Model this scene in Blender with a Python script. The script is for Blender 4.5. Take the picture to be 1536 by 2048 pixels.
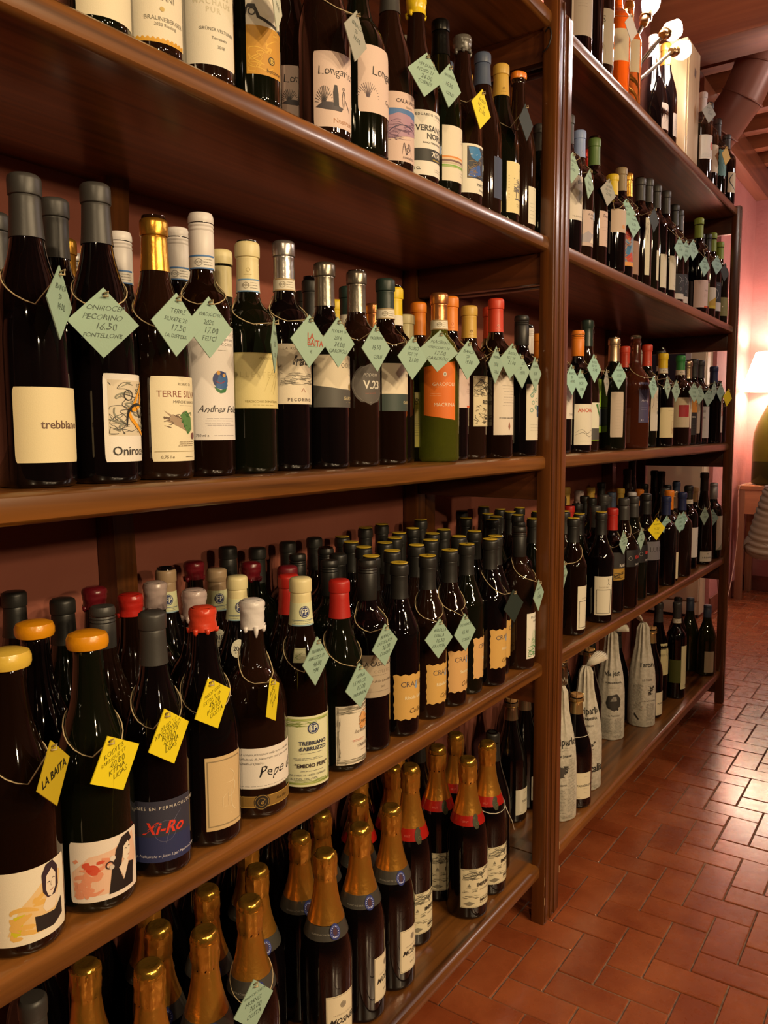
import bpy, bmesh, math, random
from mathutils import Matrix, Vector
random.seed(7)
PI = math.pi
for _o in list(bpy.data.objects): bpy.data.objects.remove(_o, do_unlink=True)
scene = bpy.context.scene
COL = scene.collection

# ------------------------------------------------------------------ camera
cam_data = bpy.data.cameras.new('camera'); cam = bpy.data.objects.new('camera', cam_data); COL.objects.link(cam)
cam_data.sensor_fit = 'HORIZONTAL'; cam_data.sensor_width = 36.0; cam_data.lens = 37.6775
cam_data.clip_start = 0.02; cam_data.clip_end = 60
M = Matrix(((0.821934, -0.052491, 0.567158), (0.569555, 0.085433, -0.817501), (-0.005543, 0.994960, 0.100117)))
cam.matrix_world = Matrix.Translation((0.72, 0.0, 1.152)) @ M.to_4x4()
scene.camera = cam

# ------------------------------------------------------------------ world, exposure
w = bpy.data.worlds.new('world'); scene.world = w; w.use_nodes = True
w.node_tree.nodes['Background'].inputs[0].default_value = (1.0, 0.62, 0.38, 1)
w.node_tree.nodes['Background'].inputs[1].default_value = 0.02
scene.view_settings.view_transform = 'Standard'; scene.view_settings.look = 'None'
scene.view_settings.exposure = 0.0; scene.view_settings.gamma = 1.0; scene.view_settings.use_curve_mapping = False

# ------------------------------------------------------------------ lights of the shop behind and beside the camera (spots), with an added fill lamp
def lamp(loc, power, color, radius):
    l = bpy.data.lights.new('bulb_or_fill_lamp', 'POINT'); l.energy = power; l.color = color; l.shadow_soft_size = radius
    o = bpy.data.objects.new('bulb_or_fill_lamp', l); o.location = loc; COL.objects.link(o); return o
WARM = (1.0, 0.74, 0.43)
def spot(loc, aim, power, color, radius, size=1.35, blend=.6):
    l = bpy.data.lights.new('track_spot', 'SPOT'); l.energy = power; l.color = color; l.shadow_soft_size = radius; l.spot_size = size; l.spot_blend = blend
    o = bpy.data.objects.new('track_spot', l); o.location = loc; o.rotation_euler = (Vector(aim) - Vector(loc)).to_track_quat('-Z', 'Y').to_euler(); COL.objects.link(o); return o
for y, z, p in ((-.15, 1.68, 62), (.25, 2.28, 74), (.65, 1.78, 62), (1.05, 2.28, 74), (1.45, 2.28, 74)): spot((2.75, y, z), (-.1, y * .8 + .45, 1.12), p, WARM, .045, 1.2)
spot((1.7, -1.2, 2.5), (-.1, .9, .9), 70, WARM, .04)
lamp((1.9, 3.2, 2.45), 26, (1.0, 0.84, 0.74), 0.05)
lamp((1.25, 4.3, 2.55), 26, (1.0, 0.86, 0.78), 0.05)  # unseen fill lamp, added to brighten the beige cupboard
spot((2.3, 4.9, 2.5), (-.3, 5.9, 1.2), 60, (1.0, 0.80, 0.70), .05)

# ------------------------------------------------------------------ materials
def lin(c):
    c /= 255.0
    return c / 12.92 if c <= 0.04045 else ((c + 0.055) / 1.055) ** 2.4
def rgb(h):
    return (lin(int(h[0:2], 16)), lin(int(h[2:4], 16)), lin(int(h[4:6], 16)), 1.0)
MATS = {}
def mat(name, hexc, rough=0.5, metal=0.0, bump=0.0, bscale=200.0, vary=0.0, emit=0.0, trans=0.0, coat=0.0, ior=1.5, sheen=0.0):
    if name in MATS: return MATS[name]
    m = bpy.data.materials.new(name); m.use_nodes = True; nt = m.node_tree; n = nt.nodes; b = n['Principled BSDF']
    col = rgb(hexc)
    b.inputs['Base Color'].default_value = col; b.inputs['Roughness'].default_value = rough; b.inputs['Metallic'].default_value = metal
    b.inputs['IOR'].default_value = ior
    if trans: b.inputs['Transmission Weight'].default_value = trans
    if coat: b.inputs['Coat Weight'].default_value = coat; b.inputs['Coat Roughness'].default_value = 0.04
    if emit: b.inputs['Emission Color'].default_value = col; b.inputs['Emission Strength'].default_value = emit
    if bump or vary:
        tc = n.new('ShaderNodeTexCoord'); nz = n.new('ShaderNodeTexNoise'); nz.inputs['Scale'].default_value = bscale; nz.inputs['Detail'].default_value = 3
        nt.links.new(tc.outputs['Object'], nz.inputs['Vector'])
        if bump:
            bp = n.new('ShaderNodeBump'); bp.inputs['Strength'].default_value = bump; bp.inputs['Distance'].default_value = 0.002
            nt.links.new(nz.outputs['Fac'], bp.inputs['Height']); nt.links.new(bp.outputs['Normal'], b.inputs['Normal'])
        if vary:
            mx = n.new('ShaderNodeMixRGB'); mx.inputs[1].default_value = tuple(v * (1 - vary) for v in col[:3]) + (1,); mx.inputs[2].default_value = tuple(min(1, v * (1 + vary)) for v in col[:3]) + (1,)
            nt.links.new(nz.outputs['Fac'], mx.inputs[0]); nt.links.new(mx.outputs[0], b.inputs['Base Color'])
    MATS[name] = m
    return m
def ink(hexc): return mat('ink_' + hexc, hexc, 0.55)
def paper(hexc): return mat('paper_' + hexc, hexc, 0.6, bump=0.08, bscale=900, vary=0.04)

def wood(name, axis, dark, light, rough=0.32, scale=1.0):
    if name in MATS: return MATS[name]
    m = bpy.data.materials.new(name); m.use_nodes = True; nt = m.node_tree; n = nt.nodes; lk = nt.links; b = n['Principled BSDF']
    tc = n.new('ShaderNodeTexCoord'); mp = n.new('ShaderNodeMapping')
    s = [46.0 * scale] * 3; s[axis] = 1.6 * scale; mp.inputs['Scale'].default_value = s
    n1 = n.new('ShaderNodeTexNoise'); n1.inputs['Scale'].default_value = 1.0; n1.inputs['Detail'].default_value = 5; n1.inputs['Distortion'].default_value = 0.6
    mp2 = n.new('ShaderNodeMapping'); s2 = [9.0] * 3; s2[axis] = 0.9; mp2.inputs['Scale'].default_value = s2
    n2 = n.new('ShaderNodeTexNoise'); n2.inputs['Scale'].default_value = 1.0; n2.inputs['Detail'].default_value = 3
    ad = n.new('ShaderNodeMath'); ad.operation = 'MULTIPLY_ADD'; ad.inputs[1].default_value = 0.62; 
    mu = n.new('ShaderNodeMath'); mu.operation = 'MULTIPLY'; mu.inputs[1].default_value = 0.38
    r = n.new('ShaderNodeValToRGB'); r.color_ramp.elements[0].position = 0.33; r.color_ramp.elements[0].color = rgb(dark); r.color_ramp.elements[1].position = 0.68; r.color_ramp.elements[1].color = rgb(light)
    lk.new(tc.outputs['Object'], mp.inputs[0]); lk.new(tc.outputs['Object'], mp2.inputs[0]); lk.new(mp.outputs[0], n1.inputs['Vector']); lk.new(mp2.outputs[0], n2.inputs['Vector'])
    lk.new(n2.outputs['Fac'], mu.inputs[0]); lk.new(n1.outputs['Fac'], ad.inputs[0]); lk.new(mu.outputs[0], ad.inputs[2]); lk.new(ad.outputs[0], r.inputs[0]); lk.new(r.outputs[0], b.inputs['Base Color'])
    bp = n.new('ShaderNodeBump'); bp.inputs['Strength'].default_value = 0.25; bp.inputs['Distance'].default_value = 0.0012
    lk.new(n1.outputs['Fac'], bp.inputs['Height']); lk.new(bp.outputs['Normal'], b.inputs['Normal'])
    b.inputs['Roughness'].default_value = rough; b.inputs['Coat Weight'].default_value = 0.5; b.inputs['Coat Roughness'].default_value = 0.18
    MATS[name] = m
    return m
WY = wood('varnished_wood_along', 1, '2A1405', '98602A'); WZ = wood('varnished_wood_upright', 2, '281204', '804A1E'); WX = wood('varnished_wood_across', 0, '32180C', '643418')

def noisy(name, c1, c2, scale, rough, bump=0.3, bscale=60, rnd=False, dist=0.003, spots=0.0):
    if name in MATS: return MATS[name]
    m = bpy.data.materials.new(name); m.use_nodes = True; nt = m.node_tree; n = nt.nodes; lk = nt.links; b = n['Principled BSDF']
    tc = n.new('ShaderNodeTexCoord'); geo = n.new('ShaderNodeNewGeometry')
    nz = n.new('ShaderNodeTexNoise'); nz.inputs['Scale'].default_value = scale; nz.inputs['Detail'].default_value = 6
    r = n.new('ShaderNodeValToRGB'); r.color_ramp.elements[0].position = 0.3; r.color_ramp.elements[1].position = 0.7; r.color_ramp.elements[0].color = rgb(c1); r.color_ramp.elements[1].color = rgb(c2)
    lk.new(geo.outputs['Position'], nz.inputs['Vector'])
    if rnd:
        oi = n.new('ShaderNodeObjectInfo'); ma = n.new('ShaderNodeMath'); ma.operation = 'MULTIPLY_ADD'; ma.inputs[1].default_value = 0.26
        sb = n.new('ShaderNodeMath'); sb.operation = 'ADD'; sb.inputs[1].default_value = -0.13
        lk.new(oi.outputs['Random'], ma.inputs[0]); lk.new(nz.outputs['Fac'], ma.inputs[2]); lk.new(ma.outputs[0], sb.inputs[0]); lk.new(sb.outputs[0], r.inputs[0])
    else: lk.new(nz.outputs['Fac'], r.inputs[0])
    lk.new(r.outputs[0], b.inputs['Base Color']); b.inputs['Roughness'].default_value = rough
    n3 = n.new('ShaderNodeTexNoise'); n3.inputs['Scale'].default_value = bscale; n3.inputs['Detail'].default_value = 4; lk.new(geo.outputs['Position'], n3.inputs['Vector'])
    bp = n.new('ShaderNodeBump'); bp.inputs['Strength'].default_value = bump; bp.inputs['Distance'].default_value = dist
    lk.new(n3.outputs['Fac'], bp.inputs['Height']); lk.new(bp.outputs['Normal'], b.inputs['Normal'])
    if rnd:
        mr = n.new('ShaderNodeMapRange'); mr.inputs['To Min'].default_value = rough * 0.8; mr.inputs['To Max'].default_value = rough * 1.35
        lk.new(n3.outputs['Fac'], mr.inputs['Value']); lk.new(mr.outputs[0], b.inputs['Roughness'])
    MATS[name] = m
    return m

# ------------------------------------------------------------------ mesh helpers
def mesh(name, verts, faces, mats, idx=None, smooth=False, sharp=None):
    me = bpy.data.meshes.new(name); me.from_pydata([tuple(v) for v in verts], [], faces)
    for m in (mats if isinstance(mats, (list, tuple)) else [mats]): me.materials.append(m)
    if idx: me.polygons.foreach_set('material_index', idx)
    if smooth:
        me.polygons.foreach_set('use_smooth', [True] * len(me.polygons))
        if sharp: me.set_sharp_from_angle(angle=sharp)
    me.update(); return me
def obj(name, me, parent=None, loc=None, rotz=None):
    o = bpy.data.objects.new(name, me); COL.objects.link(o)
    if parent is not None: o.parent = parent
    if loc is not None: o.location = loc
    if rotz is not None: o.rotation_euler = (0, 0, rotz)
    return o
def tag(o, label, cat, group=None):
    o['label'] = label; o['category'] = cat
    if group: o['group'] = group
    return o
def thing(name, label, cat, loc=(0, 0, 0), group=None, rotz=0):
    o = obj(name, None, None, loc, rotz); o.empty_display_size = 0.05; return tag(o, label, cat, group)
def structure(o): o['kind'] = 'structure'; return o
def box(V, F, x0, x1, y0, y1, z0, z1):
    k = len(V); V += [(x0, y0, z0), (x1, y0, z0), (x1, y1, z0), (x0, y1, z0), (x0, y0, z1), (x1, y0, z1), (x1, y1, z1), (x0, y1, z1)]
    F += [(k, k + 3, k + 2, k + 1), (k + 4, k + 5, k + 6, k + 7), (k, k + 1, k + 5, k + 4), (k + 1, k + 2, k + 6, k + 5), (k + 2, k + 3, k + 7, k + 6), (k + 3, k, k + 4, k + 7)]
def bbox_mesh(name, dims, m, bev=0.002, seg=2):
    V, F = [], []; box(V, F, *dims); me = mesh(name, V, F, m)
    if bev:
        bm = bmesh.new(); bm.from_mesh(me); bmesh.ops.bevel(bm, geom=bm.edges[:], offset=bev, segments=seg, affect='EDGES', profile=0.6); bm.to_mesh(me); bm.free()
        me.polygons.foreach_set('use_smooth', [True] * len(me.polygons)); me.set_sharp_from_angle(angle=0.9)
    return me
def lathe(prof, n=24, wob=None):
    V, F = [], []
    for r, z in prof:
        for i in range(n):
            a = 2 * PI * i / n; rr = r if wob is None else r + wob(a, z)
            V.append((rr * math.cos(a), rr * math.sin(a), z))
    for j in range(len(prof) - 1):
        for i in range(n):
            a, b = j * n + i, j * n + (i + 1) % n; F.append((a, b, b + n, a + n))
    F.append(tuple(reversed(range(n)))); k = (len(prof) - 1) * n; F.append(tuple(range(k, k + n)))
    return V, F
def tube(pts, r, n=5, closed=False, radii=None):
    V, F = [], []; P = [Vector(p) for p in pts]; N = len(P)
    for i in range(N):
        t = (P[(i + 1) % N] - P[i - 1]) if (closed or 0 < i < N - 1) else (P[1] - P[0] if i == 0 else P[-1] - P[-2])
        t = t.normalized() if t.length > 1e-9 else Vector((0, 0, 1)); a = t.cross(Vector((0, 0, 1)))
        if a.length < 0.05: a = t.cross(Vector((1, 0, 0)))
        a.normalize(); b = t.cross(a); rr = radii[i] if radii else r
        for k in range(n):
            q = 2 * PI * k / n; V.append(tuple(P[i] + a * (rr * math.cos(q)) + b * (rr * math.sin(q))))
    for i in range(N if closed else N - 1):
        for k in range(n):
            a0, a1 = i * n + k, i * n + (k + 1) % n; b0, b1 = ((i + 1) % N) * n + k, ((i + 1) % N) * n + (k + 1) % n
            F.append((a0, b0, b1, a1))
    if not closed: F.append(tuple(range(n))); F.append(tuple(reversed(range((N - 1) * n, N * n))))
    return V, F
def curve_pts(pts, n=8):
    P = [Vector(p) for p in pts]; out = []
    for i in range(len(P) - 1):
        p0, p1, p2, p3 = P[max(i - 1, 0)], P[i], P[i + 1], P[min(i + 2, len(P) - 1)]
        for k in range(n):
            t = k / n; out.append(0.5 * ((2 * p1) + (p2 - p0) * t + (2 * p0 - 5 * p1 + 4 * p2 - p3) * t * t + (3 * p1 - p0 - 3 * p2 + p3) * t ** 3))
    out.append(P[-1]); return out

# lettering ---------------------------------------------------------
TC = {}
def text2d(s, style=''):
    key = (s, style)
    if key in TC: return TC[key]
    cu = bpy.data.curves.new('t', 'FONT'); cu.body = s; cu.resolution_u = 2; cu.align_x = 'LEFT' if 'l' in style else 'CENTER'; cu.align_y = 'CENTER'
    if 'i' in style: cu.shear = 0.35
    if 'b' in style: cu.offset = 0.022
    if 'n' in style: cu.offset = -0.008
    if 'w' in style: cu.space_character = 1.35
    o = bpy.data.objects.new('t', cu); COL.objects.link(o); dg = bpy.context.evaluated_depsgraph_get(); me = o.evaluated_get(dg).to_mesh()
    V = [(v.co.x, v.co.y) for v in me.vertices]; F = [tuple(p.vertices) for p in me.polygons]
    # serifs: small feet and heads under the letters' stems give printed capitals a roman look
    o.evaluated_get(dg).to_mesh_clear(); bpy.data.objects.remove(o); bpy.data.curves.remove(cu)
    if 'h' in style:
        rr = random.Random(s); V = [(x + 0.06 * math.sin(y * 7 + x * 3), y + 0.05 * math.sin(x * 5)) for x, y in V]
    TC[key] = (V, F); return TC[key]

class Print:
    """flat printing collected in millimetres, later wrapped on a bottle or laid on a card"""
    def __init__(s): s.V = []; s.F = []; s.I = []; s.M = []; s.lay = 0
    def mi(s, c):
        if c not in s.M: s.M.append(c)
        return s.M.index(c)
    def add(s, V, F, c):
        k = len(s.V); s.lay += 1; z = s.lay
        s.V += [(x, y, z) for x, y in V]; s.F += [tuple(i + k for i in f) for f in F]; s.I += [s.mi(c)] * len(F)
    def poly(s, P, c):
        bm = bmesh.new(); vs = [bm.verts.new((x, y, 0)) for x, y in P]; f = bm.faces.new(vs); f.normal_update()
        if f.normal.z < 0: f.normal_flip()
        bmesh.ops.triangulate(bm, faces=[f]); x0 = min(p[0] for p in P); x1 = max(p[0] for p in P); x = x0 + 2.6
        while x < x1:
            bmesh.ops.bisect_plane(bm, geom=bm.verts[:] + bm.edges[:] + bm.faces[:], plane_co=(x, 0, 0), plane_no=(1, 0, 0)); x += 2.6
        bm.verts.index_update(); s.add([(v.co.x, v.co.y) for v in bm.verts], [tuple(v.index for v in ff.verts) for ff in bm.faces], c); bm.free()
    def quad(s, x0, y0, x1, y1, c):
        n = max(1, int(abs(x1 - x0) / 2.6) + 1); V = []; F = []
        for i in range(n + 1): x = x0 + (x1 - x0) * i / n; V += [(x, y0), (x, y1)]
        for i in range(n): F.append((2 * i, 2 * i + 2, 2 * i + 3, 2 * i + 1))
        s.add(V, F, c)
    def line(s, pts, w, c, taper=False):
        V = []; F = []; n = len(pts)
        for i, (x, y) in enumerate(pts):
            a = pts[max(i - 1, 0)]; b = pts[min(i + 1, n - 1)]; dx, dy = b[0] - a[0], b[1] - a[1]; d = math.hypot(dx, dy) or 1
            ww = w / 2 * (0.25 + 0.75 * math.sin(PI * (i + 0.5) / n) if taper else 1); V += [(x - dy / d * ww, y + dx / d * ww), (x + dy / d * ww, y - dx / d * ww)]
        for i in range(n - 1): F.append((2 * i + 1, 2 * i + 3, 2 * i + 2, 2 * i))
        s.add(V, F, c)
    def draw(s, items, W, H):
        """items in label units: x -1..1 (half width W mm), y 0..1 (height H mm)"""
        rr = random.Random(11)
        for it in items:
            k = it[0]
            if k == 't':
                _, txt, x, y, size, c = it[:6]; st = it[6] if len(it) > 6 else ''
                V, F = text2d(txt, st); q = size * 1.55; s.add([(x * W + a * q, y * H + b * q) for a, b in V], F, c)
            elif k == 'r': s.quad(it[1] * W, it[2] * H, it[3] * W, it[4] * H, it[5])
            elif k == 'f':   # frame
                x0, y0, x1, y1, wd, c = it[1] * W, it[2] * H, it[3] * W, it[4] * H, it[5], it[6]
                s.quad(x0, y0, x1, y0 + wd, c); s.quad(x0, y1 - wd, x1, y1, c); s.quad(x0, y0, x0 + wd, y1, c); s.quad(x1 - wd, y0, x1, y1, c)
            elif k == 'l': s.line([(a * W, b * H) for a, b in it[1]], it[2], it[3])
            elif k == 's':   # smooth brush stroke
                P = curve_pts([(a * W, b * H, 0) for a, b in it[1]], 6); s.line([(p.x, p.y) for p in P], it[2], it[3], True)
            elif k == 'o':
                x, y, rx, c = it[1] * W, it[2] * H, it[3], it[4]; ry = it[5] if len(it) > 5 else rx
                s.poly([(x + rx * math.cos(2 * PI * (i + .5) / 20), y + ry * math.sin(2 * PI * (i + .5) / 20)) for i in range(20)], c)
            elif k == 'c':
                x, y, r0, wd, c = it[1] * W, it[2] * H, it[3], it[4], it[5]; V = []; F = []; n = 24
                for i in range(n): a = 2 * PI * i / n; V += [(x + (r0 - wd) * math.cos(a), y + (r0 - wd) * math.sin(a)), (x + r0 * math.cos(a), y + r0 * math.sin(a))]
                for i in range(n): j = (i + 1) % n; F.append((2 * i, 2 * i + 1, 2 * j + 1, 2 * j))
                s.add(V, F, c)
            elif k == 'p':
                s.poly([(a * W, b * H) for a, b in it[1]], it[2])
            elif k == 'g':   # rows of small illegible print
                _, x0, y0, x1, y1, n, c = it
                V = []; F = []
                for i in range(n):
                    y = (y0 + (y1 - y0) * (i + 0.5) / n) * H; L = x0 + rr.random() * 0.12 * (x1 - x0); R = x1 - rr.random() * 0.2 * (x1 - x0); x = L
                    while x < R:
                        e = min(R, x + 0.05 + rr.random() * 0.16); kk = len(V); V += [(x * W, y - 0.28), (e * W, y - 0.28), (e * W, y + 0.28), (x * W, y + 0.28)]; F.append((kk, kk + 1, kk + 2, kk + 3)); x = e + 0.03
                s.add(V, F, c)
            elif k == 'h':   # engraved hatching / tangled strokes
                _, x0, y0, x1, y1, n, c, wd = it
                for i in range(n):
                    a, b = x0 + rr.random() * (x1 - x0), y0 + rr.random() * (y1 - y0); P = [(a, b, 0)]
                    for _ in range(4):
                        a = min(x1, max(x0, a + (rr.random() - 0.5) * 0.5 * (x1 - x0))); b = min(y1, max(y0, b + (rr.random() - 0.5) * 0.28 * (y1 - y0))); P.append((a, b, 0))
                    P = curve_pts(P, 4); s.line([(p.x * W, p.y * H) for p in P], wd, c, True)
    def build(s, name, f, parent):
        if not s.F: return None
        V = [f(x, y, z) for x, y, z in s.V]
        return obj(name, mesh(name, V, s.F, [ink(c) for c in s.M], s.I), parent)

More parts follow.
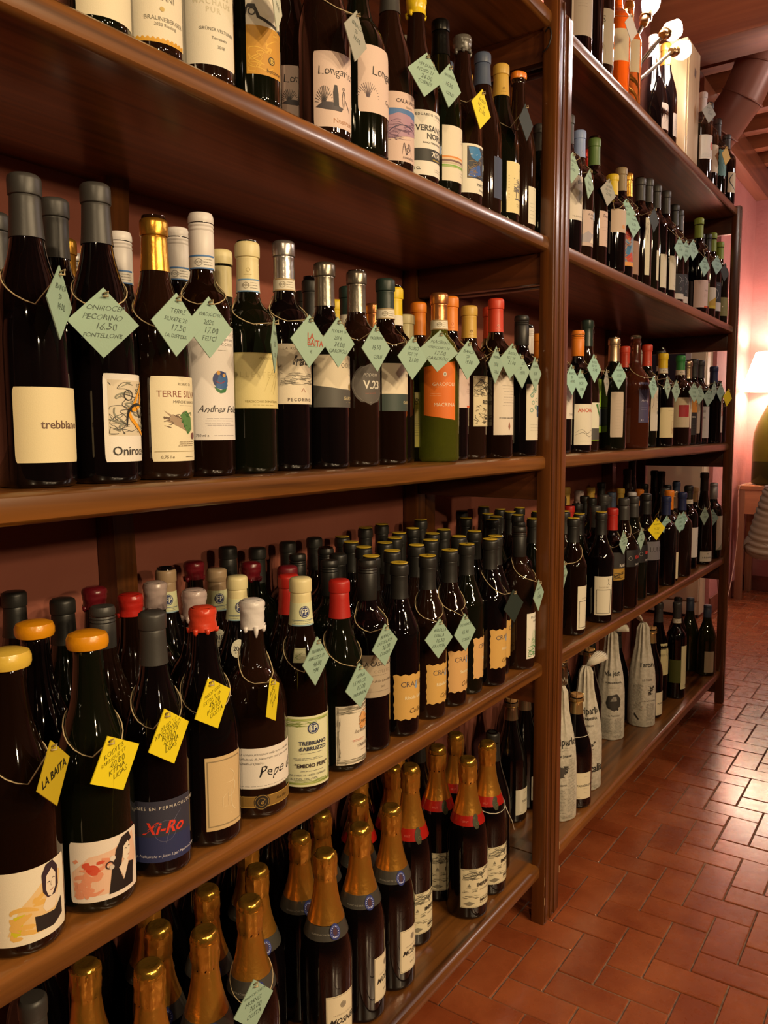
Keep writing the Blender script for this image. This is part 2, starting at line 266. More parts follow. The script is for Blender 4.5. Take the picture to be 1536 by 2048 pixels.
# ------------------------------------------------------------------ what stands where
BOTTLES = [  # shelf, kind, x, y, height, cap, cap colour, label (art, z0, z1, azimuth, half angle), group is the row, description
('S4','bord',-0.052,0.574,0.310,'cap','slate',('rieslA', 0.012, 0.057, -0.16, 1.0),0,'bottle at the far left, only its foot and label bottom in view'),
('S4','bord',-0.052,0.649,0.310,'cap','cream',('riesl', 0.014, 0.074, -0.5, 1.0),0,'bottle with cream label ending in a gold scalloped edge, near bay upper shelf'),
('S4','bord',-0.052,0.731,0.315,'cap','pewter',('grun', 0.019, 0.137, -0.49, 0.95),0,'bottle with tall cream label and faint grid of pale letters, near bay upper shelf'),
('S4','bord',-0.052,0.817,0.315,'cap','black',('gold', 0.037, 0.151, -0.35, 0.7),0,'dark bottle whose label is white above and gold foil below, near bay upper shelf'),
('S4','burg',-0.131,0.979,0.310,'cap','slate',('longB', 0.05, 0.123, -0.37, 0.88),0,'second row bottle with pink drawing label, left of its twin, near bay upper shelf'),
('S4','burg',-0.051,0.965,0.310,'cap','slate',('long', 0.015, 0.118, -0.43, 0.88),0,'burgundy bottle with pale pink label of spiky plant and seated figures, near bay upper shelf'),
('S4','squat',-0.052,1.051,0.300,'cap','slate',('long2', 0.06, 0.157, -0.09, 0.88),0,'round shouldered dark bottle with pink label cut by its neighbour, near bay upper shelf'),
('S4','burg',-0.052,1.137,0.315,'cap','slate',('cala', 0.014, 0.12, -0.38, 0.88),0,'slim bottle with label of blue and lilac terraced hillside, near bay upper shelf'),
('S4','burg',-0.052,1.217,0.313,'wax','yellow',('vers', 0.012, 0.117, -0.41, 0.95),0,'bottle sealed in yellow wax, black stencil lettering on white label, near bay upper shelf'),
('S4','burg',-0.052,1.297,0.306,'foil','black',('strp', 0.022, 0.116, -0.07, 0.88),0,'ringed black topped bottle, white label with orange and green stripes, near bay upper shelf'),
('S4','burg',-0.052,1.376,0.310,'wax','smoke',('star', 0.02, 0.107, -0.15, 0.88),0,'smoky wax topped bottle with blue sparkling night picture label, near bay upper shelf'),
('S4','burg',-0.052,1.456,0.308,'cap','bluegrey',('navy', 0.03, 0.107, 0.44, 0.88),0,'blue grey capped bottle with dark navy label, near bay upper shelf'),
('S4','burg',-0.052,1.536,0.315,'cap','ochre',('vill', 0.019, 0.118, 0.11, 0.88),0,'ochre capped bottle, yellowish label with grey tree drawing, near bay upper shelf'),
('S4','burg',-0.052,1.615,0.325,'corkw','orange',('pian', 0.014, 0.089, 0.41, 0.88),0,'slim green bottle with bare cork and orange wax, beside the post, near bay upper shelf'),
('S4','burg',-0.138,1.059,0.289,'cap','slate',None,1,'slate capped bottle, 1st from left in back rows, near bay upper shelf'),
('S4','burg',-0.135,1.302,0.302,'cap','pewter',None,1,'pewter capped bottle, 2nd from left in back rows, near bay upper shelf'),
('S4','burg',-0.135,1.456,0.313,'cap','bluegrey',None,1,'blue grey capped bottle, 3rd from left in back rows, near bay upper shelf'),
('S4','burg',-0.135,1.536,0.317,'cap','ochre',None,1,'ochre capped bottle, 4th from left in back rows, near bay upper shelf'),
('S4','burg',-0.135,1.615,0.327,'cap','orange',None,1,'orange capped bottle, 5th from left in back rows, near bay upper shelf'),
('R4','burg',-0.135,1.911,0.328,'cap','slate',None,1,'slate capped bottle, 1st from left in back rows, far bay upper shelf'),
('S3','burg',-0.060,0.487,0.316,'cap','slate',('treb', 0.026, 0.102, -0.15, 0.95),0,'slate capped burgundy bottle, cream label with one word, near bay middle shelf'),
('S3','burg',-0.060,0.571,0.327,'cap','slate',('onir', 0.024, 0.12, 0.16, 0.8),0,'slate capped bottle, white label with tangled black and yellow art, near bay middle shelf'),
('S3','burg',-0.060,0.650,0.306,'foil','gold',('terr', 0.022, 0.121, -0.11, 0.85),0,'gold foil capped bottle, cream label with gnarled branch and green leaf, near bay middle shelf'),
('S3','bord',-0.066,0.730,0.330,'screwb','white',('andr', 0.046, 0.188, -0.31, 0.95),0,'white screw capped bottle, tall white label with round blue painting, near bay middle shelf'),
('S3','bord',-0.060,0.806,0.308,'capb','cream',('coll', 0.087, 0.16, -0.4, 1.2),0,'cream capped bottle with wide pale yellow label, near bay middle shelf'),
('S3','bord',-0.070,0.890,0.326,'foilb','silver',('irat', 0.095, 0.179, -0.23, 0.95),0,'silver capped bottle, white label with grey landscape and large script, near bay middle shelf'),
('S3','bord',-0.060,0.970,0.308,'foil','pewter',('podi', 0.092, 0.169, -0.2, 1.2),0,'pewter capped bottle, label white above and slate grey below, near bay middle shelf'),
('S3','bord',-0.060,1.051,0.308,'foil','pewter',('v23', 0.097, 0.162, -0.33, 0.85),0,'pewter capped bottle with a round grey label reading V.23, near bay middle shelf'),
('S3','bord',-0.059,1.130,0.308,'capb','deepgreen',('fior', 0.089, 0.167, -0.04, 1.1),0,'dark green capped bottle, label white above and green below, near bay middle shelf'),
('S3','bord',-0.114,1.277,0.271,'cap','cream',('bue', 0.026, 0.127, -0.19, 0.6),0,'small cream capped bottle with narrow ivory script label, near bay middle shelf'),
('S3','bordc',-0.039,1.272,0.302,'foilb','copper',('oran', 0.084, 0.174, -1.0, 0.85),0,'clear green bottle with a slanted bright orange label, near bay middle shelf'),
('S3','bord',-0.061,1.349,0.308,'cap','orange',('pinkl', 0.099, 0.171, -0.16, 0.88),0,'orange capped bottle, blush label with small orange corner, near bay middle shelf'),
('S3','bord',-0.061,1.424,0.300,'cap','ochre',('ronc', 0.064, 0.162, 0.05, 0.88),0,'ochre capped bottle, label with grey engraved map and RONC lettering, near bay middle shelf'),
('S3','bord',-0.039,1.496,0.321,'cap','redorange',('undi', 0.047, 0.187, -0.3, 0.88),0,'red orange capped bottle with very tall white label, near bay middle shelf'),
('S3','bord',-0.083,1.557,0.316,'cap','redorange',('ciar', 0.026, 0.13, 0.52, 0.88),0,'red orange capped bottle, white label with black leaf crest, near bay middle shelf'),
('S3','bord',-0.039,1.618,0.301,'screw','black',('teal', 0.035, 0.154, -0.11, 0.7),0,'black screw capped bottle, label with teal swirling pattern by the post, near bay middle shelf'),
('S3','bord',-0.150,0.580,0.328,'cap','slate',None,1,'slate capped bottle, 2nd from left in back rows, near bay middle shelf'),
('S3','bord',-0.150,0.505,0.296,'cap','slate',None,1,'slate capped bottle, 1st from left in back rows, near bay middle shelf'),
('S3','bord',-0.240,0.651,0.308,'foil','gold',None,1,'gold capped bottle, 3rd from left in back rows, near bay middle shelf'),
('S3','bord',-0.300,0.705,0.306,'screw','silver',None,1,'silver capped bottle, 4th from left in back rows, near bay middle shelf'),
('S3','bord',-0.176,0.690,0.315,'screwb','white',None,1,'white capped bottle, 5th from left in back rows, near bay middle shelf'),
('S3','bord',-0.144,0.759,0.329,'screwb','white',None,1,'white capped bottle, 7th from left in back rows, near bay middle shelf'),
('S3','bord',-0.208,0.800,0.302,'cap','khaki',None,1,'khaki capped bottle, 6th from left in back rows, near bay middle shelf'),
('S3','bord',-0.300,0.903,0.321,'cap','khaki',None,1,'khaki capped bottle, 8th from left in back rows, near bay middle shelf'),
('S3','bord',-0.143,0.838,0.314,'cap','cream',None,1,'cream capped bottle, 9th from left in back rows, near bay middle shelf'),
('S3','bord',-0.149,0.980,0.312,'foil','silver',None,1,'silver capped bottle, 10th from left in back rows, near bay middle shelf'),
('S3','bord',-0.156,1.055,0.306,'cap','black',None,1,'black capped bottle, 12th from left in back rows, near bay middle shelf'),
('S3','bord',-0.270,1.169,0.315,'cap','black',None,1,'black capped bottle, 11th from left in back rows, near bay middle shelf'),
('S3','bord',-0.134,1.127,0.303,'capb','deepgreen',None,1,'dark green capped bottle, 15th from left in back rows, near bay middle shelf'),
('S3','bord',-0.259,1.249,0.308,'cap','yellow',None,1,'yellow capped bottle, 13th from left in back rows, near bay middle shelf'),
('S3','bord',-0.191,1.282,0.299,'foil','copper',None,1,'copper capped bottle, 16th from left in back rows, near bay middle shelf'),
('S3','bord',-0.092,1.205,0.308,'capb','yellow',None,1,'yellow capped bottle, 17th from left in back rows, near bay middle shelf'),
('S3','bord',-0.170,1.410,0.315,'cap','orange',None,1,'orange capped bottle, 19th from left in back rows, near bay middle shelf'),
('S3','bord',-0.160,1.491,0.307,'cap','ochre',None,1,'ochre capped bottle, 20th from left in back rows, near bay middle shelf'),
('S3','bord',-0.270,1.539,0.311,'cap','yellow',None,1,'yellow capped bottle, 18th from left in back rows, near bay middle shelf'),
('S3','bord',-0.318,1.330,0.309,'cap','red',None,1,'red capped bottle, 14th from left in back rows, near bay middle shelf'),
('R3','bord',-0.128,1.841,0.306,'screw','white',None,1,'white capped bottle, 1st from left in back rows, far bay middle shelf'),
('R3','bord',-0.200,2.068,0.317,'cap','orange',None,1,'orange capped bottle, 2nd from left in back rows, far bay middle shelf'),
('S2','wide',-0.050,0.437,0.308,'waxk','paleyellow',('port1', 0.015, 0.092, -0.25, 0.95),0,'large bottle with pale yellow wax, portrait label with yellow splash, at left frame edge'),
('S2','wide',-0.050,0.530,0.307,'waxk','amber',('port2', 0.015, 0.084, -0.32, 0.95),0,'large bottle with amber wax, portrait label with red brush strokes, near bay lower shelf'),
('S2','burg',-0.045,0.616,0.314,'cap','slate',('xiro', 0.02, 0.095, -0.61, 1.05),0,'slate capped bottle, navy label with red brush lettering, near bay lower shelf'),
('S2','wide',-0.050,0.700,0.304,'wax','redorange',('ligas', 0.023, 0.119, -0.18, 0.62),0,'bottle sealed in red orange wax, beige embossed label, near bay lower shelf'),
('S2','squat',-0.052,0.792,0.297,'waxd','white',('pepe', 0.044, 0.101, -0.46, 1.15),0,'squat shouldered bottle in white wax, handwritten label and gold seal band, near bay lower shelf'),
('S2','burg',-0.043,0.884,0.314,'capep','cream',('emid', 0.012, 0.117, -0.67, 1.05),0,'cream capped bottle with EP crest, pale green bordered label, near bay lower shelf'),
('S2','burg',-0.042,0.975,0.297,'cap','red',('serr', 0.012, 0.106, -0.23, 0.88),0,'red capped burgundy bottle, white label with orange emblem, near bay lower shelf'),
('S2','bord',-0.050,1.061,0.316,'screw','black',('cast', 0.093, 0.164, -0.5, 0.88),0,'black screw capped bottle, greyish beige label, near bay lower shelf'),
('S2','con',-0.041,1.142,0.299,'capy','black',('crr', 0.032, 0.111, -0.39, 0.88),0,'yellow topped black capsule, ragged ochre label, nearest one, near bay lower shelf'),
('S2','con',-0.044,1.240,0.298,'capy','black',('crr', 0.031, 0.104, -0.19, 0.88),0,'yellow topped black capsule, ragged ochre label, second nearest, near bay lower shelf'),
('S2','con',-0.045,1.322,0.298,'capy','black',('crs', 0.03, 0.11, -0.21, 0.88),0,'yellow topped black capsule, ragged ochre label, third nearest, near bay lower shelf'),
('S2','con',-0.053,1.404,0.299,'capy','black',('crs', 0.033, 0.115, 0.24, 0.88),0,'yellow topped black capsule, ragged ochre label, fourth nearest, near bay lower shelf'),
('S2','con',-0.038,1.477,0.302,'capy','black',('crf', 0.039, 0.12, -0.17, 0.88),0,'yellow topped black capsule, ragged ochre label, fifth nearest, near bay lower shelf'),
('S2','con',-0.062,1.547,0.299,'capy','black',('crf', 0.039, 0.12, 0.52, 0.88),0,'yellow topped black capsule, ragged ochre label, farthest one, near bay lower shelf'),
('S2','bord',-0.039,1.618,0.315,'screw','black',('malv', 0.025, 0.126, 0.27, 0.88),0,'black screw capped bottle, white and green wave label by the post, near bay lower shelf'),
('S2','burg',-0.319,0.604,0.310,'cap','black',None,1,'black capped bottle, 1st from left in back rows, near bay lower shelf'),
('S2','burg',-0.242,0.627,0.305,'cap','black',None,1,'black capped bottle, 3rd from left in back rows, near bay lower shelf'),
('S2','burg',-0.275,0.700,0.305,'wax','darkred',None,1,'dark red waxed bottle, 4th from left in back rows, near bay lower shelf'),
('S2','wide',-0.152,0.530,0.305,'waxk','amber',None,1,'amber waxed bottle, 2nd from left in back rows, near bay lower shelf'),
('S2','burg',-0.157,0.628,0.305,'screw','slate',None,1,'slate capped bottle, 5th from left in back rows, near bay lower shelf'),
('S2','burg',-0.193,0.699,0.305,'wax','red',None,1,'red waxed bottle, 6th from left in back rows, near bay lower shelf'),
('S2','squat',-0.235,0.776,0.305,'waxd','lilac',None,1,'lilac wax dipped bottle, 7th from left in back rows, near bay lower shelf'),
('S2','squat',-0.142,0.769,0.305,'waxd','lilac',None,1,'lilac wax dipped bottle, 9th from left in back rows, near bay lower shelf'),
('S2','burg',-0.290,0.843,0.309,'capep','tan',None,1,'tan capped bottle, 8th from left in back rows, near bay lower shelf'),
('S2','burg',-0.319,0.928,0.308,'wax','darkred',None,1,'dark red waxed bottle, 10th from left in back rows, near bay lower shelf'),
('S2','burg',-0.242,0.907,0.305,'capep','tan',None,1,'tan capped bottle, 11th from left in back rows, near bay lower shelf'),
('S2','burg',-0.242,0.986,0.305,'wax','darkred',None,1,'dark red waxed bottle, 14th from left in back rows, near bay lower shelf'),
('S2','burg',-0.319,1.008,0.323,'cap','black',None,1,'black capped bottle, 12th from left in back rows, near bay lower shelf'),
('S2','burg',-0.167,0.878,0.305,'capep','cream',None,1,'cream capped bottle, 13th from left in back rows, near bay lower shelf'),
('S2','burg',-0.162,0.990,0.305,'cap','darkred',None,1,'dark red capped bottle, 17th from left in back rows, near bay lower shelf'),
('S2','burg',-0.108,0.931,0.305,'cap','red',None,1,'red capped bottle, 18th from left in back rows, near bay lower shelf'),
('S2','bord',-0.321,1.085,0.312,'cap','black',None,1,'black capped bottle, 15th from left in back rows, near bay lower shelf'),
('S2','bord',-0.321,1.170,0.313,'cap','black',None,1,'black capped bottle, 16th from left in back rows, near bay lower shelf'),
('S2','bord',-0.256,1.124,0.300,'screw','black',None,1,'black capped bottle, 19th from left in back rows, near bay lower shelf'),
('S2','bord',-0.321,1.251,0.312,'cap','black',None,1,'black capped bottle, 20th from left in back rows, near bay lower shelf'),
('S2','bord',-0.258,1.210,0.300,'screw','black',None,1,'black capped bottle, 21st from left in back rows, near bay lower shelf'),
('S2','bord',-0.162,1.101,0.300,'screw','black',None,1,'black capped bottle, 22nd from left in back rows, near bay lower shelf'),
('S2','con',-0.264,1.299,0.300,'capy','black',None,1,'black and yellow capped bottle, 25th from left in back rows, near bay lower shelf'),
('S2','bord',-0.195,1.168,0.300,'cap','black',None,1,'black capped bottle, 23rd from left in back rows, near bay lower shelf'),
('S2','con',-0.315,1.419,0.314,'capy','black',None,1,'black and yellow capped bottle, 27th from left in back rows, near bay lower shelf'),
('S2','con',-0.322,1.345,0.302,'capy','black',None,1,'black and yellow capped bottle, 24th from left in back rows, near bay lower shelf'),
('S2','con',-0.322,1.492,0.314,'capy','black',None,1,'black and yellow capped bottle, 29th from left in back rows, near bay lower shelf'),
('S2','con',-0.254,1.462,0.302,'capy','black',None,1,'black and yellow capped bottle, 33rd from left in back rows, near bay lower shelf'),
('S2','con',-0.215,1.387,0.302,'capy','black',None,1,'black and yellow capped bottle, 32nd from left in back rows, near bay lower shelf'),
('S2','con',-0.192,1.317,0.302,'capy','black',None,1,'black and yellow capped bottle, 30th from left in back rows, near bay lower shelf'),
('S2','con',-0.191,1.243,0.302,'capy','black',None,1,'black and yellow capped bottle, 26th from left in back rows, near bay lower shelf'),
('S2','con',-0.274,1.548,0.302,'capy','black',None,1,'black and yellow capped bottle, 34th from left in back rows, near bay lower shelf'),
('S2','con',-0.187,1.492,0.302,'capy','black',None,1,'black and yellow capped bottle, 38th from left in back rows, near bay lower shelf'),
('S2','con',-0.118,1.234,0.302,'capy','black',None,1,'black and yellow capped bottle, 31st from left in back rows, near bay lower shelf'),
('S2','con',-0.119,1.321,0.302,'capy','black',None,1,'black and yellow capped bottle, 35th from left in back rows, near bay lower shelf'),
('S2','con',-0.113,1.160,0.302,'capy','black',None,1,'black and yellow capped bottle, 28th from left in back rows, near bay lower shelf'),
('S2','con',-0.297,1.619,0.314,'capy','black',None,1,'black and yellow capped bottle, 36th from left in back rows, near bay lower shelf'),
('S2','con',-0.135,1.399,0.302,'capy','black',None,1,'black and yellow capped bottle, 37th from left in back rows, near bay lower shelf'),
('S2','con',-0.202,1.565,0.302,'capy','black',None,1,'black and yellow capped bottle, 39th from left in back rows, near bay lower shelf'),
('S2','con',-0.114,1.480,0.302,'capy','black',None,1,'black and yellow capped bottle, 40th from left in back rows, near bay lower shelf'),
('R2','con',-0.322,1.866,0.313,'capy','black',None,1,'black and yellow capped bottle, 1st from left in back rows, far bay lower shelf'),
('R2','con',-0.277,1.806,0.302,'capy','black',None,1,'black and yellow capped bottle, 2nd from left in back rows, far bay lower shelf'),
('S2','con',-0.129,1.577,0.302,'capy','black',None,1,'black and yellow capped bottle, 41st from left in back rows, near bay lower shelf'),
('R2','con',-0.322,1.989,0.314,'capy','black',None,1,'black and yellow capped bottle, 3rd from left in back rows, far bay lower shelf'),
('R2','con',-0.278,1.929,0.302,'capy','black',None,1,'black and yellow capped bottle, 4th from left in back rows, far bay lower shelf'),
('R2','con',-0.307,2.061,0.302,'capy','black',None,1,'black and yellow capped bottle, 7th from left in back rows, far bay lower shelf'),
('R2','con',-0.227,1.876,0.302,'capy','black',None,1,'black and yellow capped bottle, 6th from left in back rows, far bay lower shelf'),
('R2','con',-0.202,1.806,0.302,'capy','black',None,1,'black and yellow capped bottle, 5th from left in back rows, far bay lower shelf'),
('R2','con',-0.279,2.129,0.302,'capy','black',None,1,'black and yellow capped bottle, 11th from left in back rows, far bay lower shelf'),
('R2','con',-0.198,1.944,0.302,'capy','black',None,1,'black and yellow capped bottle, 9th from left in back rows, far bay lower shelf'),
('R2','con',-0.251,2.009,0.302,'capy','black',None,1,'black and yellow capped bottle, 8th from left in back rows, far bay lower shelf'),
('R2','con',-0.125,1.882,0.302,'capy','black',None,1,'black and yellow capped bottle, 12th from left in back rows, far bay lower shelf'),
('R2','con',-0.190,2.052,0.302,'capy','black',None,1,'black and yellow capped bottle, 13th from left in back rows, far bay lower shelf'),
('R2','bord',-0.128,1.807,0.302,'screw','black',None,1,'black capped bottle, 10th from left in back rows, far bay lower shelf'),
('S1','champ',-0.070,1.156,0.334,'champ','blue',('mosn', 0.035, 0.115, 0.01, 0.62),0,'gold foiled bottle, blue round seal on collar, farthest in front row, near bay bottom shelf'),
('S1','champ',-0.070,1.060,0.338,'champ','blue',('mosn', 0.035, 0.115, 0.26, 0.62),0,'gold foiled bottle, blue round seal on collar, second of front row from the post'),
('S1','champ',-0.065,0.959,0.345,'champ','blue',('mosn', 0.035, 0.115, -0.3, 0.62),0,'gold foiled bottle, blue round seal on collar, third of front row from the post'),
('S1','champ',-0.077,0.799,0.333,'champ','blue',('mosn', 0.035, 0.115, 0.08, 0.62),0,'gold foiled bottle, blue round seal on collar, with pale green tag, near bay bottom shelf'),
('S1','champ',-0.060,0.696,0.348,'champ','blue',('mosn', 0.035, 0.115, -0.09, 0.62),0,'gold foiled bottle, blue round seal on collar, left of the one wearing a tag'),
('S1','champ',-0.065,0.608,0.350,'champ','blue',None,0,'gold foiled bottle, blue round seal on collar, second from left frame edge'),
('S1','champ',-0.145,0.572,0.345,'champ','blue',None,0,'gold foiled bottle, blue round seal on collar, leftmost one, near bay bottom shelf'),
('S1','champ',-0.153,0.694,0.322,'champ','blue',None,1,'gold foiled sparkling bottle, 5th from left in back rows, near bay bottom shelf'),
('S1','champ',-0.230,0.738,0.322,'champ','blue',None,1,'gold foiled sparkling bottle, 4th from left in back rows, near bay bottom shelf'),
('S1','champ',-0.165,0.797,0.322,'champ','blue',None,1,'gold foiled sparkling bottle, 8th from left in back rows, near bay bottom shelf'),
('S1','champ',-0.143,0.883,0.322,'champ','blue',None,1,'gold foiled sparkling bottle, 11th from left in back rows, near bay bottom shelf'),
('S1','champ',-0.156,1.002,0.322,'champ','blue',None,1,'gold foiled sparkling bottle, 13th from left in back rows, near bay bottom shelf'),
('S1','champ',-0.178,1.087,0.322,'champ','blue',None,1,'gold foiled sparkling bottle, 15th from left in back rows, near bay bottom shelf'),
('S1','champ',-0.156,1.172,0.322,'champ','blue',None,1,'gold foiled sparkling bottle, 16th from left in back rows, near bay bottom shelf'),
('S1','champ',-0.214,0.935,0.322,'champ','blue',None,1,'gold foiled sparkling bottle, 10th from left in back rows, near bay bottom shelf'),
('S1','champ',-0.059,1.424,0.331,'champ','red',('impe', 0.028, 0.112, -0.51, 0.9),0,'gold foiled bottle with red collar, engraved white label, nearest the shelf edge'),
('S1','champ',-0.065,1.524,0.328,'champ','red',('impe', 0.028, 0.112, -0.23, 0.9),0,'gold foiled bottle with red collar, engraved white label, with a loose white string'),
('S1','champ',-0.144,1.443,0.330,'champ','red',('impe', 0.028, 0.112, -0.56, 0.9),0,'gold foiled bottle with red collar, engraved white label, second row, left of the front one'),
('S1','champ',-0.109,1.281,0.357,'champ','red',('impe', 0.028, 0.112, -0.23, 0.9),0,'gold foiled bottle with red collar, engraved white label, half hidden behind a blue sealed bottle'),
('S1','champ',-0.208,1.243,0.320,'champ','red',None,1,'gold foiled sparkling bottle, 17th from left in back rows, near bay bottom shelf'),
('S1','champ',-0.163,1.555,0.320,'champ','red',None,1,'gold foiled sparkling bottle, 24th from left in back rows, near bay bottom shelf'),
('S1','champ',-0.225,1.404,0.320,'champ','red',None,1,'gold foiled sparkling bottle, 21st from left in back rows, near bay bottom shelf'),
('S1','champ',-0.184,1.327,0.320,'champ','red',None,1,'gold foiled sparkling bottle, 20th from left in back rows, near bay bottom shelf'),
('R1','champ',-0.165,1.849,0.320,'mus','tan',('padb', 0.023, 0.09, -0.19, 0.6),0,'black sparkling bottle with tan wired top and small white label, far bay bottom shelf'),
('R1','champ',-0.167,1.937,0.320,'mus','tan',('padb', 0.028, 0.093, -0.06, 0.6),0,'black sparkling bottle with tan wired top, half behind the post, far bay bottom shelf'),
('S1','champ',-0.271,1.330,0.330,'cap','black',None,1,'black capped bottle, 18th from left in back rows, near bay bottom shelf'),
('S1','champ',-0.225,1.492,0.330,'cap','black',None,1,'black capped bottle, 23rd from left in back rows, near bay bottom shelf'),
('S1','champ',-0.311,1.419,0.330,'cap','black',None,1,'black capped bottle, 19th from left in back rows, near bay bottom shelf'),
('S1','champ',-0.306,1.527,0.330,'cap','black',None,1,'black capped bottle, 22nd from left in back rows, near bay bottom shelf'),
('S1','champ',-0.097,1.611,0.320,'cap','black',None,1,'black capped bottle, 25th from left in back rows, near bay bottom shelf'),
('S1','champ',-0.311,0.600,0.330,'cap','black',None,1,'black capped bottle added for shade, 1st from left in back rows, near bay bottom shelf'),  # from here a row of extra dark bottles, added to shade the wall
('S1','champ',-0.311,0.700,0.330,'cap','black',None,1,'black capped bottle added for shade, 3rd from left in back rows, near bay bottom shelf'),
('S1','champ',-0.286,0.806,0.330,'cap','black',None,1,'black capped bottle added for shade, 6th from left in back rows, near bay bottom shelf'),
('S1','champ',-0.311,0.900,0.330,'cap','black',None,1,'black capped bottle added for shade, 7th from left in back rows, near bay bottom shelf'),
('S1','champ',-0.311,1.000,0.330,'cap','black',None,1,'black capped bottle added for shade, 9th from left in back rows, near bay bottom shelf'),
('S1','champ',-0.311,1.100,0.330,'cap','black',None,1,'black capped bottle added for shade, 12th from left in back rows, near bay bottom shelf'),
('S1','champ',-0.311,1.200,0.330,'cap','black',None,1,'black capped bottle added for shade, 14th from left in back rows, near bay bottom shelf'),
('S1','burg',-0.129,0.490,0.349,'cap','slate',None,1,'slate capped bottle, 2nd from left in back rows, near bay bottom shelf'),
('R5','bord',-0.052,1.931,0.310,'cap','white',('canel', 0.045, 0.169, -0.62, 0.88),0,'bottle with greige block label right beside the middle post, far bay top shelf'),
('R5','bord',-0.052,2.006,0.310,'cap','black',None,0,'plain dark bottle, second from the middle post, far bay top shelf'),
('R5','bord',-0.052,2.082,0.310,'cap','black',('esse', 0.035, 0.166, -0.9, 0.88),0,'bottle with tall greige label and large letter S, far bay top shelf'),
('R5','bordo',-0.052,2.210,0.310,'cork','cork',('blank', 0.088, 0.168, -0.76, 0.6),0,'amber orange wine bottle with blank cream label, far bay top shelf'),
('R5','bordo',-0.055,2.315,0.293,'cork','cork',('blank', 0.096, 0.182, -0.82, 0.6),0,'golden bottle with torn cream label and white tag, far bay top shelf'),
('R5','magr',-0.082,2.636,0.335,'cap','silver',('blank2', 0.043, 0.121, 0.22, 0.88),0,'very large bell shaped dark bottle with silver top, far bay top shelf'),
('R5','burg',-0.070,2.726,0.341,'foil','gold',('blank2', 0.049, 0.119, 0.36, 0.88),0,'gold capped bottle behind the wooden wine box, far bay top shelf'),
('R5','bord',-0.055,3.143,0.325,'cap','white',('circ', 0.086, 0.169, -0.63, 0.88),0,'white capped bottle, label with orange red disc, far bay top shelf'),
('R5','bord',-0.064,3.278,0.335,'cap','slate',('blank', 0.075, 0.174, -0.46, 0.6),0,'slate capped bottle with narrow cream label behind the white capped one, far bay top shelf'),
('R5','bord',-0.059,3.390,0.307,'cap','slate',('tealw', 0.089, 0.186, -0.21, 0.88),0,'dark bottle with wavy teal label, far bay top shelf'),
('R5','bord',-0.039,3.463,0.267,'cap','slate',('blackc', 0.041, 0.117, -0.23, 0.88),0,'dark bottle with cream and black label at the shelf end, far bay top shelf'),
('R4','bord',-0.052,1.887,0.325,'cap','slate',('fiur', 0.077, 0.179, -0.26, 0.88),0,'slate capped bottle, beige label with olive smudge and black script, far bay upper shelf'),
('R4','bord',-0.052,1.962,0.311,'cap','lightblue',('duna', 0.031, 0.116, -0.01, 0.88),0,'light blue capped bottle with pinkish mountain label, far bay upper shelf'),
('R4','bord',-0.055,2.073,0.325,'cap','green',('don', 0.051, 0.138, 0.12, 0.88),0,'green capped bottle with blush label, far bay upper shelf'),
('R4','bord',-0.114,2.172,0.335,'foil','red',('don', 0.109, 0.164, 0.52, 0.88),0,'red foil capped bottle behind the green capped one, far bay upper shelf'),
('R4','bord',-0.039,2.169,0.257,'cap','yellow',('beig', 0.101, 0.16, -0.41, 0.88),0,'short yellow capped bottle with hanging grey tag, far bay upper shelf'),
('R4','bord',-0.055,2.285,0.307,'cap','khaki',('mosa', 0.035, 0.146, -0.57, 0.88),0,'khaki capped bottle with orange and blue mosaic label, far bay upper shelf'),
('R4','bord',-0.067,2.374,0.316,'foil','gold',('tanl', 0.028, 0.121, -0.44, 0.88),0,'gold foil capped bottle with brown paper label, far bay upper shelf'),
('R4','bord',-0.053,2.448,0.319,'cap','slate',('strip', 0.035, 0.198, -0.51, 0.25),0,'slate capped bottle with narrow full height white strip label, far bay upper shelf'),
('R4','bord',-0.053,2.524,0.335,'cap','slate',('strip', 0.032, 0.12, -0.09, 0.25),0,'slate capped bottle, second of four in a line, far bay upper shelf'),
('R4','bord',-0.060,2.632,0.344,'cap','slate',('white1', 0.026, 0.128, 0.1, 0.88),0,'slate capped bottle with white label and small star, third of four, far bay upper shelf'),
('R4','bord',-0.060,2.736,0.351,'cap','slate',('white1', 0.033, 0.14, 0.07, 0.88),0,'slate capped bottle with white label, last of four, far bay upper shelf'),
('R4','bord',-0.060,2.839,0.330,'cap','black',('chalk', 0.017, 0.099, -0.19, 0.88),0,'black capped bottle with chalk drawing label, far bay upper shelf'),
('R4','bord',-0.070,2.932,0.335,'cap','black',('chalk', 0.017, 0.114, -0.03, 0.88),0,'black capped bottle half hidden, chalk drawing label, far bay upper shelf'),
('R4','bord',-0.095,3.034,0.345,'screw','white',('pinkl', 0.021, 0.112, 0.52, 0.88),0,'white capped bottle with blush label amid mint tags, far bay upper shelf'),
('R4','bord',-0.039,3.084,0.334,'cap','lime',('pinkl', 0.017, 0.113, -0.75, 0.88),0,'lime capped bottle, first of three lime caps, far bay upper shelf'),
('R4','bord',-0.051,3.158,0.295,'cap','black',('oliv', 0.032, 0.116, -0.44, 0.88),0,'black bottle with thin yellow neck ring, far bay upper shelf'),
('R4','bord',-0.050,3.256,0.314,'cap','black',('yelw', 0.035, 0.112, -0.72, 0.88),0,'black capped bottle, white and yellow wave label, far bay upper shelf'),
('R4','bord',-0.061,3.387,0.344,'cap','lime',('blkw', 0.042, 0.151, -0.48, 0.88),0,'lime capped bottle, second of three lime caps, far bay upper shelf'),
('R4','bord',-0.050,3.461,0.322,'cap','lime',('oliv', 0.03, 0.102, -0.59, 0.88),0,'lime capped bottle nearest the end post, olive label, far bay upper shelf'),
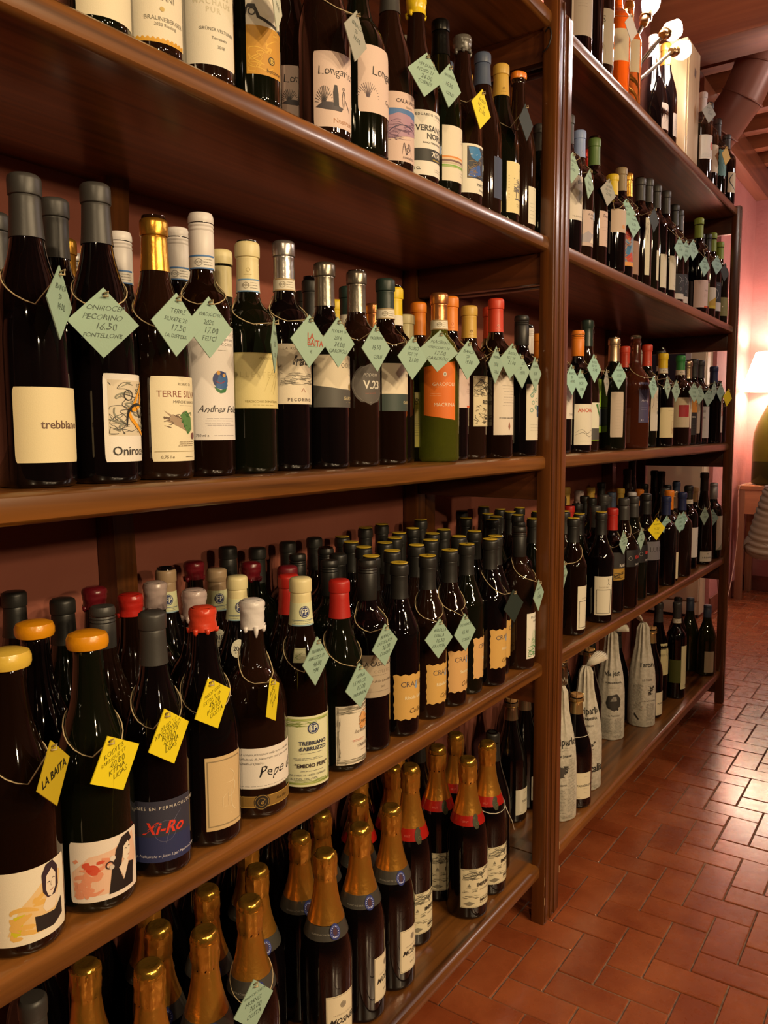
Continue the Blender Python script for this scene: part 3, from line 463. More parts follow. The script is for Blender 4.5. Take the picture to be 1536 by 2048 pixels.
('R3','bord',-0.066,1.884,0.307,'cap','white',('call', 0.083, 0.174, 0.11, 0.88),0,'white capped bottle beside the post, red leaf outline on white label, far bay middle shelf'),
('R3','bord',-0.043,1.955,0.303,'screw','orange',('ncar', 0.019, 0.12, -0.48, 0.88),0,'orange screw capped bottle, white label with red capitals, far bay middle shelf'),
('R3','flute',-0.050,2.035,0.338,'long','deepgreen',('leaf', 0.029, 0.126, 0.07, 0.88),0,'tall dark green sleeved bottle, label with green leaves over grey, far bay middle shelf'),
('R3','bord',-0.092,2.157,0.335,'glass','clear',('lime', 0.049, 0.194, 0.52, 0.88),0,'bottle with bare glass neck and lime green label, far bay middle shelf'),
('R3','bord',-0.039,2.211,0.308,'foil','champ',('beig2', 0.036, 0.159, -0.89, 0.5),0,'champagne foil capped bottle, tall narrow beige label, far bay middle shelf'),
('R3','bord',-0.090,2.362,0.315,'cap','yellow',('ncar', 0.015, 0.121, 0.11, 0.88),0,'yellow capped bottle, label with red capitals, far bay middle shelf'),
('R3','bord',-0.130,2.579,0.322,'cap','redorange',None,0,'red orange capped bottle behind the big rose brown one, far bay middle shelf'),
('R3','amb',-0.050,2.435,0.326,'glassc','clear',('purp', 0.077, 0.195, -0.51, 0.45),0,'big rose brown bottle with glass stopper and purple label, far bay middle shelf'),
('R3','bord',-0.150,2.831,0.330,'screw','white',None,0,'white screw capped bottle behind the big rose brown one, far bay middle shelf'),
('R3','bord',-0.081,2.652,0.329,'cap','redorange',('crest', 0.052, 0.191, -0.25, 0.6),0,'red orange capped bottle, long white label with crest, far bay middle shelf'),
('R3','bord',-0.049,2.721,0.305,'capb','yellow',('ivory', 0.03, 0.128, -0.55, 0.88),0,'yellow capped bottle, ivory label with small red picture, far bay middle shelf'),
('R3','bord',-0.119,2.940,0.335,'capb','slate',None,0,'slate capped bottle with pale band behind green capped one, far bay middle shelf'),
('R3','bord',-0.046,2.922,0.312,'capb','brightgreen',('redsq', 0.063, 0.166, -1.0, 0.88),0,'bright green capped bottle, label with red square, far bay middle shelf'),
('R3','bord',-0.060,2.997,0.300,'cap','black',('white1', 0.059, 0.174, -0.9, 0.88),0,'black capped bottle with tall white label, far bay middle shelf'),
('R3','bord',-0.065,3.094,0.306,'foil','champ',('orblk', 0.036, 0.177, -0.66, 0.88),0,'champagne capped bottle, label orange above black, far bay middle shelf'),
('R3','bord',-0.070,3.204,0.321,'cap','slate',('beig2', 0.041, 0.166, -1.0, 0.5),0,'slate capped bottle with narrow beige label, far bay middle shelf'),
('R3','bord',-0.065,3.279,0.320,'cap','slate',('nori', 0.023, 0.143, -0.75, 0.88),0,'slate capped bottle, grey white label with NORI in block letters, far bay middle shelf'),
('R3','bord',-0.102,3.346,0.331,'cap','orangetan',('curve', 0.02, 0.132, 0.52, 0.88),0,'tan capped bottle, yellow label with thick black curve, far bay middle shelf'),
('R3','bord',-0.155,3.399,0.313,'cap','copper',('white1', 0.074, 0.17, 0.52, 0.88),0,'bronze capped bottle with white label, far bay middle shelf'),
('R3','bord',-0.114,3.463,0.302,'foil','champ',('darkc', 0.049, 0.165, 0.52, 0.88),0,'champagne capped bottle, label with dark block, far bay middle shelf'),
('R3','bord',-0.039,3.388,0.303,'cap','navy',('orpat', 0.043, 0.188, 0.22, 0.6),0,'navy capped bottle with orange patterned label, far bay middle shelf'),
('R3','bord',-0.039,3.463,0.243,'glass','clear',None,0,'small clear topped bottle with yellow tag nearest the end post, far bay middle shelf'),
('R2','con',-0.124,2.085,0.304,'capy','black',('kwh', 0.012, 0.086, -0.66, 0.75),0,'yellow topped bottle with framed white label, second row at post, far bay lower shelf'),
('R2','con',-0.050,1.964,0.300,'capy','black',('kwh', 0.016, 0.129, -0.05, 0.75),0,'yellow topped bottle, tall framed white label, nearest the post, far bay lower shelf'),
('R2','con',-0.109,2.157,0.291,'capy','black',('kwh', 0.012, 0.11, 0.44, 0.75),0,'yellow topped bottle, framed white label, between two others, far bay lower shelf'),
('R2','con',-0.038,2.135,0.302,'capy','black',('kwh', 0.023, 0.13, -0.88, 0.75),0,'yellow topped bottle facing front with framed white label, far bay lower shelf'),
('R2','bord',-0.053,2.271,0.302,'cap','red',('goldd', 0.097, 0.177, -0.35, 0.88),0,'red capped bottle, label black above gold, far bay lower shelf'),
('R2','bord',-0.123,2.393,0.330,'cap','slate',('twot', 0.094, 0.171, 0.52, 0.88),0,'slate capped bottle, label cream and green, far bay lower shelf'),
('R2','squat',-0.048,2.355,0.325,'cap','slate',('ida', 0.126, 0.175, -0.13, 0.88),0,'slate capped round shouldered bottle, red capitals, first of pair, far bay lower shelf'),
('R2','squat',-0.060,2.486,0.321,'cap','slate',('ida', 0.119, 0.173, -0.05, 0.88),0,'slate capped round shouldered bottle, red capitals, second of pair, far bay lower shelf'),
('R2','squat',-0.051,2.585,0.322,'cap','black',('luna', 0.114, 0.173, -0.38, 0.95),0,'large black capped bottle, grey label reading LUN, far bay lower shelf'),
('R2','bord',-0.050,2.844,0.317,'cap','orange',('cream1', 0.012, 0.104, -0.91, 0.88),0,'orange capped bottle between the grey labelled and blue labelled ones, far bay lower shelf'),
('R2','bord',-0.132,2.855,0.302,'cap','white',('cream1', 0.039, 0.128, 0.52, 0.88),0,'white capped bottle behind the orange capped one, far bay lower shelf'),
('R2','bord',-0.083,2.912,0.320,'cap','slate',('bluep', 0.012, 0.146, 0.24, 0.88),0,'slate capped bottle, ivory label with blue bird, far bay lower shelf'),
('R2','bord',-0.086,3.032,0.303,'foil','champ',('cream2', 0.012, 0.138, 0.52, 0.88),0,'champagne capped bottle with tall cream label, far bay lower shelf'),
('R2','bord',-0.060,3.146,0.315,'capb','black',('ringl', 0.046, 0.159, -0.15, 0.88),0,'black capped bottle, white label with large thin ring, far bay lower shelf'),
('R2','bord',-0.104,3.324,0.287,'cap','navy',('leaf2', 0.012, 0.098, 0.52, 0.88),0,'navy capped bottle, label with green and orange shapes, far bay lower shelf'),
('R2','flute',-0.038,3.291,0.359,'long','brownglass',('rona', 0.012, 0.052, -0.69, 0.88),0,'tall bare brown bottle with low white label near the end, far bay lower shelf'),
('R2','bord',-0.114,3.452,0.289,'cap','orangetan',('cream2', 0.015, 0.119, 0.52, 0.88),0,'tan capped bottle with cream label near the end, far bay lower shelf'),
('R2','bord',-0.039,3.456,0.308,'screw','silver',('endl', 0.037, 0.176, -0.04, 0.88),0,'silver screw capped bottle nearest the end post, far bay lower shelf'),
('R2','bord',-0.305,2.505,0.306,'cap','black',None,1,'black capped bottle, 14th from left in back rows, far bay lower shelf'),
('R2','bord',-0.276,2.639,0.302,'cap','black',None,1,'black capped bottle, 19th from left in back rows, far bay lower shelf'),
('R2','bord',-0.194,2.360,0.302,'cap','black',None,1,'black capped bottle, 17th from left in back rows, far bay lower shelf'),
('R2','bord',-0.188,2.280,0.302,'cap','red',None,1,'red capped bottle, 16th from left in back rows, far bay lower shelf'),
('R2','bord',-0.229,2.580,0.302,'cap','black',None,1,'black capped bottle, 21st from left in back rows, far bay lower shelf'),
('R2','bord',-0.211,2.676,0.302,'cap','slate',None,1,'slate capped bottle, 24th from left in back rows, far bay lower shelf'),
('R2','bord',-0.119,2.311,0.302,'cap','slate',None,1,'slate capped bottle, 22nd from left in back rows, far bay lower shelf'),
('R2','bord',-0.321,2.579,0.335,'cap','ochre',None,1,'ochre capped bottle, 15th from left in back rows, far bay lower shelf'),
('R2','bord',-0.321,2.814,0.320,'cap','ochre',None,1,'ochre capped bottle, 20th from left in back rows, far bay lower shelf'),
('R2','bord',-0.292,3.058,0.302,'cap','ochre',None,1,'ochre capped bottle, 26th from left in back rows, far bay lower shelf'),
('R2','bord',-0.217,3.051,0.302,'cap','orange',None,1,'orange capped bottle, 32nd from left in back rows, far bay lower shelf'),
('R2','bord',-0.321,2.700,0.316,'waxd','lilac',None,1,'lilac wax dipped bottle, 18th from left in back rows, far bay lower shelf'),
('R2','bord',-0.312,2.902,0.333,'cap','black',None,1,'black capped bottle, 23rd from left in back rows, far bay lower shelf'),
('R2','bord',-0.253,2.846,0.302,'cap','bluegrey',None,1,'blue grey capped bottle, 25th from left in back rows, far bay lower shelf'),
('R2','bord',-0.312,3.203,0.314,'cap','black',None,1,'black capped bottle, 28th from left in back rows, far bay lower shelf'),
('R2','bord',-0.196,2.895,0.302,'cap','white',None,1,'white capped bottle, 30th from left in back rows, far bay lower shelf'),
('R2','bord',-0.136,2.669,0.302,'cap','slate',None,1,'slate capped bottle, 29th from left in back rows, far bay lower shelf'),
('R2','bord',-0.289,3.354,0.302,'cap','black',None,1,'black capped bottle, 34th from left in back rows, far bay lower shelf'),
('R2','bord',-0.116,2.781,0.302,'cap','navy',None,1,'navy capped bottle, 33rd from left in back rows, far bay lower shelf'),
('R2','bord',-0.194,3.344,0.302,'cap','black',None,1,'black capped bottle, 38th from left in back rows, far bay lower shelf'),
('R2','bord',-0.039,2.770,0.302,'cap','navy',None,1,'navy capped bottle, 37th from left in back rows, far bay lower shelf'),
('R2','bord',-0.189,3.463,0.308,'cap','bluegrey',None,1,'blue grey capped bottle, 39th from left in back rows, far bay lower shelf'),
('R2','bord',-0.039,2.973,0.302,'cap','navy',None,1,'navy capped bottle, 40th from left in back rows, far bay lower shelf'),
('R2','flute',-0.291,3.132,0.374,'long','brownglass',None,1,'uncapped brown tall bottle, 27th from left in back rows, far bay lower shelf'),
('R2','flute',-0.322,3.288,0.423,'long','brownglass',None,1,'uncapped brown tall bottle, 31st from left in back rows, far bay lower shelf'),
('R2','flute',-0.281,3.463,0.354,'long','brownglass',None,1,'uncapped brown tall bottle, 35th from left in back rows, far bay lower shelf'),
('R2','flute',-0.236,3.405,0.352,'long','brownglass',None,1,'uncapped brown tall bottle, 36th from left in back rows, far bay lower shelf'),
('R1','champ',-0.055,2.023,0.304,'mus','goldtan',('padr', 0.028, 0.1, -0.64, 0.6),0,'black sparkling bottle with gold wired top between the newspaper wrapped ones, far bay bottom shelf'),
('R1','champ',-0.090,2.816,0.318,'mus','goldtan',('padr', 0.012, 0.094, -0.16, 0.6),0,'gold wired sparkling bottle behind the farthest newspaper wrapped one, far bay bottom shelf'),
('R1','champ',-0.185,2.235,0.325,'mus','tan',('padr', 0.089, 0.161, 0.52, 0.6),0,'dark bottle behind the second newspaper wrapped one, far bay bottom shelf'),
('R1','burg',-0.120,3.008,0.370,'cap','slate',('ivory2', 0.101, 0.219, -0.45, 0.55),0,'dark capped wine bottle with ivory label, far bay bottom shelf'),
('R1','bordg',-0.070,3.073,0.364,'capb','slate',('olv', 0.038, 0.203, -0.31, 0.45),0,'front dark bottle with olive and ivory labels, far bay bottom shelf'),
('R1','burg',-0.140,3.358,0.325,'cap','slate',None,0,'dark green bottle directly behind the olive labelled one, far bay bottom shelf'),
('R1','burgg',-0.042,3.436,0.291,'screw','bluegrey',('ivb', 0.015, 0.103, -1.0, 0.5),0,'plain green burgundy bottle nearest the end post, far bay bottom shelf'),
('R1','burgg',-0.117,3.461,0.308,'screw','bluegrey',None,0,'green burgundy bottle behind the one nearest the end post, far bay bottom shelf'),
('R1','champ',-0.154,2.024,0.320,'mus','tan',None,1,'tan wired sparkling bottle, 2nd from left in back rows, far bay bottom shelf'),
('R1','champ',-0.170,2.130,0.320,'mus','tan',None,1,'tan wired sparkling bottle, 4th from left in back rows, far bay bottom shelf'),
('R1','champ',-0.260,2.050,0.320,'cap','black',None,1,'black capped bottle, 1st from left in back rows, far bay bottom shelf'),
('R1','champ',-0.170,2.420,0.320,'mus','tan',None,1,'tan wired sparkling bottle, 7th from left in back rows, far bay bottom shelf'),
('R1','champ',-0.270,2.300,0.320,'cap','black',None,1,'black capped bottle, 3rd from left in back rows, far bay bottom shelf'),
('R1','champ',-0.231,2.535,0.320,'mus','tan',None,1,'tan wired sparkling bottle, 6th from left in back rows, far bay bottom shelf'),
('R1','champ',-0.250,2.650,0.320,'cap','black',None,1,'black capped bottle, 8th from left in back rows, far bay bottom shelf'),
('R1','champ',-0.181,2.720,0.320,'cap','black',None,1,'black capped bottle, 9th from left in back rows, far bay bottom shelf'),
('R1','champ',-0.283,2.465,0.320,'cap','black',None,1,'black capped bottle, 5th from left in back rows, far bay bottom shelf'),
]
TAGS = [  # shelf, colour, writing, centre, azimuth, owner bottle index, description
('S4','pale','s1',(0.012, 0.793, 1.682),0.55,3,'pale diamond price tag, 1st tag from left, near bay upper shelf'),
('S4','grey','s1',(0.012, 0.957, 1.704),0.17,5,'greyish diamond price tag, 2nd tag from left, near bay upper shelf'),
('S4','green','noto',(0.012, 1.143, 1.716),-0.38,8,'pale green diamond price tag, 3rd tag from left, near bay upper shelf'),
('S4','green','s2',(0.012, 1.217, 1.724),-0.09,9,'pale green diamond price tag, 4th tag from left, near bay upper shelf'),
('S4','yellow','s3',(0.012, 1.331, 1.722),-0.02,10,'yellow diamond price tag, 5th tag from left, near bay upper shelf'),
('S4','dark','',(0.012, 1.518, 1.755),0.03,12,'dark green diamond price tag, 6th tag from left, near bay upper shelf'),
('S3','green','s1',(0.012, 0.473, 1.277),0.66,20,'pale green diamond price tag, 1st tag from left, near bay middle shelf'),
('S3','green','onir',(0.012, 0.522, 1.263),-0.50,21,'pale green diamond price tag, 2nd tag from left, near bay middle shelf'),
('S3','green','terr',(0.012, 0.617, 1.271),-0.00,22,'pale green diamond price tag, 3rd tag from left, near bay middle shelf'),
('S3','green','verd',(0.012, 0.666, 1.273),-0.06,23,'pale green diamond price tag, 4th tag from left, near bay middle shelf'),
('S3','green','s2',(0.012, 0.777, 1.262),0.62,24,'pale green diamond price tag, 5th tag from left, near bay middle shelf'),
('S3','green','baita',(0.012, 0.846, 1.273),-0.08,25,'pale green diamond price tag, 6th tag from left, near bay middle shelf'),
('S3','green','pod',(0.012, 0.909, 1.277),-0.07,26,'pale green diamond price tag, 7th tag from left, near bay middle shelf'),
('S3','green','s2',(0.012, 1.002, 1.276),-0.04,27,'pale green diamond price tag, 8th tag from left, near bay middle shelf'),
('S3','green','s3',(0.012, 1.103, 1.269),-0.17,28,'pale green diamond price tag, 9th tag from left, near bay middle shelf'),
('S3','green','macr',(0.012, 1.185, 1.286),-0.68,30,'pale green diamond price tag, 10th tag from left, near bay middle shelf'),
('S3','green','s1',(0.012, 1.286, 1.278),-0.17,31,'pale green diamond price tag, 11th tag from left, near bay middle shelf'),
('S3','green','s2',(0.012, 1.396, 1.276),0.07,32,'pale green diamond price tag, 12th tag from left, near bay middle shelf'),
('S3','green','s3',(0.012, 1.462, 1.288),-0.26,33,'pale green diamond price tag, 13th tag from left, near bay middle shelf'),
('S3','green','s1',(0.012, 1.509, 1.271),-0.08,34,'pale green diamond price tag, 14th tag from left, near bay middle shelf'),
('S3','green','s2',(0.012, 1.577, 1.269),0.05,35,'pale green diamond price tag, 15th tag from left, near bay middle shelf'),
('S2','yellowback','ta',(0.012, 0.443, 0.816),0.55,58,'yellow diamond price tag, 1st tag from left, near bay lower shelf'),
('S2','yellow','rod',(0.012, 0.515, 0.801),0.10,59,'yellow diamond price tag, 2nd tag from left, near bay lower shelf'),
('S2','yellow','xiro',(0.012, 0.588, 0.807),0.16,60,'yellow diamond price tag, 3rd tag from left, near bay lower shelf'),
('S2','yellow','pinot',(0.012, 0.656, 0.826),0.15,61,'yellow diamond price tag, 4th tag from left, near bay lower shelf'),
('S2','yellow','s3',(0.012, 0.761, 0.801),0.49,62,'yellow diamond price tag, 5th tag from left, near bay lower shelf'),
('S2','green','treb',(0.012, 0.851, 0.831),0.13,63,'pale green diamond price tag, 6th tag from left, near bay lower shelf'),
('S2','green','serr',(0.012, 0.953, 0.769),-0.01,64,'pale green diamond price tag, 7th tag from left, near bay lower shelf'),
('S2','green','bian',(0.012, 1.021, 0.816),-0.00,65,'pale green diamond price tag, 8th tag from left, near bay lower shelf'),
('S2','green','rib',(0.012, 1.187, 0.79),-0.23,67,'pale green diamond price tag, 9th tag from left, near bay lower shelf'),
('S2','green','sauv',(0.012, 1.281, 0.781),-0.09,68,'pale green diamond price tag, 10th tag from left, near bay lower shelf'),
('S2','dark','',(0.012, 1.486, 0.793),-0.15,70,'dark green diamond price tag, 11th tag from left, near bay lower shelf'),
('S2','green','s1',(0.012, 1.61, 0.794),0.09,72,'pale green diamond price tag, 12th tag from left, near bay lower shelf'),
('S1','green','ros',(0.012, 0.713, 0.401),-0.05,130,'pale green diamond price tag, 1st tag from left, near bay bottom shelf'),
('R5','grey','s1',(-0.008, 3.043, 2.246),-0.47,172,'greyish diamond price tag, 2nd tag from left, far bay top shelf'),
('R5','orangey','',(-0.001, 3.29, 2.166),-0.23,174,'orange yellow diamond price tag, 3rd tag from left, far bay top shelf'),
('R5','white','',(0.012, 2.135, 2.17),-0.14,168,'white diamond price tag, 1st tag from left, far bay top shelf'),
('R4','green','s1',(0.001, 1.787, 1.74),-0.13,176,'pale green diamond price tag, 1st tag from left, far bay upper shelf'),
('R4','green','s2',(0.012, 1.864, 1.721),0.06,177,'pale green diamond price tag, 2nd tag from left, far bay upper shelf'),
('R4','grey','s3',(-0.015, 2.069, 1.754),-0.24,180,'greyish diamond price tag, 3rd tag from left, far bay upper shelf'),
('R4','mint','s1',(-0.006, 2.185, 1.728),-0.44,181,'mint green diamond price tag, 4th tag from left, far bay upper shelf'),
('R4','mint','s2',(-0.014, 2.274, 1.714),-0.23,182,'mint green diamond price tag, 5th tag from left, far bay upper shelf'),
('R4','dark','',(0.012, 2.374, 1.744),-0.09,183,'dark green diamond price tag, 6th tag from left, far bay upper shelf'),
('R4','mint','s1',(0.012, 2.652, 1.715),-0.26,186,'mint green diamond price tag, 7th tag from left, far bay upper shelf'),
('R4','mint','s2',(0.008, 2.739, 1.722),-0.23,187,'mint green diamond price tag, 8th tag from left, far bay upper shelf'),
('R4','mint','s3',(0.006, 2.832, 1.743),-0.25,188,'mint green diamond price tag, 9th tag from left, far bay upper shelf'),
('R4','mint','s1',(0.008, 2.984, 1.714),-0.29,190,'mint green diamond price tag, 10th tag from left, far bay upper shelf'),
('R4','mint','s2',(0.01, 3.156, 1.746),-0.33,192,'mint green diamond price tag, 11th tag from left, far bay upper shelf'),
('R4','dark','',(0.009, 3.287, 1.74),-0.21,193,'dark green diamond price tag, 12th tag from left, far bay upper shelf'),
('R3','mint','s1',(0.01, 1.784, 1.267),-0.10,195,'mint green diamond price tag, 1st tag from left, far bay middle shelf'),
('R3','mint','s2',(0.005, 1.855, 1.261),-0.09,196,'mint green diamond price tag, 2nd tag from left, far bay middle shelf'),
('R3','mint','s3',(0.007, 1.935, 1.302),-0.13,197,'mint green diamond price tag, 3rd tag from left, far bay middle shelf'),
('R3','grey','s1',(-0.004, 2.057, 1.274),0.15,198,'greyish diamond price tag, 4th tag from left, far bay middle shelf'),
('R3','mint','s2',(0.01, 2.111, 1.293),-0.24,199,'mint green diamond price tag, 5th tag from left, far bay middle shelf'),
('R3','mint','s3',(0.012, 2.409, 1.275),-0.06,202,'mint green diamond price tag, 6th tag from left, far bay middle shelf'),
('R3','green','s1',(0.012, 2.559, 1.281),-0.00,204,'pale green diamond price tag, 7th tag from left, far bay middle shelf'),
('R3','green','s1',(0.012, 2.656, 1.274),-0.12,205,'pale green diamond price tag, 8th tag from left, far bay middle shelf'),
('R3','green','s2',(0.008, 2.897, 1.278),-0.28,208,'pale green diamond price tag, 9th tag from left, far bay middle shelf'),
('R3','green','s3',(0.003, 2.994, 1.273),-0.30,209,'pale green diamond price tag, 10th tag from left, far bay middle shelf'),
('R3','green','s1',(-0.009, 3.179, 1.27),-0.34,211,'pale green diamond price tag, 11th tag from left, far bay middle shelf'),
('R3','green','s2',(-0.005, 3.246, 1.3),-0.06,212,'pale green diamond price tag, 12th tag from left, far bay middle shelf'),
('R3','green','s3',(-0.006, 3.363, 1.295),-0.26,214,'pale green diamond price tag, 13th tag from left, far bay middle shelf'),
('R3','yellow','',(0.012, 3.401, 1.276),-0.27,216,'yellow diamond price tag, 14th tag from left, far bay middle shelf'),
('R2','green','s1',(-0.034, 1.864, 0.796),0.13,218,'pale green diamond price tag, 1st tag from left, far bay lower shelf'),
('R2','mint','s2',(-0.039, 2.171, 0.812),-0.03,221,'mint green diamond price tag, 2nd tag from left, far bay lower shelf'),
('R2','green','s3',(-0.014, 2.255, 0.832),-0.02,223,'pale green diamond price tag, 3rd tag from left, far bay lower shelf'),
('R2','green','s1',(-0.004, 2.386, 0.828),-0.01,224,'pale green diamond price tag, 4th tag from left, far bay lower shelf'),
('R2','yellow','s2',(0.012, 2.485, 0.849),-0.51,225,'yellow diamond price tag, 5th tag from left, far bay lower shelf'),
('R2','mint','s1',(-0.029, 2.744, 0.83),-0.42,226,'mint green diamond price tag, 6th tag from left, far bay lower shelf'),
('R2','mint','s2',(-0.004, 2.812, 0.836),-0.26,228,'mint green diamond price tag, 7th tag from left, far bay lower shelf'),
('R2','mint','s3',(-0.024, 2.932, 0.829),-0.35,229,'mint green diamond price tag, 8th tag from left, far bay lower shelf'),
('R2','green','s1',(-0.011, 3.191, 0.824),-0.23,232,'pale green diamond price tag, 9th tag from left, far bay lower shelf'),
('R2','mint','s2',(-0.019, 3.352, 0.801),-0.54,233,'mint green diamond price tag, 10th tag from left, far bay lower shelf'),
]

# ------------------------------------------------------------------ bottles
SHELF_Z = dict(S4=1.569, S3=1.096, S2=.626, S1=.142, R5=2.03, R4=1.569, R3=1.096, R2=.626, R1=.142)
RADI = dict(bord=.0368, burg=.039, champ=.043, con=.0362, flute=.034, mag=.05, wide=.044, squat=.0455, amb=.0435)
PROF = {   # (radius as a factor of the body radius or an absolute neck radius, height as a factor)
 'bord': [(1, .0), (1, .60), (.985, .635), (.93, .665), (.80, .695), (.62, .718), (.48, .74), (-.0152, .775), (-.0142, .82), (-.0138, .93)],
 'burg': [(1, .0), (1, .45), (.985, .50), (.93, .555), (.84, .605), (.72, .655), (.60, .70), (.49, .75), (-.0165, .80), (-.0150, .86), (-.0142, .93)],
 'champ': [(1, .0), (1, .44), (.985, .49), (.93, .545), (.83, .60), (.70, .655), (.57, .71), (.47, .765), (-.0178, .82), (-.0160, .88), (-.0155, .93)],
 'con': [(.93, .0), (1, .57), (1, .60), (.97, .618), (.85, .655), (.70, .70), (.55, .745), (-.0165, .785), (-.0145, .81), (-.0138, .93)],
 'flute': [(1, .0), (1, .40), (.97, .46), (.88, .53), (.75, .60), (.62, .66), (.50, .73), (.43, .80), (-.0142, .87), (-.0140, .94)],
 'mag': [(1, .0), (1, .28), (.97, .36), (.88, .45), (.72, .54), (.53, .63), (.38, .72), (-.0165, .80), (-.0150, .86), (-.0145, .93)],
 'wide': [(1, .0), (1, .40), (.985, .46), (.93, .52), (.84, .58), (.72, .64), (.60, .69), (.50, .74), (-.0190, .80), (-.0172, .86), (-.0160, .93)],
 'squat': [(1, .0), (1, .46), (.985, .51), (.93, .56), (.82, .61), (.66, .655), (.50, .69), (-.0190, .735), (-.0160, .79), (-.0148, .93)],
 'amb': [(1, .0), (1, .52), (.985, .57), (.93, .62), (.80, .67), (.60, .71), (.45, .745), (-.0165, .79), (-.0155, .85), (-.0150, .93)]}
def kindof(k): return {'bordc': 'bord', 'bordo': 'bord', 'bordg': 'bord', 'burgg': 'burg', 'magr': 'mag'}.get(k, k)
PC = {}
def profile(kk, H):
    key = (kk, round(H, 3))
    if key not in PC:
        r = RADI[kk]; p = [((a * r if a > 0 else -a), z * H) for a, z in PROF[kk]]
        fine = []
        for i in range(len(p) - 1):
            p0, p1, p2, p3 = p[max(i - 1, 0)], p[i], p[i + 1], p[min(i + 2, len(p) - 1)]
            n = 1 if i == 0 else 3
            for k in range(n):
                t = k / n
                if i == 0: fine.append(p1)
                else:
                    fine.append((min(r, 0.5 * (2 * p1[0] + (p2[0] - p0[0]) * t + (2 * p0[0] - 5 * p1[0] + 4 * p2[0] - p3[0]) * t * t + (3 * p1[0] - p0[0] - 3 * p2[0] + p3[0]) * t ** 3)), p1[1] + (p2[1] - p1[1]) * t))
        fine.append(p[-1]); PC[key] = fine
    return PC[key]
def rad(kk, H, z):
    p = profile(kk, H)
    if z <= p[0][1]: return p[0][0]
    for (r0, z0), (r1, z1) in zip(p, p[1:]):
        if z <= z1: return r0 + (r1 - r0) * (z - z0) / max(1e-6, z1 - z0)
    return p[-1][0]
GLASS = {'brown': mat('dark_brown_glass', '140904', 0.035, coat=0.4), 'green': mat('dark_green_glass', '0D1007', 0.035, coat=0.4), 'black': mat('black_glass', '090607', 0.03, coat=0.4),
         'amber': mat('amber_wine_glass', 'E8902A', 0.02, trans=0.92, ior=1.38), 'gold': mat('golden_wine_glass', 'D9A050', 0.02, trans=0.92, ior=1.38), 'clearg': mat('clear_green_glass', '9FA63C', 0.02, trans=0.85, ior=1.35),
         'rose': mat('rose_brown_wine', '6A3420', 0.03, trans=0.6, ior=1.35), 'olive': mat('olive_green_glass', '2A2C0A', 0.03, trans=0.35, coat=0.3), 'clear': mat('clear_glass', 'D8DCC8', 0.03, trans=0.95, ior=1.4), 'whitewine': mat('wine_seen_through_glass', '1F110A', 0.04, coat=0.4)}
GM = {}
def glass_mesh(kk, H, m, n, lip=True):
    key = (kk, round(H, 2), m, n, lip)
    if key in GM: return GM[key]
    r = RADI[kk]; p = profile(kk, H); rb = p[0][0]
    pr = [(rb * .55, .004), (rb * .80, .0005), (rb * .93, .0012), (rb * .985, .0045), (rb, .010)] + [(a, b) for a, b in p[1:]]
    if lip: pr += [(.0138, H * .945), (.0153, H * .95), (.0154, H * .975), (.0140, H * .980), (.0138, H * .997), (.0105, H * .9985), (.0095, H * .99)]
    V, F = lathe(pr, n); GM[key] = mesh('glass', V, F, GLASS[m], smooth=True, sharp=1.0); return GM[key]
CAPC = dict(slate='3C3A38', cream='E3D6A2', pewter='8A8377', black='232220', yellow='E8C81E', smoke='5A5650', bluegrey='4C5870', ochre='D0A848', orange='E88420', gold='C9963C', white='E4DEDC', silver='B4B0AE', khaki='A08C68', deepgreen='24352F', copper='D8925C', redorange='D2432A', paleyellow='E0BC4A', amber='E09414', red='B4261E', darkred='6A1620', lilac='B8A4A0', tan='A88E70', champ='C2A886', lightblue='8FA4D4', green='5C7A3C', lime='9CB848', brightgreen='2E8A3E', orangetan='D8A868', goldtan='D8BC80', navy='26305A', cork='C8A070', clear='C8C8B0', brownglass='1C0F08', blue='3A3838')
METAL = ('gold', 'pewter', 'silver', 'copper', 'champ', 'red')
def capmat(cc, foil):
    if foil: return mat('foil_' + cc, CAPC[cc], 0.28, 0.85 if cc != 'red' else 0.4, bump=0.15, bscale=160)
    return mat('cap_' + cc, CAPC[cc], 0.42, 0.0 if cc not in ('pewter', 'silver') else 0.5, bump=0.05, bscale=300)
def waxmat(cc): return mat('wax_' + cc, CAPC[cc], 0.3, bump=0.25, bscale=120, coat=0.3)
GOLDF = mat('gold_foil', 'C98E38', 0.30, 0.75, bump=0.35, bscale=110); GOLDT = mat('bright_gold_foil', 'DDAE48', 0.2, 0.9, bump=0.5, bscale=140)
CM = {}
def neckpart(key, prof, n, m, wob=None, name='capsule'):
    key = key + (m.name, n)
    if key not in CM:
        V, F = lathe(prof, n, wob); CM[key] = mesh(name, V, F, m, smooth=True, sharp=0.7)
    return CM[key]
def along(kk, H, z0, z1, off, n=6): return [(rad(kk, H, z0 + (z1 - z0) * i / n) + off, z0 + (z1 - z0) * i / n) for i in range(n + 1)]
def band(root, kk, H, z0, z1, color, off=.0012, name='paper_band', n=24):
    p = along(kk, H, z0, z1, off, 3)
    key = ('band', kk, round(H, 2), round(z0, 3), round(z1, 3)); return obj(name, neckpart(key, p, n, paper(color), name=name), root)
def wrap(kk, H, az, hw, z0, extra=.0004, base=0.0):
    R0 = rad(kk, H, z0)
    def f(x, y, lay):
        z = z0 + y / 1000; r = rad(kk, H, z) + base + extra + (.00010 + lay * .000022 if lay else 0); a = az + x / 1000 / (R0 + base); return (r * math.cos(a), r * math.sin(a), z)
    return f, R0 + base

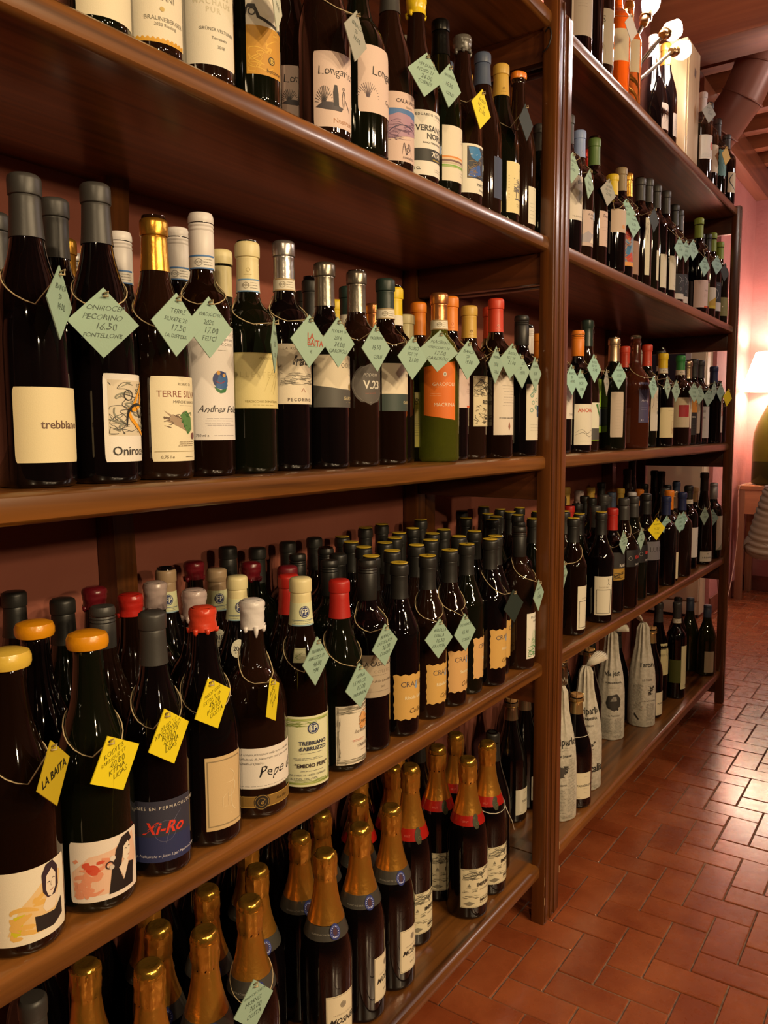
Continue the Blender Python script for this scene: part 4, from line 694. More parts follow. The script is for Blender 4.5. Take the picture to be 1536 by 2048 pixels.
def label_shape(kind, t):   # half-width factor left and right at height t (0 bottom, 1 top), in -1..1
    if kind == 'circle': q = math.sqrt(max(0, 1 - (2 * t - 1) ** 2)); return -q, q
    if kind == 'wavy': return -1 + .03 * math.sin(t * 31) + .02 * math.sin(t * 17), 1 - .03 * math.sin(t * 27)
    if kind == 'round': q = 1 - .10 * max(0, abs(2 * t - 1) - .9) * 10 * .5; return -q, q
    return -1, 1
def make_label(root, spec, kk, H, az_fix=None):
    name, z0, z1, az, hw = spec
    art = ART.get(name, ART['blank']); bg, shape, items = art
    f, R0 = wrap(kk, H, az, hw, z0, 0.0003)
    W = hw * R0 * 1000; Hh = (z1 - z0) * 1000
    nx = max(10, int(hw * 24)); nz = 12 if shape in ('circle', 'wavy', 'slant') else 4; V = []; F = []
    if shape == 'round': ts = [0, .04, .1, .9, .96, 1]; nz = 5
    else: ts = [i / nz for i in range(nz + 1)]
    for t in ts:
        a, b = label_shape(shape, t)
        for i in range(nx + 1):
            u = a + (b - a) * i / nx; dy = 0
            if shape == 'slant': dy = (-.10 * (u + 1) / 2 if t < .5 else .12 * (u + 1) / 2 - .06) * (abs(2 * t - 1))
            if shape == 'wavy': dy = .018 * math.sin(u * 13) * (abs(2 * t - 1) ** 4)
            V.append(f(u * W, (t + dy) * Hh, 0))
    for j in range(nz):
        for i in range(nx): a = j * (nx + 1) + i; F.append((a, a + 1, a + nx + 2, a + nx + 1))
    lo = obj('label', mesh('label', V, F, paper(bg), smooth=True), root)
    if items:
        p = Print(); p.draw(items, W, Hh); p.build('print', f, lo)
    return lo

def build_bottle(i, s, k, x, y, H, cap, cc, L, back, desc):
    kk = kindof(k); r = RADI[kk]; n = 20 if back else 32
    root = thing('wine_bottle' if kk != 'champ' else 'sparkling_wine_bottle', desc, 'bottle', (x, y, SHELF_Z[s]), GROUP[(s, back)])
    g = {'bordc': 'clearg', 'bordo': 'amber', 'bordg': 'black', 'burgg': 'olive'}.get(k) or ('rose' if kk == 'amb' else ('black', 'brown', 'black', 'green', 'whitewine')[(i * 7) % 5])
    if s == 'S4' and not back: g = 'whitewine' if i % 3 else 'green'
    if cap == 'long' and cc == 'brownglass': g = 'brown'
    if desc.startswith('golden'): g = 'gold'
    if kk == 'champ': g = 'black'
    obj('glass', glass_mesh(kk, H, g, n, True), root)
    off = .0010; zc = {'bord': .79, 'burg': .80, 'con': .80, 'wide': .83, 'squat': .80, 'flute': .82, 'mag': .80, 'champ': .80, 'amb': .8}[kk] * H
    lipz = H * .95
    def capprof(z0, o=off):
        return along(kk, H, z0, H * .925, o, 5) + [(.0140 + o, H * .928), (.0136 + o, H * .932), (.0152 + o, H * .9345), (.0156 + o, H * .940), (.0156 + o, H * .982), (.0150 + o, H * .992), (.0125 + o, H * .999), (.004, H * 1.0005)]
    cz = []
    if cap in ('cap', 'foil', 'capb', 'foilb', 'capy', 'capep'):
        m = capmat(cc, cap.startswith('foil')); z0 = zc + (.014 if cap in ('capb', 'foilb') else .026 if cap == 'capep' else 0)
        co = obj('capsule', neckpart(('cap', kk, round(H, 2), round(z0, 3)), capprof(z0), n, m), root)
        if cap in ('capb', 'foilb'):
            bo = band(root, kk, H, zc - .002, z0 + .001, 'E8E2D0', .0013, n=n)
            if not back:
                p = Print(); W = 1.1 * (rad(kk, H, zc) + .0013) * 1000; hh = (z0 - zc + .003) * 1000
                st = '6E9CC8' if cap == 'capb' and cc in ('cream', 'white') else 'B8A078'
                p.draw([('r', -1, .0, 1, .10, st), ('r', -1, .9, 1, 1, st), ('c', -.25, .5, 4.2, .5, '9A8E78'), ('t', 'DOC', -.25, .5, 3.0, '8A8070'), ('g', .05, .2, .8, .8, 3, '8A8478')], W, hh)
                fz, _ = wrap(kk, H, -.7, 1, zc - .002, .0003, .0013); p.build('print', fz, bo)
        if cap == 'capep':
            bo = band(root, kk, H, zc - .006, z0 + .001, 'DDE0B4', .0013, n=n)
            p = Print(); hh = (z0 - zc + .007) * 1000
            p.draw([('r', -1, 0, 1, .06, '8FB0C0'), ('r', -1, .24, 1, .27, '5A6E8A'), ('g', -.9, .07, .9, .24, 2, '7A8078'), ('o', .1, .62, 8.6, '27336B'), ('c', .1, .62, 7.4, .7, 'E0E4D0'), ('t', 'EP', .1, .61, 7.5, 'E8EAD8', 'b')], 19, hh)
            fz, _ = wrap(kk, H, -.62, 1, zc - .006, .0003, .0013); p.build('print', fz, bo)
        if cap == 'capy':
            V, F = lathe([(.0, H + .0004), (.0148, H + .0004), (.0155, H + .0012), (.0150, H + .0020), (.0, H + .0016)], 20)
            key = ('ytop', round(H, 3))
            if key not in CM: CM[key] = mesh('top_disc', V, F, mat('yellow_disc', 'D8B838', 0.35), smooth=True, sharp=.6)
            obj('top_disc', CM[key], root)
            if not back:
                p = Print(); p.draw([('s', [(-.5, .1), (-.1, .3), (.1, -.1), (.5, .1)], 1.6, '3A2C10'), ('s', [(-.3, -.3), (.2, -.2)], 1.2, '3A2C10')], 10, 10)
                p.build('print', lambda a, b, l: (a / 1000, b / 1000, H + .0021 + l * .00003), root)
        if not back and cap in ('foil', 'capb', 'cap') and cc in ('orange', 'redorange', 'ochre', 'cream', 'lime', 'silver', 'lightblue'):
            p = Print(); d = {'orange': 'C25A10', 'redorange': 'F0B0A0', 'ochre': '7A5A20', 'cream': 'C8B880', 'lime': 'D8E0A0', 'silver': '40404A', 'lightblue': 'C8D0E8'}[cc]
            p.draw([('g', -.45, .02, .45, .22, 1, d), ('c', 0, .4, 2.6, .5, d), ('t', 'SGR' if cc == 'redorange' else 'M' if cc == 'ochre' else '', 0, .40, 2.2, d)], 14, 22)
            fz, _ = wrap(kk, H, -.75, 1, z0 + .004, .0003, off); p.build('print', fz, co)
    elif cap in ('screw', 'screwb'):
        m = capmat(cc, False); z0 = zc + (.014 if cap == 'screwb' else 0); R = .0158
        pr = [(R - .0004, z0), (R, z0 + .001), (R, H * .925)]
        for q in (.93, .945, .96): pr += [(R - .0007, H * q), (R + .0003, H * (q + .006))]
        pr += [(R, H * .985), (R - .0015, H * .998), (.004, H)]
        co = obj('screw_cap', neckpart(('screw', round(H, 3), round(z0, 3)), pr, n, m, name='screw_cap'), root)
        if cap == 'screwb':
            bo = obj('paper_band', neckpart(('sb', round(H, 3)), [(R + .0001, zc - .001), (R + .0002, z0 + .002)], n, paper('E8E4DC'), name='paper_band'), root)
            p = Print(); p.draw([('r', -1, 0, 1, .1, '4A7AB8'), ('r', -1, .88, 1, 1, '4A7AB8'), ('c', -.2, .48, 4.5, .5, '8A8888'), ('t', 'DOC', -.2, .48, 3.2, '7A7878'), ('g', .1, .2, .9, .8, 3, '8A8888')], 18, (z0 - zc + .003) * 1000)
            p.build('print', lambda a, b, l: ((R + .0006 + l * .00002) * math.cos(-.75 + a / 1000 / R), (R + .0006 + l * .00002) * math.sin(-.75 + a / 1000 / R), zc - .001 + b / 1000), bo)
    elif cap in ('wax', 'waxk', 'waxd'):
        ph = i * 1.7
        if cap == 'waxk':
            pr = [(.0185, H * .938), (.0212, H * .942), (.0226, H * .955), (.0226, H * .975), (.0205, H * .992), (.014, H * 1.0), (.003, H * 1.003)]
            wob = lambda a, z: .0004 * math.sin(3 * a + ph)
        else:
            zl = H * (.90 if cap == 'wax' else .865)
            pr = along(kk, H, zl, H * .93, .0016, 4) + [(.0168, H * .94), (.0176, H * .955), (.0172, H * .962), (.0178, H * .968), (.0176, H * .980), (.0164, H * .992), (.0118, H * 1.0), (.003, H * 1.002)]
            wob = lambda a, z: .0004 * math.sin(4 * a + ph + z * 300)
        me = neckpart(('wax', kk, round(H, 3), cap, i % 5), pr, n, waxmat(cc), wob, 'wax_seal')
        co = obj('wax_seal', me, root)
        if cap != 'waxk':
            # runs of wax of different length below the dipped edge
            V, F = [], []; zt = pr[0][1]
            for q in range(5):
                a = ph + q * 0.9; ln = (.002 + .003 * abs(math.sin(q * 2.3 + ph))) * (2.6 if cap == 'waxd' and q in (1, 2) else 1); rr = rad(kk, H, zt)
                pts = [((rr + .0010) * math.cos(a), (rr + .0010) * math.sin(a), zt + .004), ((rad(kk, H, zt - ln * .5) + .001) * math.cos(a), (rad(kk, H, zt - ln * .5) + .001) * math.sin(a), zt - ln * .5), ((rad(kk, H, zt - ln) + .0008) * math.cos(a), (rad(kk, H, zt - ln) + .0008) * math.sin(a), zt - ln)]
                v, f = tube(pts, .003, 6, radii=[.0040, .0030, .0012]); kx = len(V); V += v; F += [tuple(t + kx for t in ff) for ff in f]
            obj('wax_run', mesh('wax_run', V, F, waxmat(cc), smooth=True), co)
    elif cap in ('cork', 'corkw'):
        obj('cork', neckpart(('cork', round(H, 3)), [(.0095, H * .95), (.0098, H * 1.003), (.0092, H * 1.012), (.002, H * 1.0125)], 16, mat('cork', 'C29A66', 0.8, bump=.5, bscale=250, vary=.2), name='cork'), root)
        if cap == 'corkw': obj('wax_seal', neckpart(('cw', round(H, 3)), [(.0160, H * .962), (.0172, H * .972), (.0166, H * 1.0), (.011, H * 1.012), (.002, H * 1.016)], 16, waxmat('orange'), lambda a, z: .0012 * math.sin(3 * a), 'wax_seal'), root)
    elif cap in ('glass', 'glassc'):
        obj('stopper', neckpart(('gs', round(H, 3)), [(.009, H * .95), (.0095, H * .995), (.0150, H * 1.0), (.0155, H * 1.02), (.0120, H * 1.03), (.002, H * 1.032)], 18, GLASS['clear'], name='stopper'), root)
    elif cap == 'long':
        obj('capsule', neckpart(('lg', kk, round(H, 2)), along(kk, H, H * .80, H * .93, .0008, 4) + [(.0152, H * .935), (.0166, H * .945), (.0166, H * .99), (.012, H * .999), (.003, H * 1.0)], n, mat('sleeve_' + cc, CAPC[cc], .3), name='capsule'), root)
    elif cap == 'champ':
        blue = cc == 'blue'; zf = H * .66
        wr = lambda a, z: (.0009 * math.sin(9 * a + i) + .0006 * math.sin(17 * a + z * 900)) if z > H * .84 else .00012 * math.sin(22 * a)
        pr = along(kk, H, zf, H * .84, .0010, 6) + [(.0172, H * .855), (.0186, H * .865), (.0190, H * .90), (.0186, H * .915), (.0192, H * .93), (.0192, H * .955)]
        obj('foil', neckpart(('cf', round(H, 2), i % 4), pr + [(.0190, H * .962)], 36 if not back else 24, GOLDF, wr, 'foil'), root)
        obj('crown_foil', neckpart(('ct', round(H, 2)), [(.0190, H * .956), (.0188, H * .972), (.0176, H * .986), (.0150, H * .996), (.0120, H * .9995), (.0112, H * .9990), (.002, H * 1.000)], n, GOLDT, name='crown_foil'), root)
        col = mat('collar_grey', '46443F', .35) if blue else mat('collar_red', 'A81C14', .3)
        za = H * .605; co = obj('collar', neckpart(('cc', round(H, 2)), along(kk, H, za, zf + .003, .0014, 4), n, col, name='collar'), root)
        seal_az = -.45 if blue else -.55
        p = Print()
        if blue:
            p.draw([('t', 'FRANCIACORTA', -1.3, .35, 2.2, 'A8A49A', 'w'), ('o', 0, .5, 9.5, '23307A', 12), ('c', 0, .5, 8.9, .5, '6A78C8'), ('o', 0, .5, 4.2, '4A2A3A', 6)] + [('o', .0 + .33 * math.cos(q * .45), .5 + .40 * math.sin(q * .45), .75, 'C8D0F0') for q in range(14)] + [('t', 'COSTA', -.02, .1, 1.8, 'D8DCF8')], 20, (zf - za) * 1000)
        else:
            p.draw([('p', [(-.35, .1), (-.42, .5), (-.3, .95), (-.1, 1.25), (.2, 1.3), (.42, .95), (.30, .6), (.45, .2), (.25, -.25), (-.1, -.3)], '3A3A20'), ('c', -.2, .9, 2, .5, '6A6A3A'), ('c', .15, .3, 3.0, .6, '6A6A3A'), ('t', 'BRUT', -1.3, .5, 3.5, 'D8685A')], 18, (zf - za) * 1000)
        fz, _ = wrap(kk, H, seal_az, 1, za, .0006, .0014); p.build('neck_seal', fz, co)
    elif cap == 'mus':
        obj('capsule', neckpart(('mf', round(H, 2)), along(kk, H, H * .83, H * .93, .0009, 4) + [(.0172, H * .935), (.0178, H * .95), (.0172, H * .965), (.0150, H * .968)], n, capmat(cc, True)), root)
        co = obj('cork', neckpart(('mc', round(H, 3)), [(.0125, H * .966), (.0150, H * .975), (.0158, H * .99), (.0150, H * 1.004), (.002, H * 1.006)], 18, mat('wired_cork', 'B48A58', .6, bump=.4, bscale=200), name='cork'), root)
        V, F = [], []
        for q in range(4):
            a = q * PI / 2 + .4; v, f = tube([(.0185 * math.cos(a), .0185 * math.sin(a), H * .938), (.0186 * math.cos(a), .0186 * math.sin(a), H * .975), (.016 * math.cos(a), .016 * math.sin(a), H * 1.006), (.004 * math.cos(a), .004 * math.sin(a), H * 1.008)], .0008, 4); kx = len(V); V += v; F += [tuple(t + kx for t in ff) for ff in f]
        v, f = tube([(.0186 * math.cos(t * PI / 10), .0186 * math.sin(t * PI / 10), H * .94) for t in range(20)], .0010, 4, True); kx = len(V); V += v; F += [tuple(t + kx for t in ff) for ff in f]
        obj('wire_cage', mesh('wire_cage', V, F, mat('cage_wire', 'D0AC60', .25, .9), smooth=True), root)
    if L:
        make_label(root, L, kk, H)
        if L[0] == 'emid':
            for az in (-.95,):
                lo = make_label(root, ('neckl', H * .62, H * .62 + .02, az, .32), kk, H)
        if L[0] == 'pepe': make_label(root, ('pepeband', .018, .034, L[3], 1.15), kk, H)
    if back and cap == 'capep': make_label(root, ('y2018', H * .60, H * .60 + .028, -.75, .42), kk, H)
    return root

# ------------------------------------------------------------------ price tags
TAGC = dict(green='9DBBA8', yellow='F0DC1E', grey='A8A89C', pale='D8DCC8', dark='24302A', mint='A2CCBE', yellowback='C8B020', orangey='E0B428', white='F0EEE8')
SCR = '4A5A50'; SCY = '6A6410'
TAGTXT = {'onir': ['ONIROCEP', 'PECORINO', '16.50', 'PONTELLONE'], 'terr': ["TERRE", "SILVATE '20", '17.50', 'LA DISTESA'], 'verd': ['VERDICCHIO', '2020', '17.00', 'FELICI'], 'pod': ["PODIUM '16", '2016', '34.00', 'GAROFOLI'],
 'macr': ['MACRINA', 'VERDICCHIO 20', '17.00', 'GAROFOLI'], 'rod': ['RODITIS', "BARRIQUE '17", '40.00', 'KTIMA', 'LIGAS'], 'xiro': ["XI-RO '17", 'XINOMAVRO', 'RODITIS', '20.00', 'KTIMA', 'LIGAS'], 'pinot': ['PINOT GRIS', 'EXTRA T. 16', '45.00', 'PUNTO', 'GOSTA'],
 'treb': ['TREBBIANO', 'ABRUZZO 19', '44.00', 'PEPE'], 'serr': ['SERRA', 'LE MACIE', '17.00', 'TABARRINI'], 'bian': ['BIANCO', 'CASTELLADA', '36.00', 'COLLIO'], 'rib': ['RIBOLLA', 'GIALLA', '16.50', 'CRASTIN'], 'sauv': ['SAUVIGNON', '16.50', 'COLLIO'],
 'ros': ['FRANCIACORTA', 'MOSNEL', '30.00', 'COSTA'], 'noto': ['VERSANTE', 'NORD 21', '24.00', 'TORRES'], 's1': ['BIANCO', "'20", '19.00', ''], 's2': ['PASSERINA', '15.50', 'COLLI'], 's3': ['ROSSO', "IGT '19", '21.00', ''], '': [], 'ta': ['TA'], 'baita': ['LA', 'BAITA']}
STRING = mat('hemp_string', 'C8B48C', 0.8)
def build_tag(j, s, c, txt, pos, az, own, desc):
    B = BOTTLES[own]; kk = kindof(B[1]); H = B[4]; bx, by, bz = B[2], B[3], SHELF_Z[B[0]]
    hs = .0248; th = .0006; rr = random.Random(j * 13 + 5); roll = rr.uniform(-.10, .10) + (.25 if c in ('yellow',) and s == 'S2' else 0); tilt = rr.uniform(-.05, .05)
    D = hs * math.sqrt(2)
    rot = Matrix.Rotation(az, 4, 'Z') @ Matrix.Rotation(tilt, 4, 'Y') @ Matrix.Rotation(roll, 4, 'X')
    # card in local YZ plane, facing +X
    V = [(th, 0, D), (th, D, 0), (th, 0, -D), (th, -D, 0), (-th, 0, D), (-th, D, 0), (-th, 0, -D), (-th, -D, 0)]
    F = [(0, 3, 2, 1), (4, 5, 6, 7), (0, 1, 5, 4), (1, 2, 6, 5), (2, 3, 7, 6), (3, 0, 4, 7)]
    mt = mat('card_' + c, TAGC[c], .6, bump=.05, bscale=500)
    root = thing('price_tag', desc, 'price tag', pos, 'price tags hung on the bottles')
    root.matrix_world = Matrix.Translation(pos) @ rot
    card = obj('card', mesh('card', V, F, mt), root)
    p = Print(); sc = {'yellow': SCY, 'yellowback': '1C1C10', 'dark': '101412'}.get(c, SCR)
    n = len(TAGTXT[txt]); items = [('o', 0, .80, 1.5, '2A2622')]
    if txt == 'baita': items += [('t', 'LA', -.12, .18, 7.2, 'B0543C', 'bl'), ('t', 'BAITA', -.12, -.06, 7.2, 'B0543C', 'bl'), ('g', -.1, -.22, .5, -.16, 1, '6A7A6C'), ('t', '€', .1, -.40, 4, '6A7A6C')]
    elif txt == 'ta': items += [('t', 'LA BAITA', 0, 0, 8, sc, 'b')]
    else:
        for q, line in enumerate(TAGTXT[txt]):
            y = .52 - q * (.98 / max(1, n - 1)); big = line[:2].isdigit() and '.' in line
            if line: items.append(('t', line, .0 + .04 * (-1) ** q, y * .8, 6.4 if big else min(5.0, 44 / max(6, len(line)) * (1.15 - abs(y) * .55)), sc, 'ihn'))
    p.draw(items, D * 1000, D * 1000)
    p.build('writing', lambda a, b, l: (th + .0002 + l * .00003, a / 1000, b / 1000), card)
    # the string: a loop round the neck drawn down to the hole of the card
    W = root.matrix_world; hole = W @ Vector((.0006, 0, D * .80)); inv = W.inverted()
    pa = math.atan2(hole.y - by, hole.x - bx); zn = bz + H * (.76 if kk in ('bord', 'con', 'squat', 'amb') else .70)
    pts = []; N = 22; hd = math.hypot(hole.x - bx, hole.y - by)
    for q in range(N + 1):
        a = pa + .25 + (2 * PI - .5) * q / N; w_ = (1 + math.cos(a - pa)) / 2; z = zn + .006 - .045 * w_ ** 1.5; r_ = rad(kk, H, z - bz) + .0016; pts.append(Vector((bx + r_ * math.cos(a), by + r_ * math.sin(a), z)))
    pts = [hole] + pts + [hole]
    v, f = tube([inv @ q for q in pts], .0008, 4); obj('string', mesh('string', v, f, STRING, smooth=True), root)
    v, f = tube([inv @ (hole + Vector((.001, 0, .001))), inv @ (hole + Vector((.004, .003, .003))), inv @ (hole + Vector((.005, .002, -.002))), inv @ (hole + Vector((.002, -.002, -.002)))], .0011, 5); obj('knot', mesh('knot', v, f, STRING, smooth=True), root)
    return root

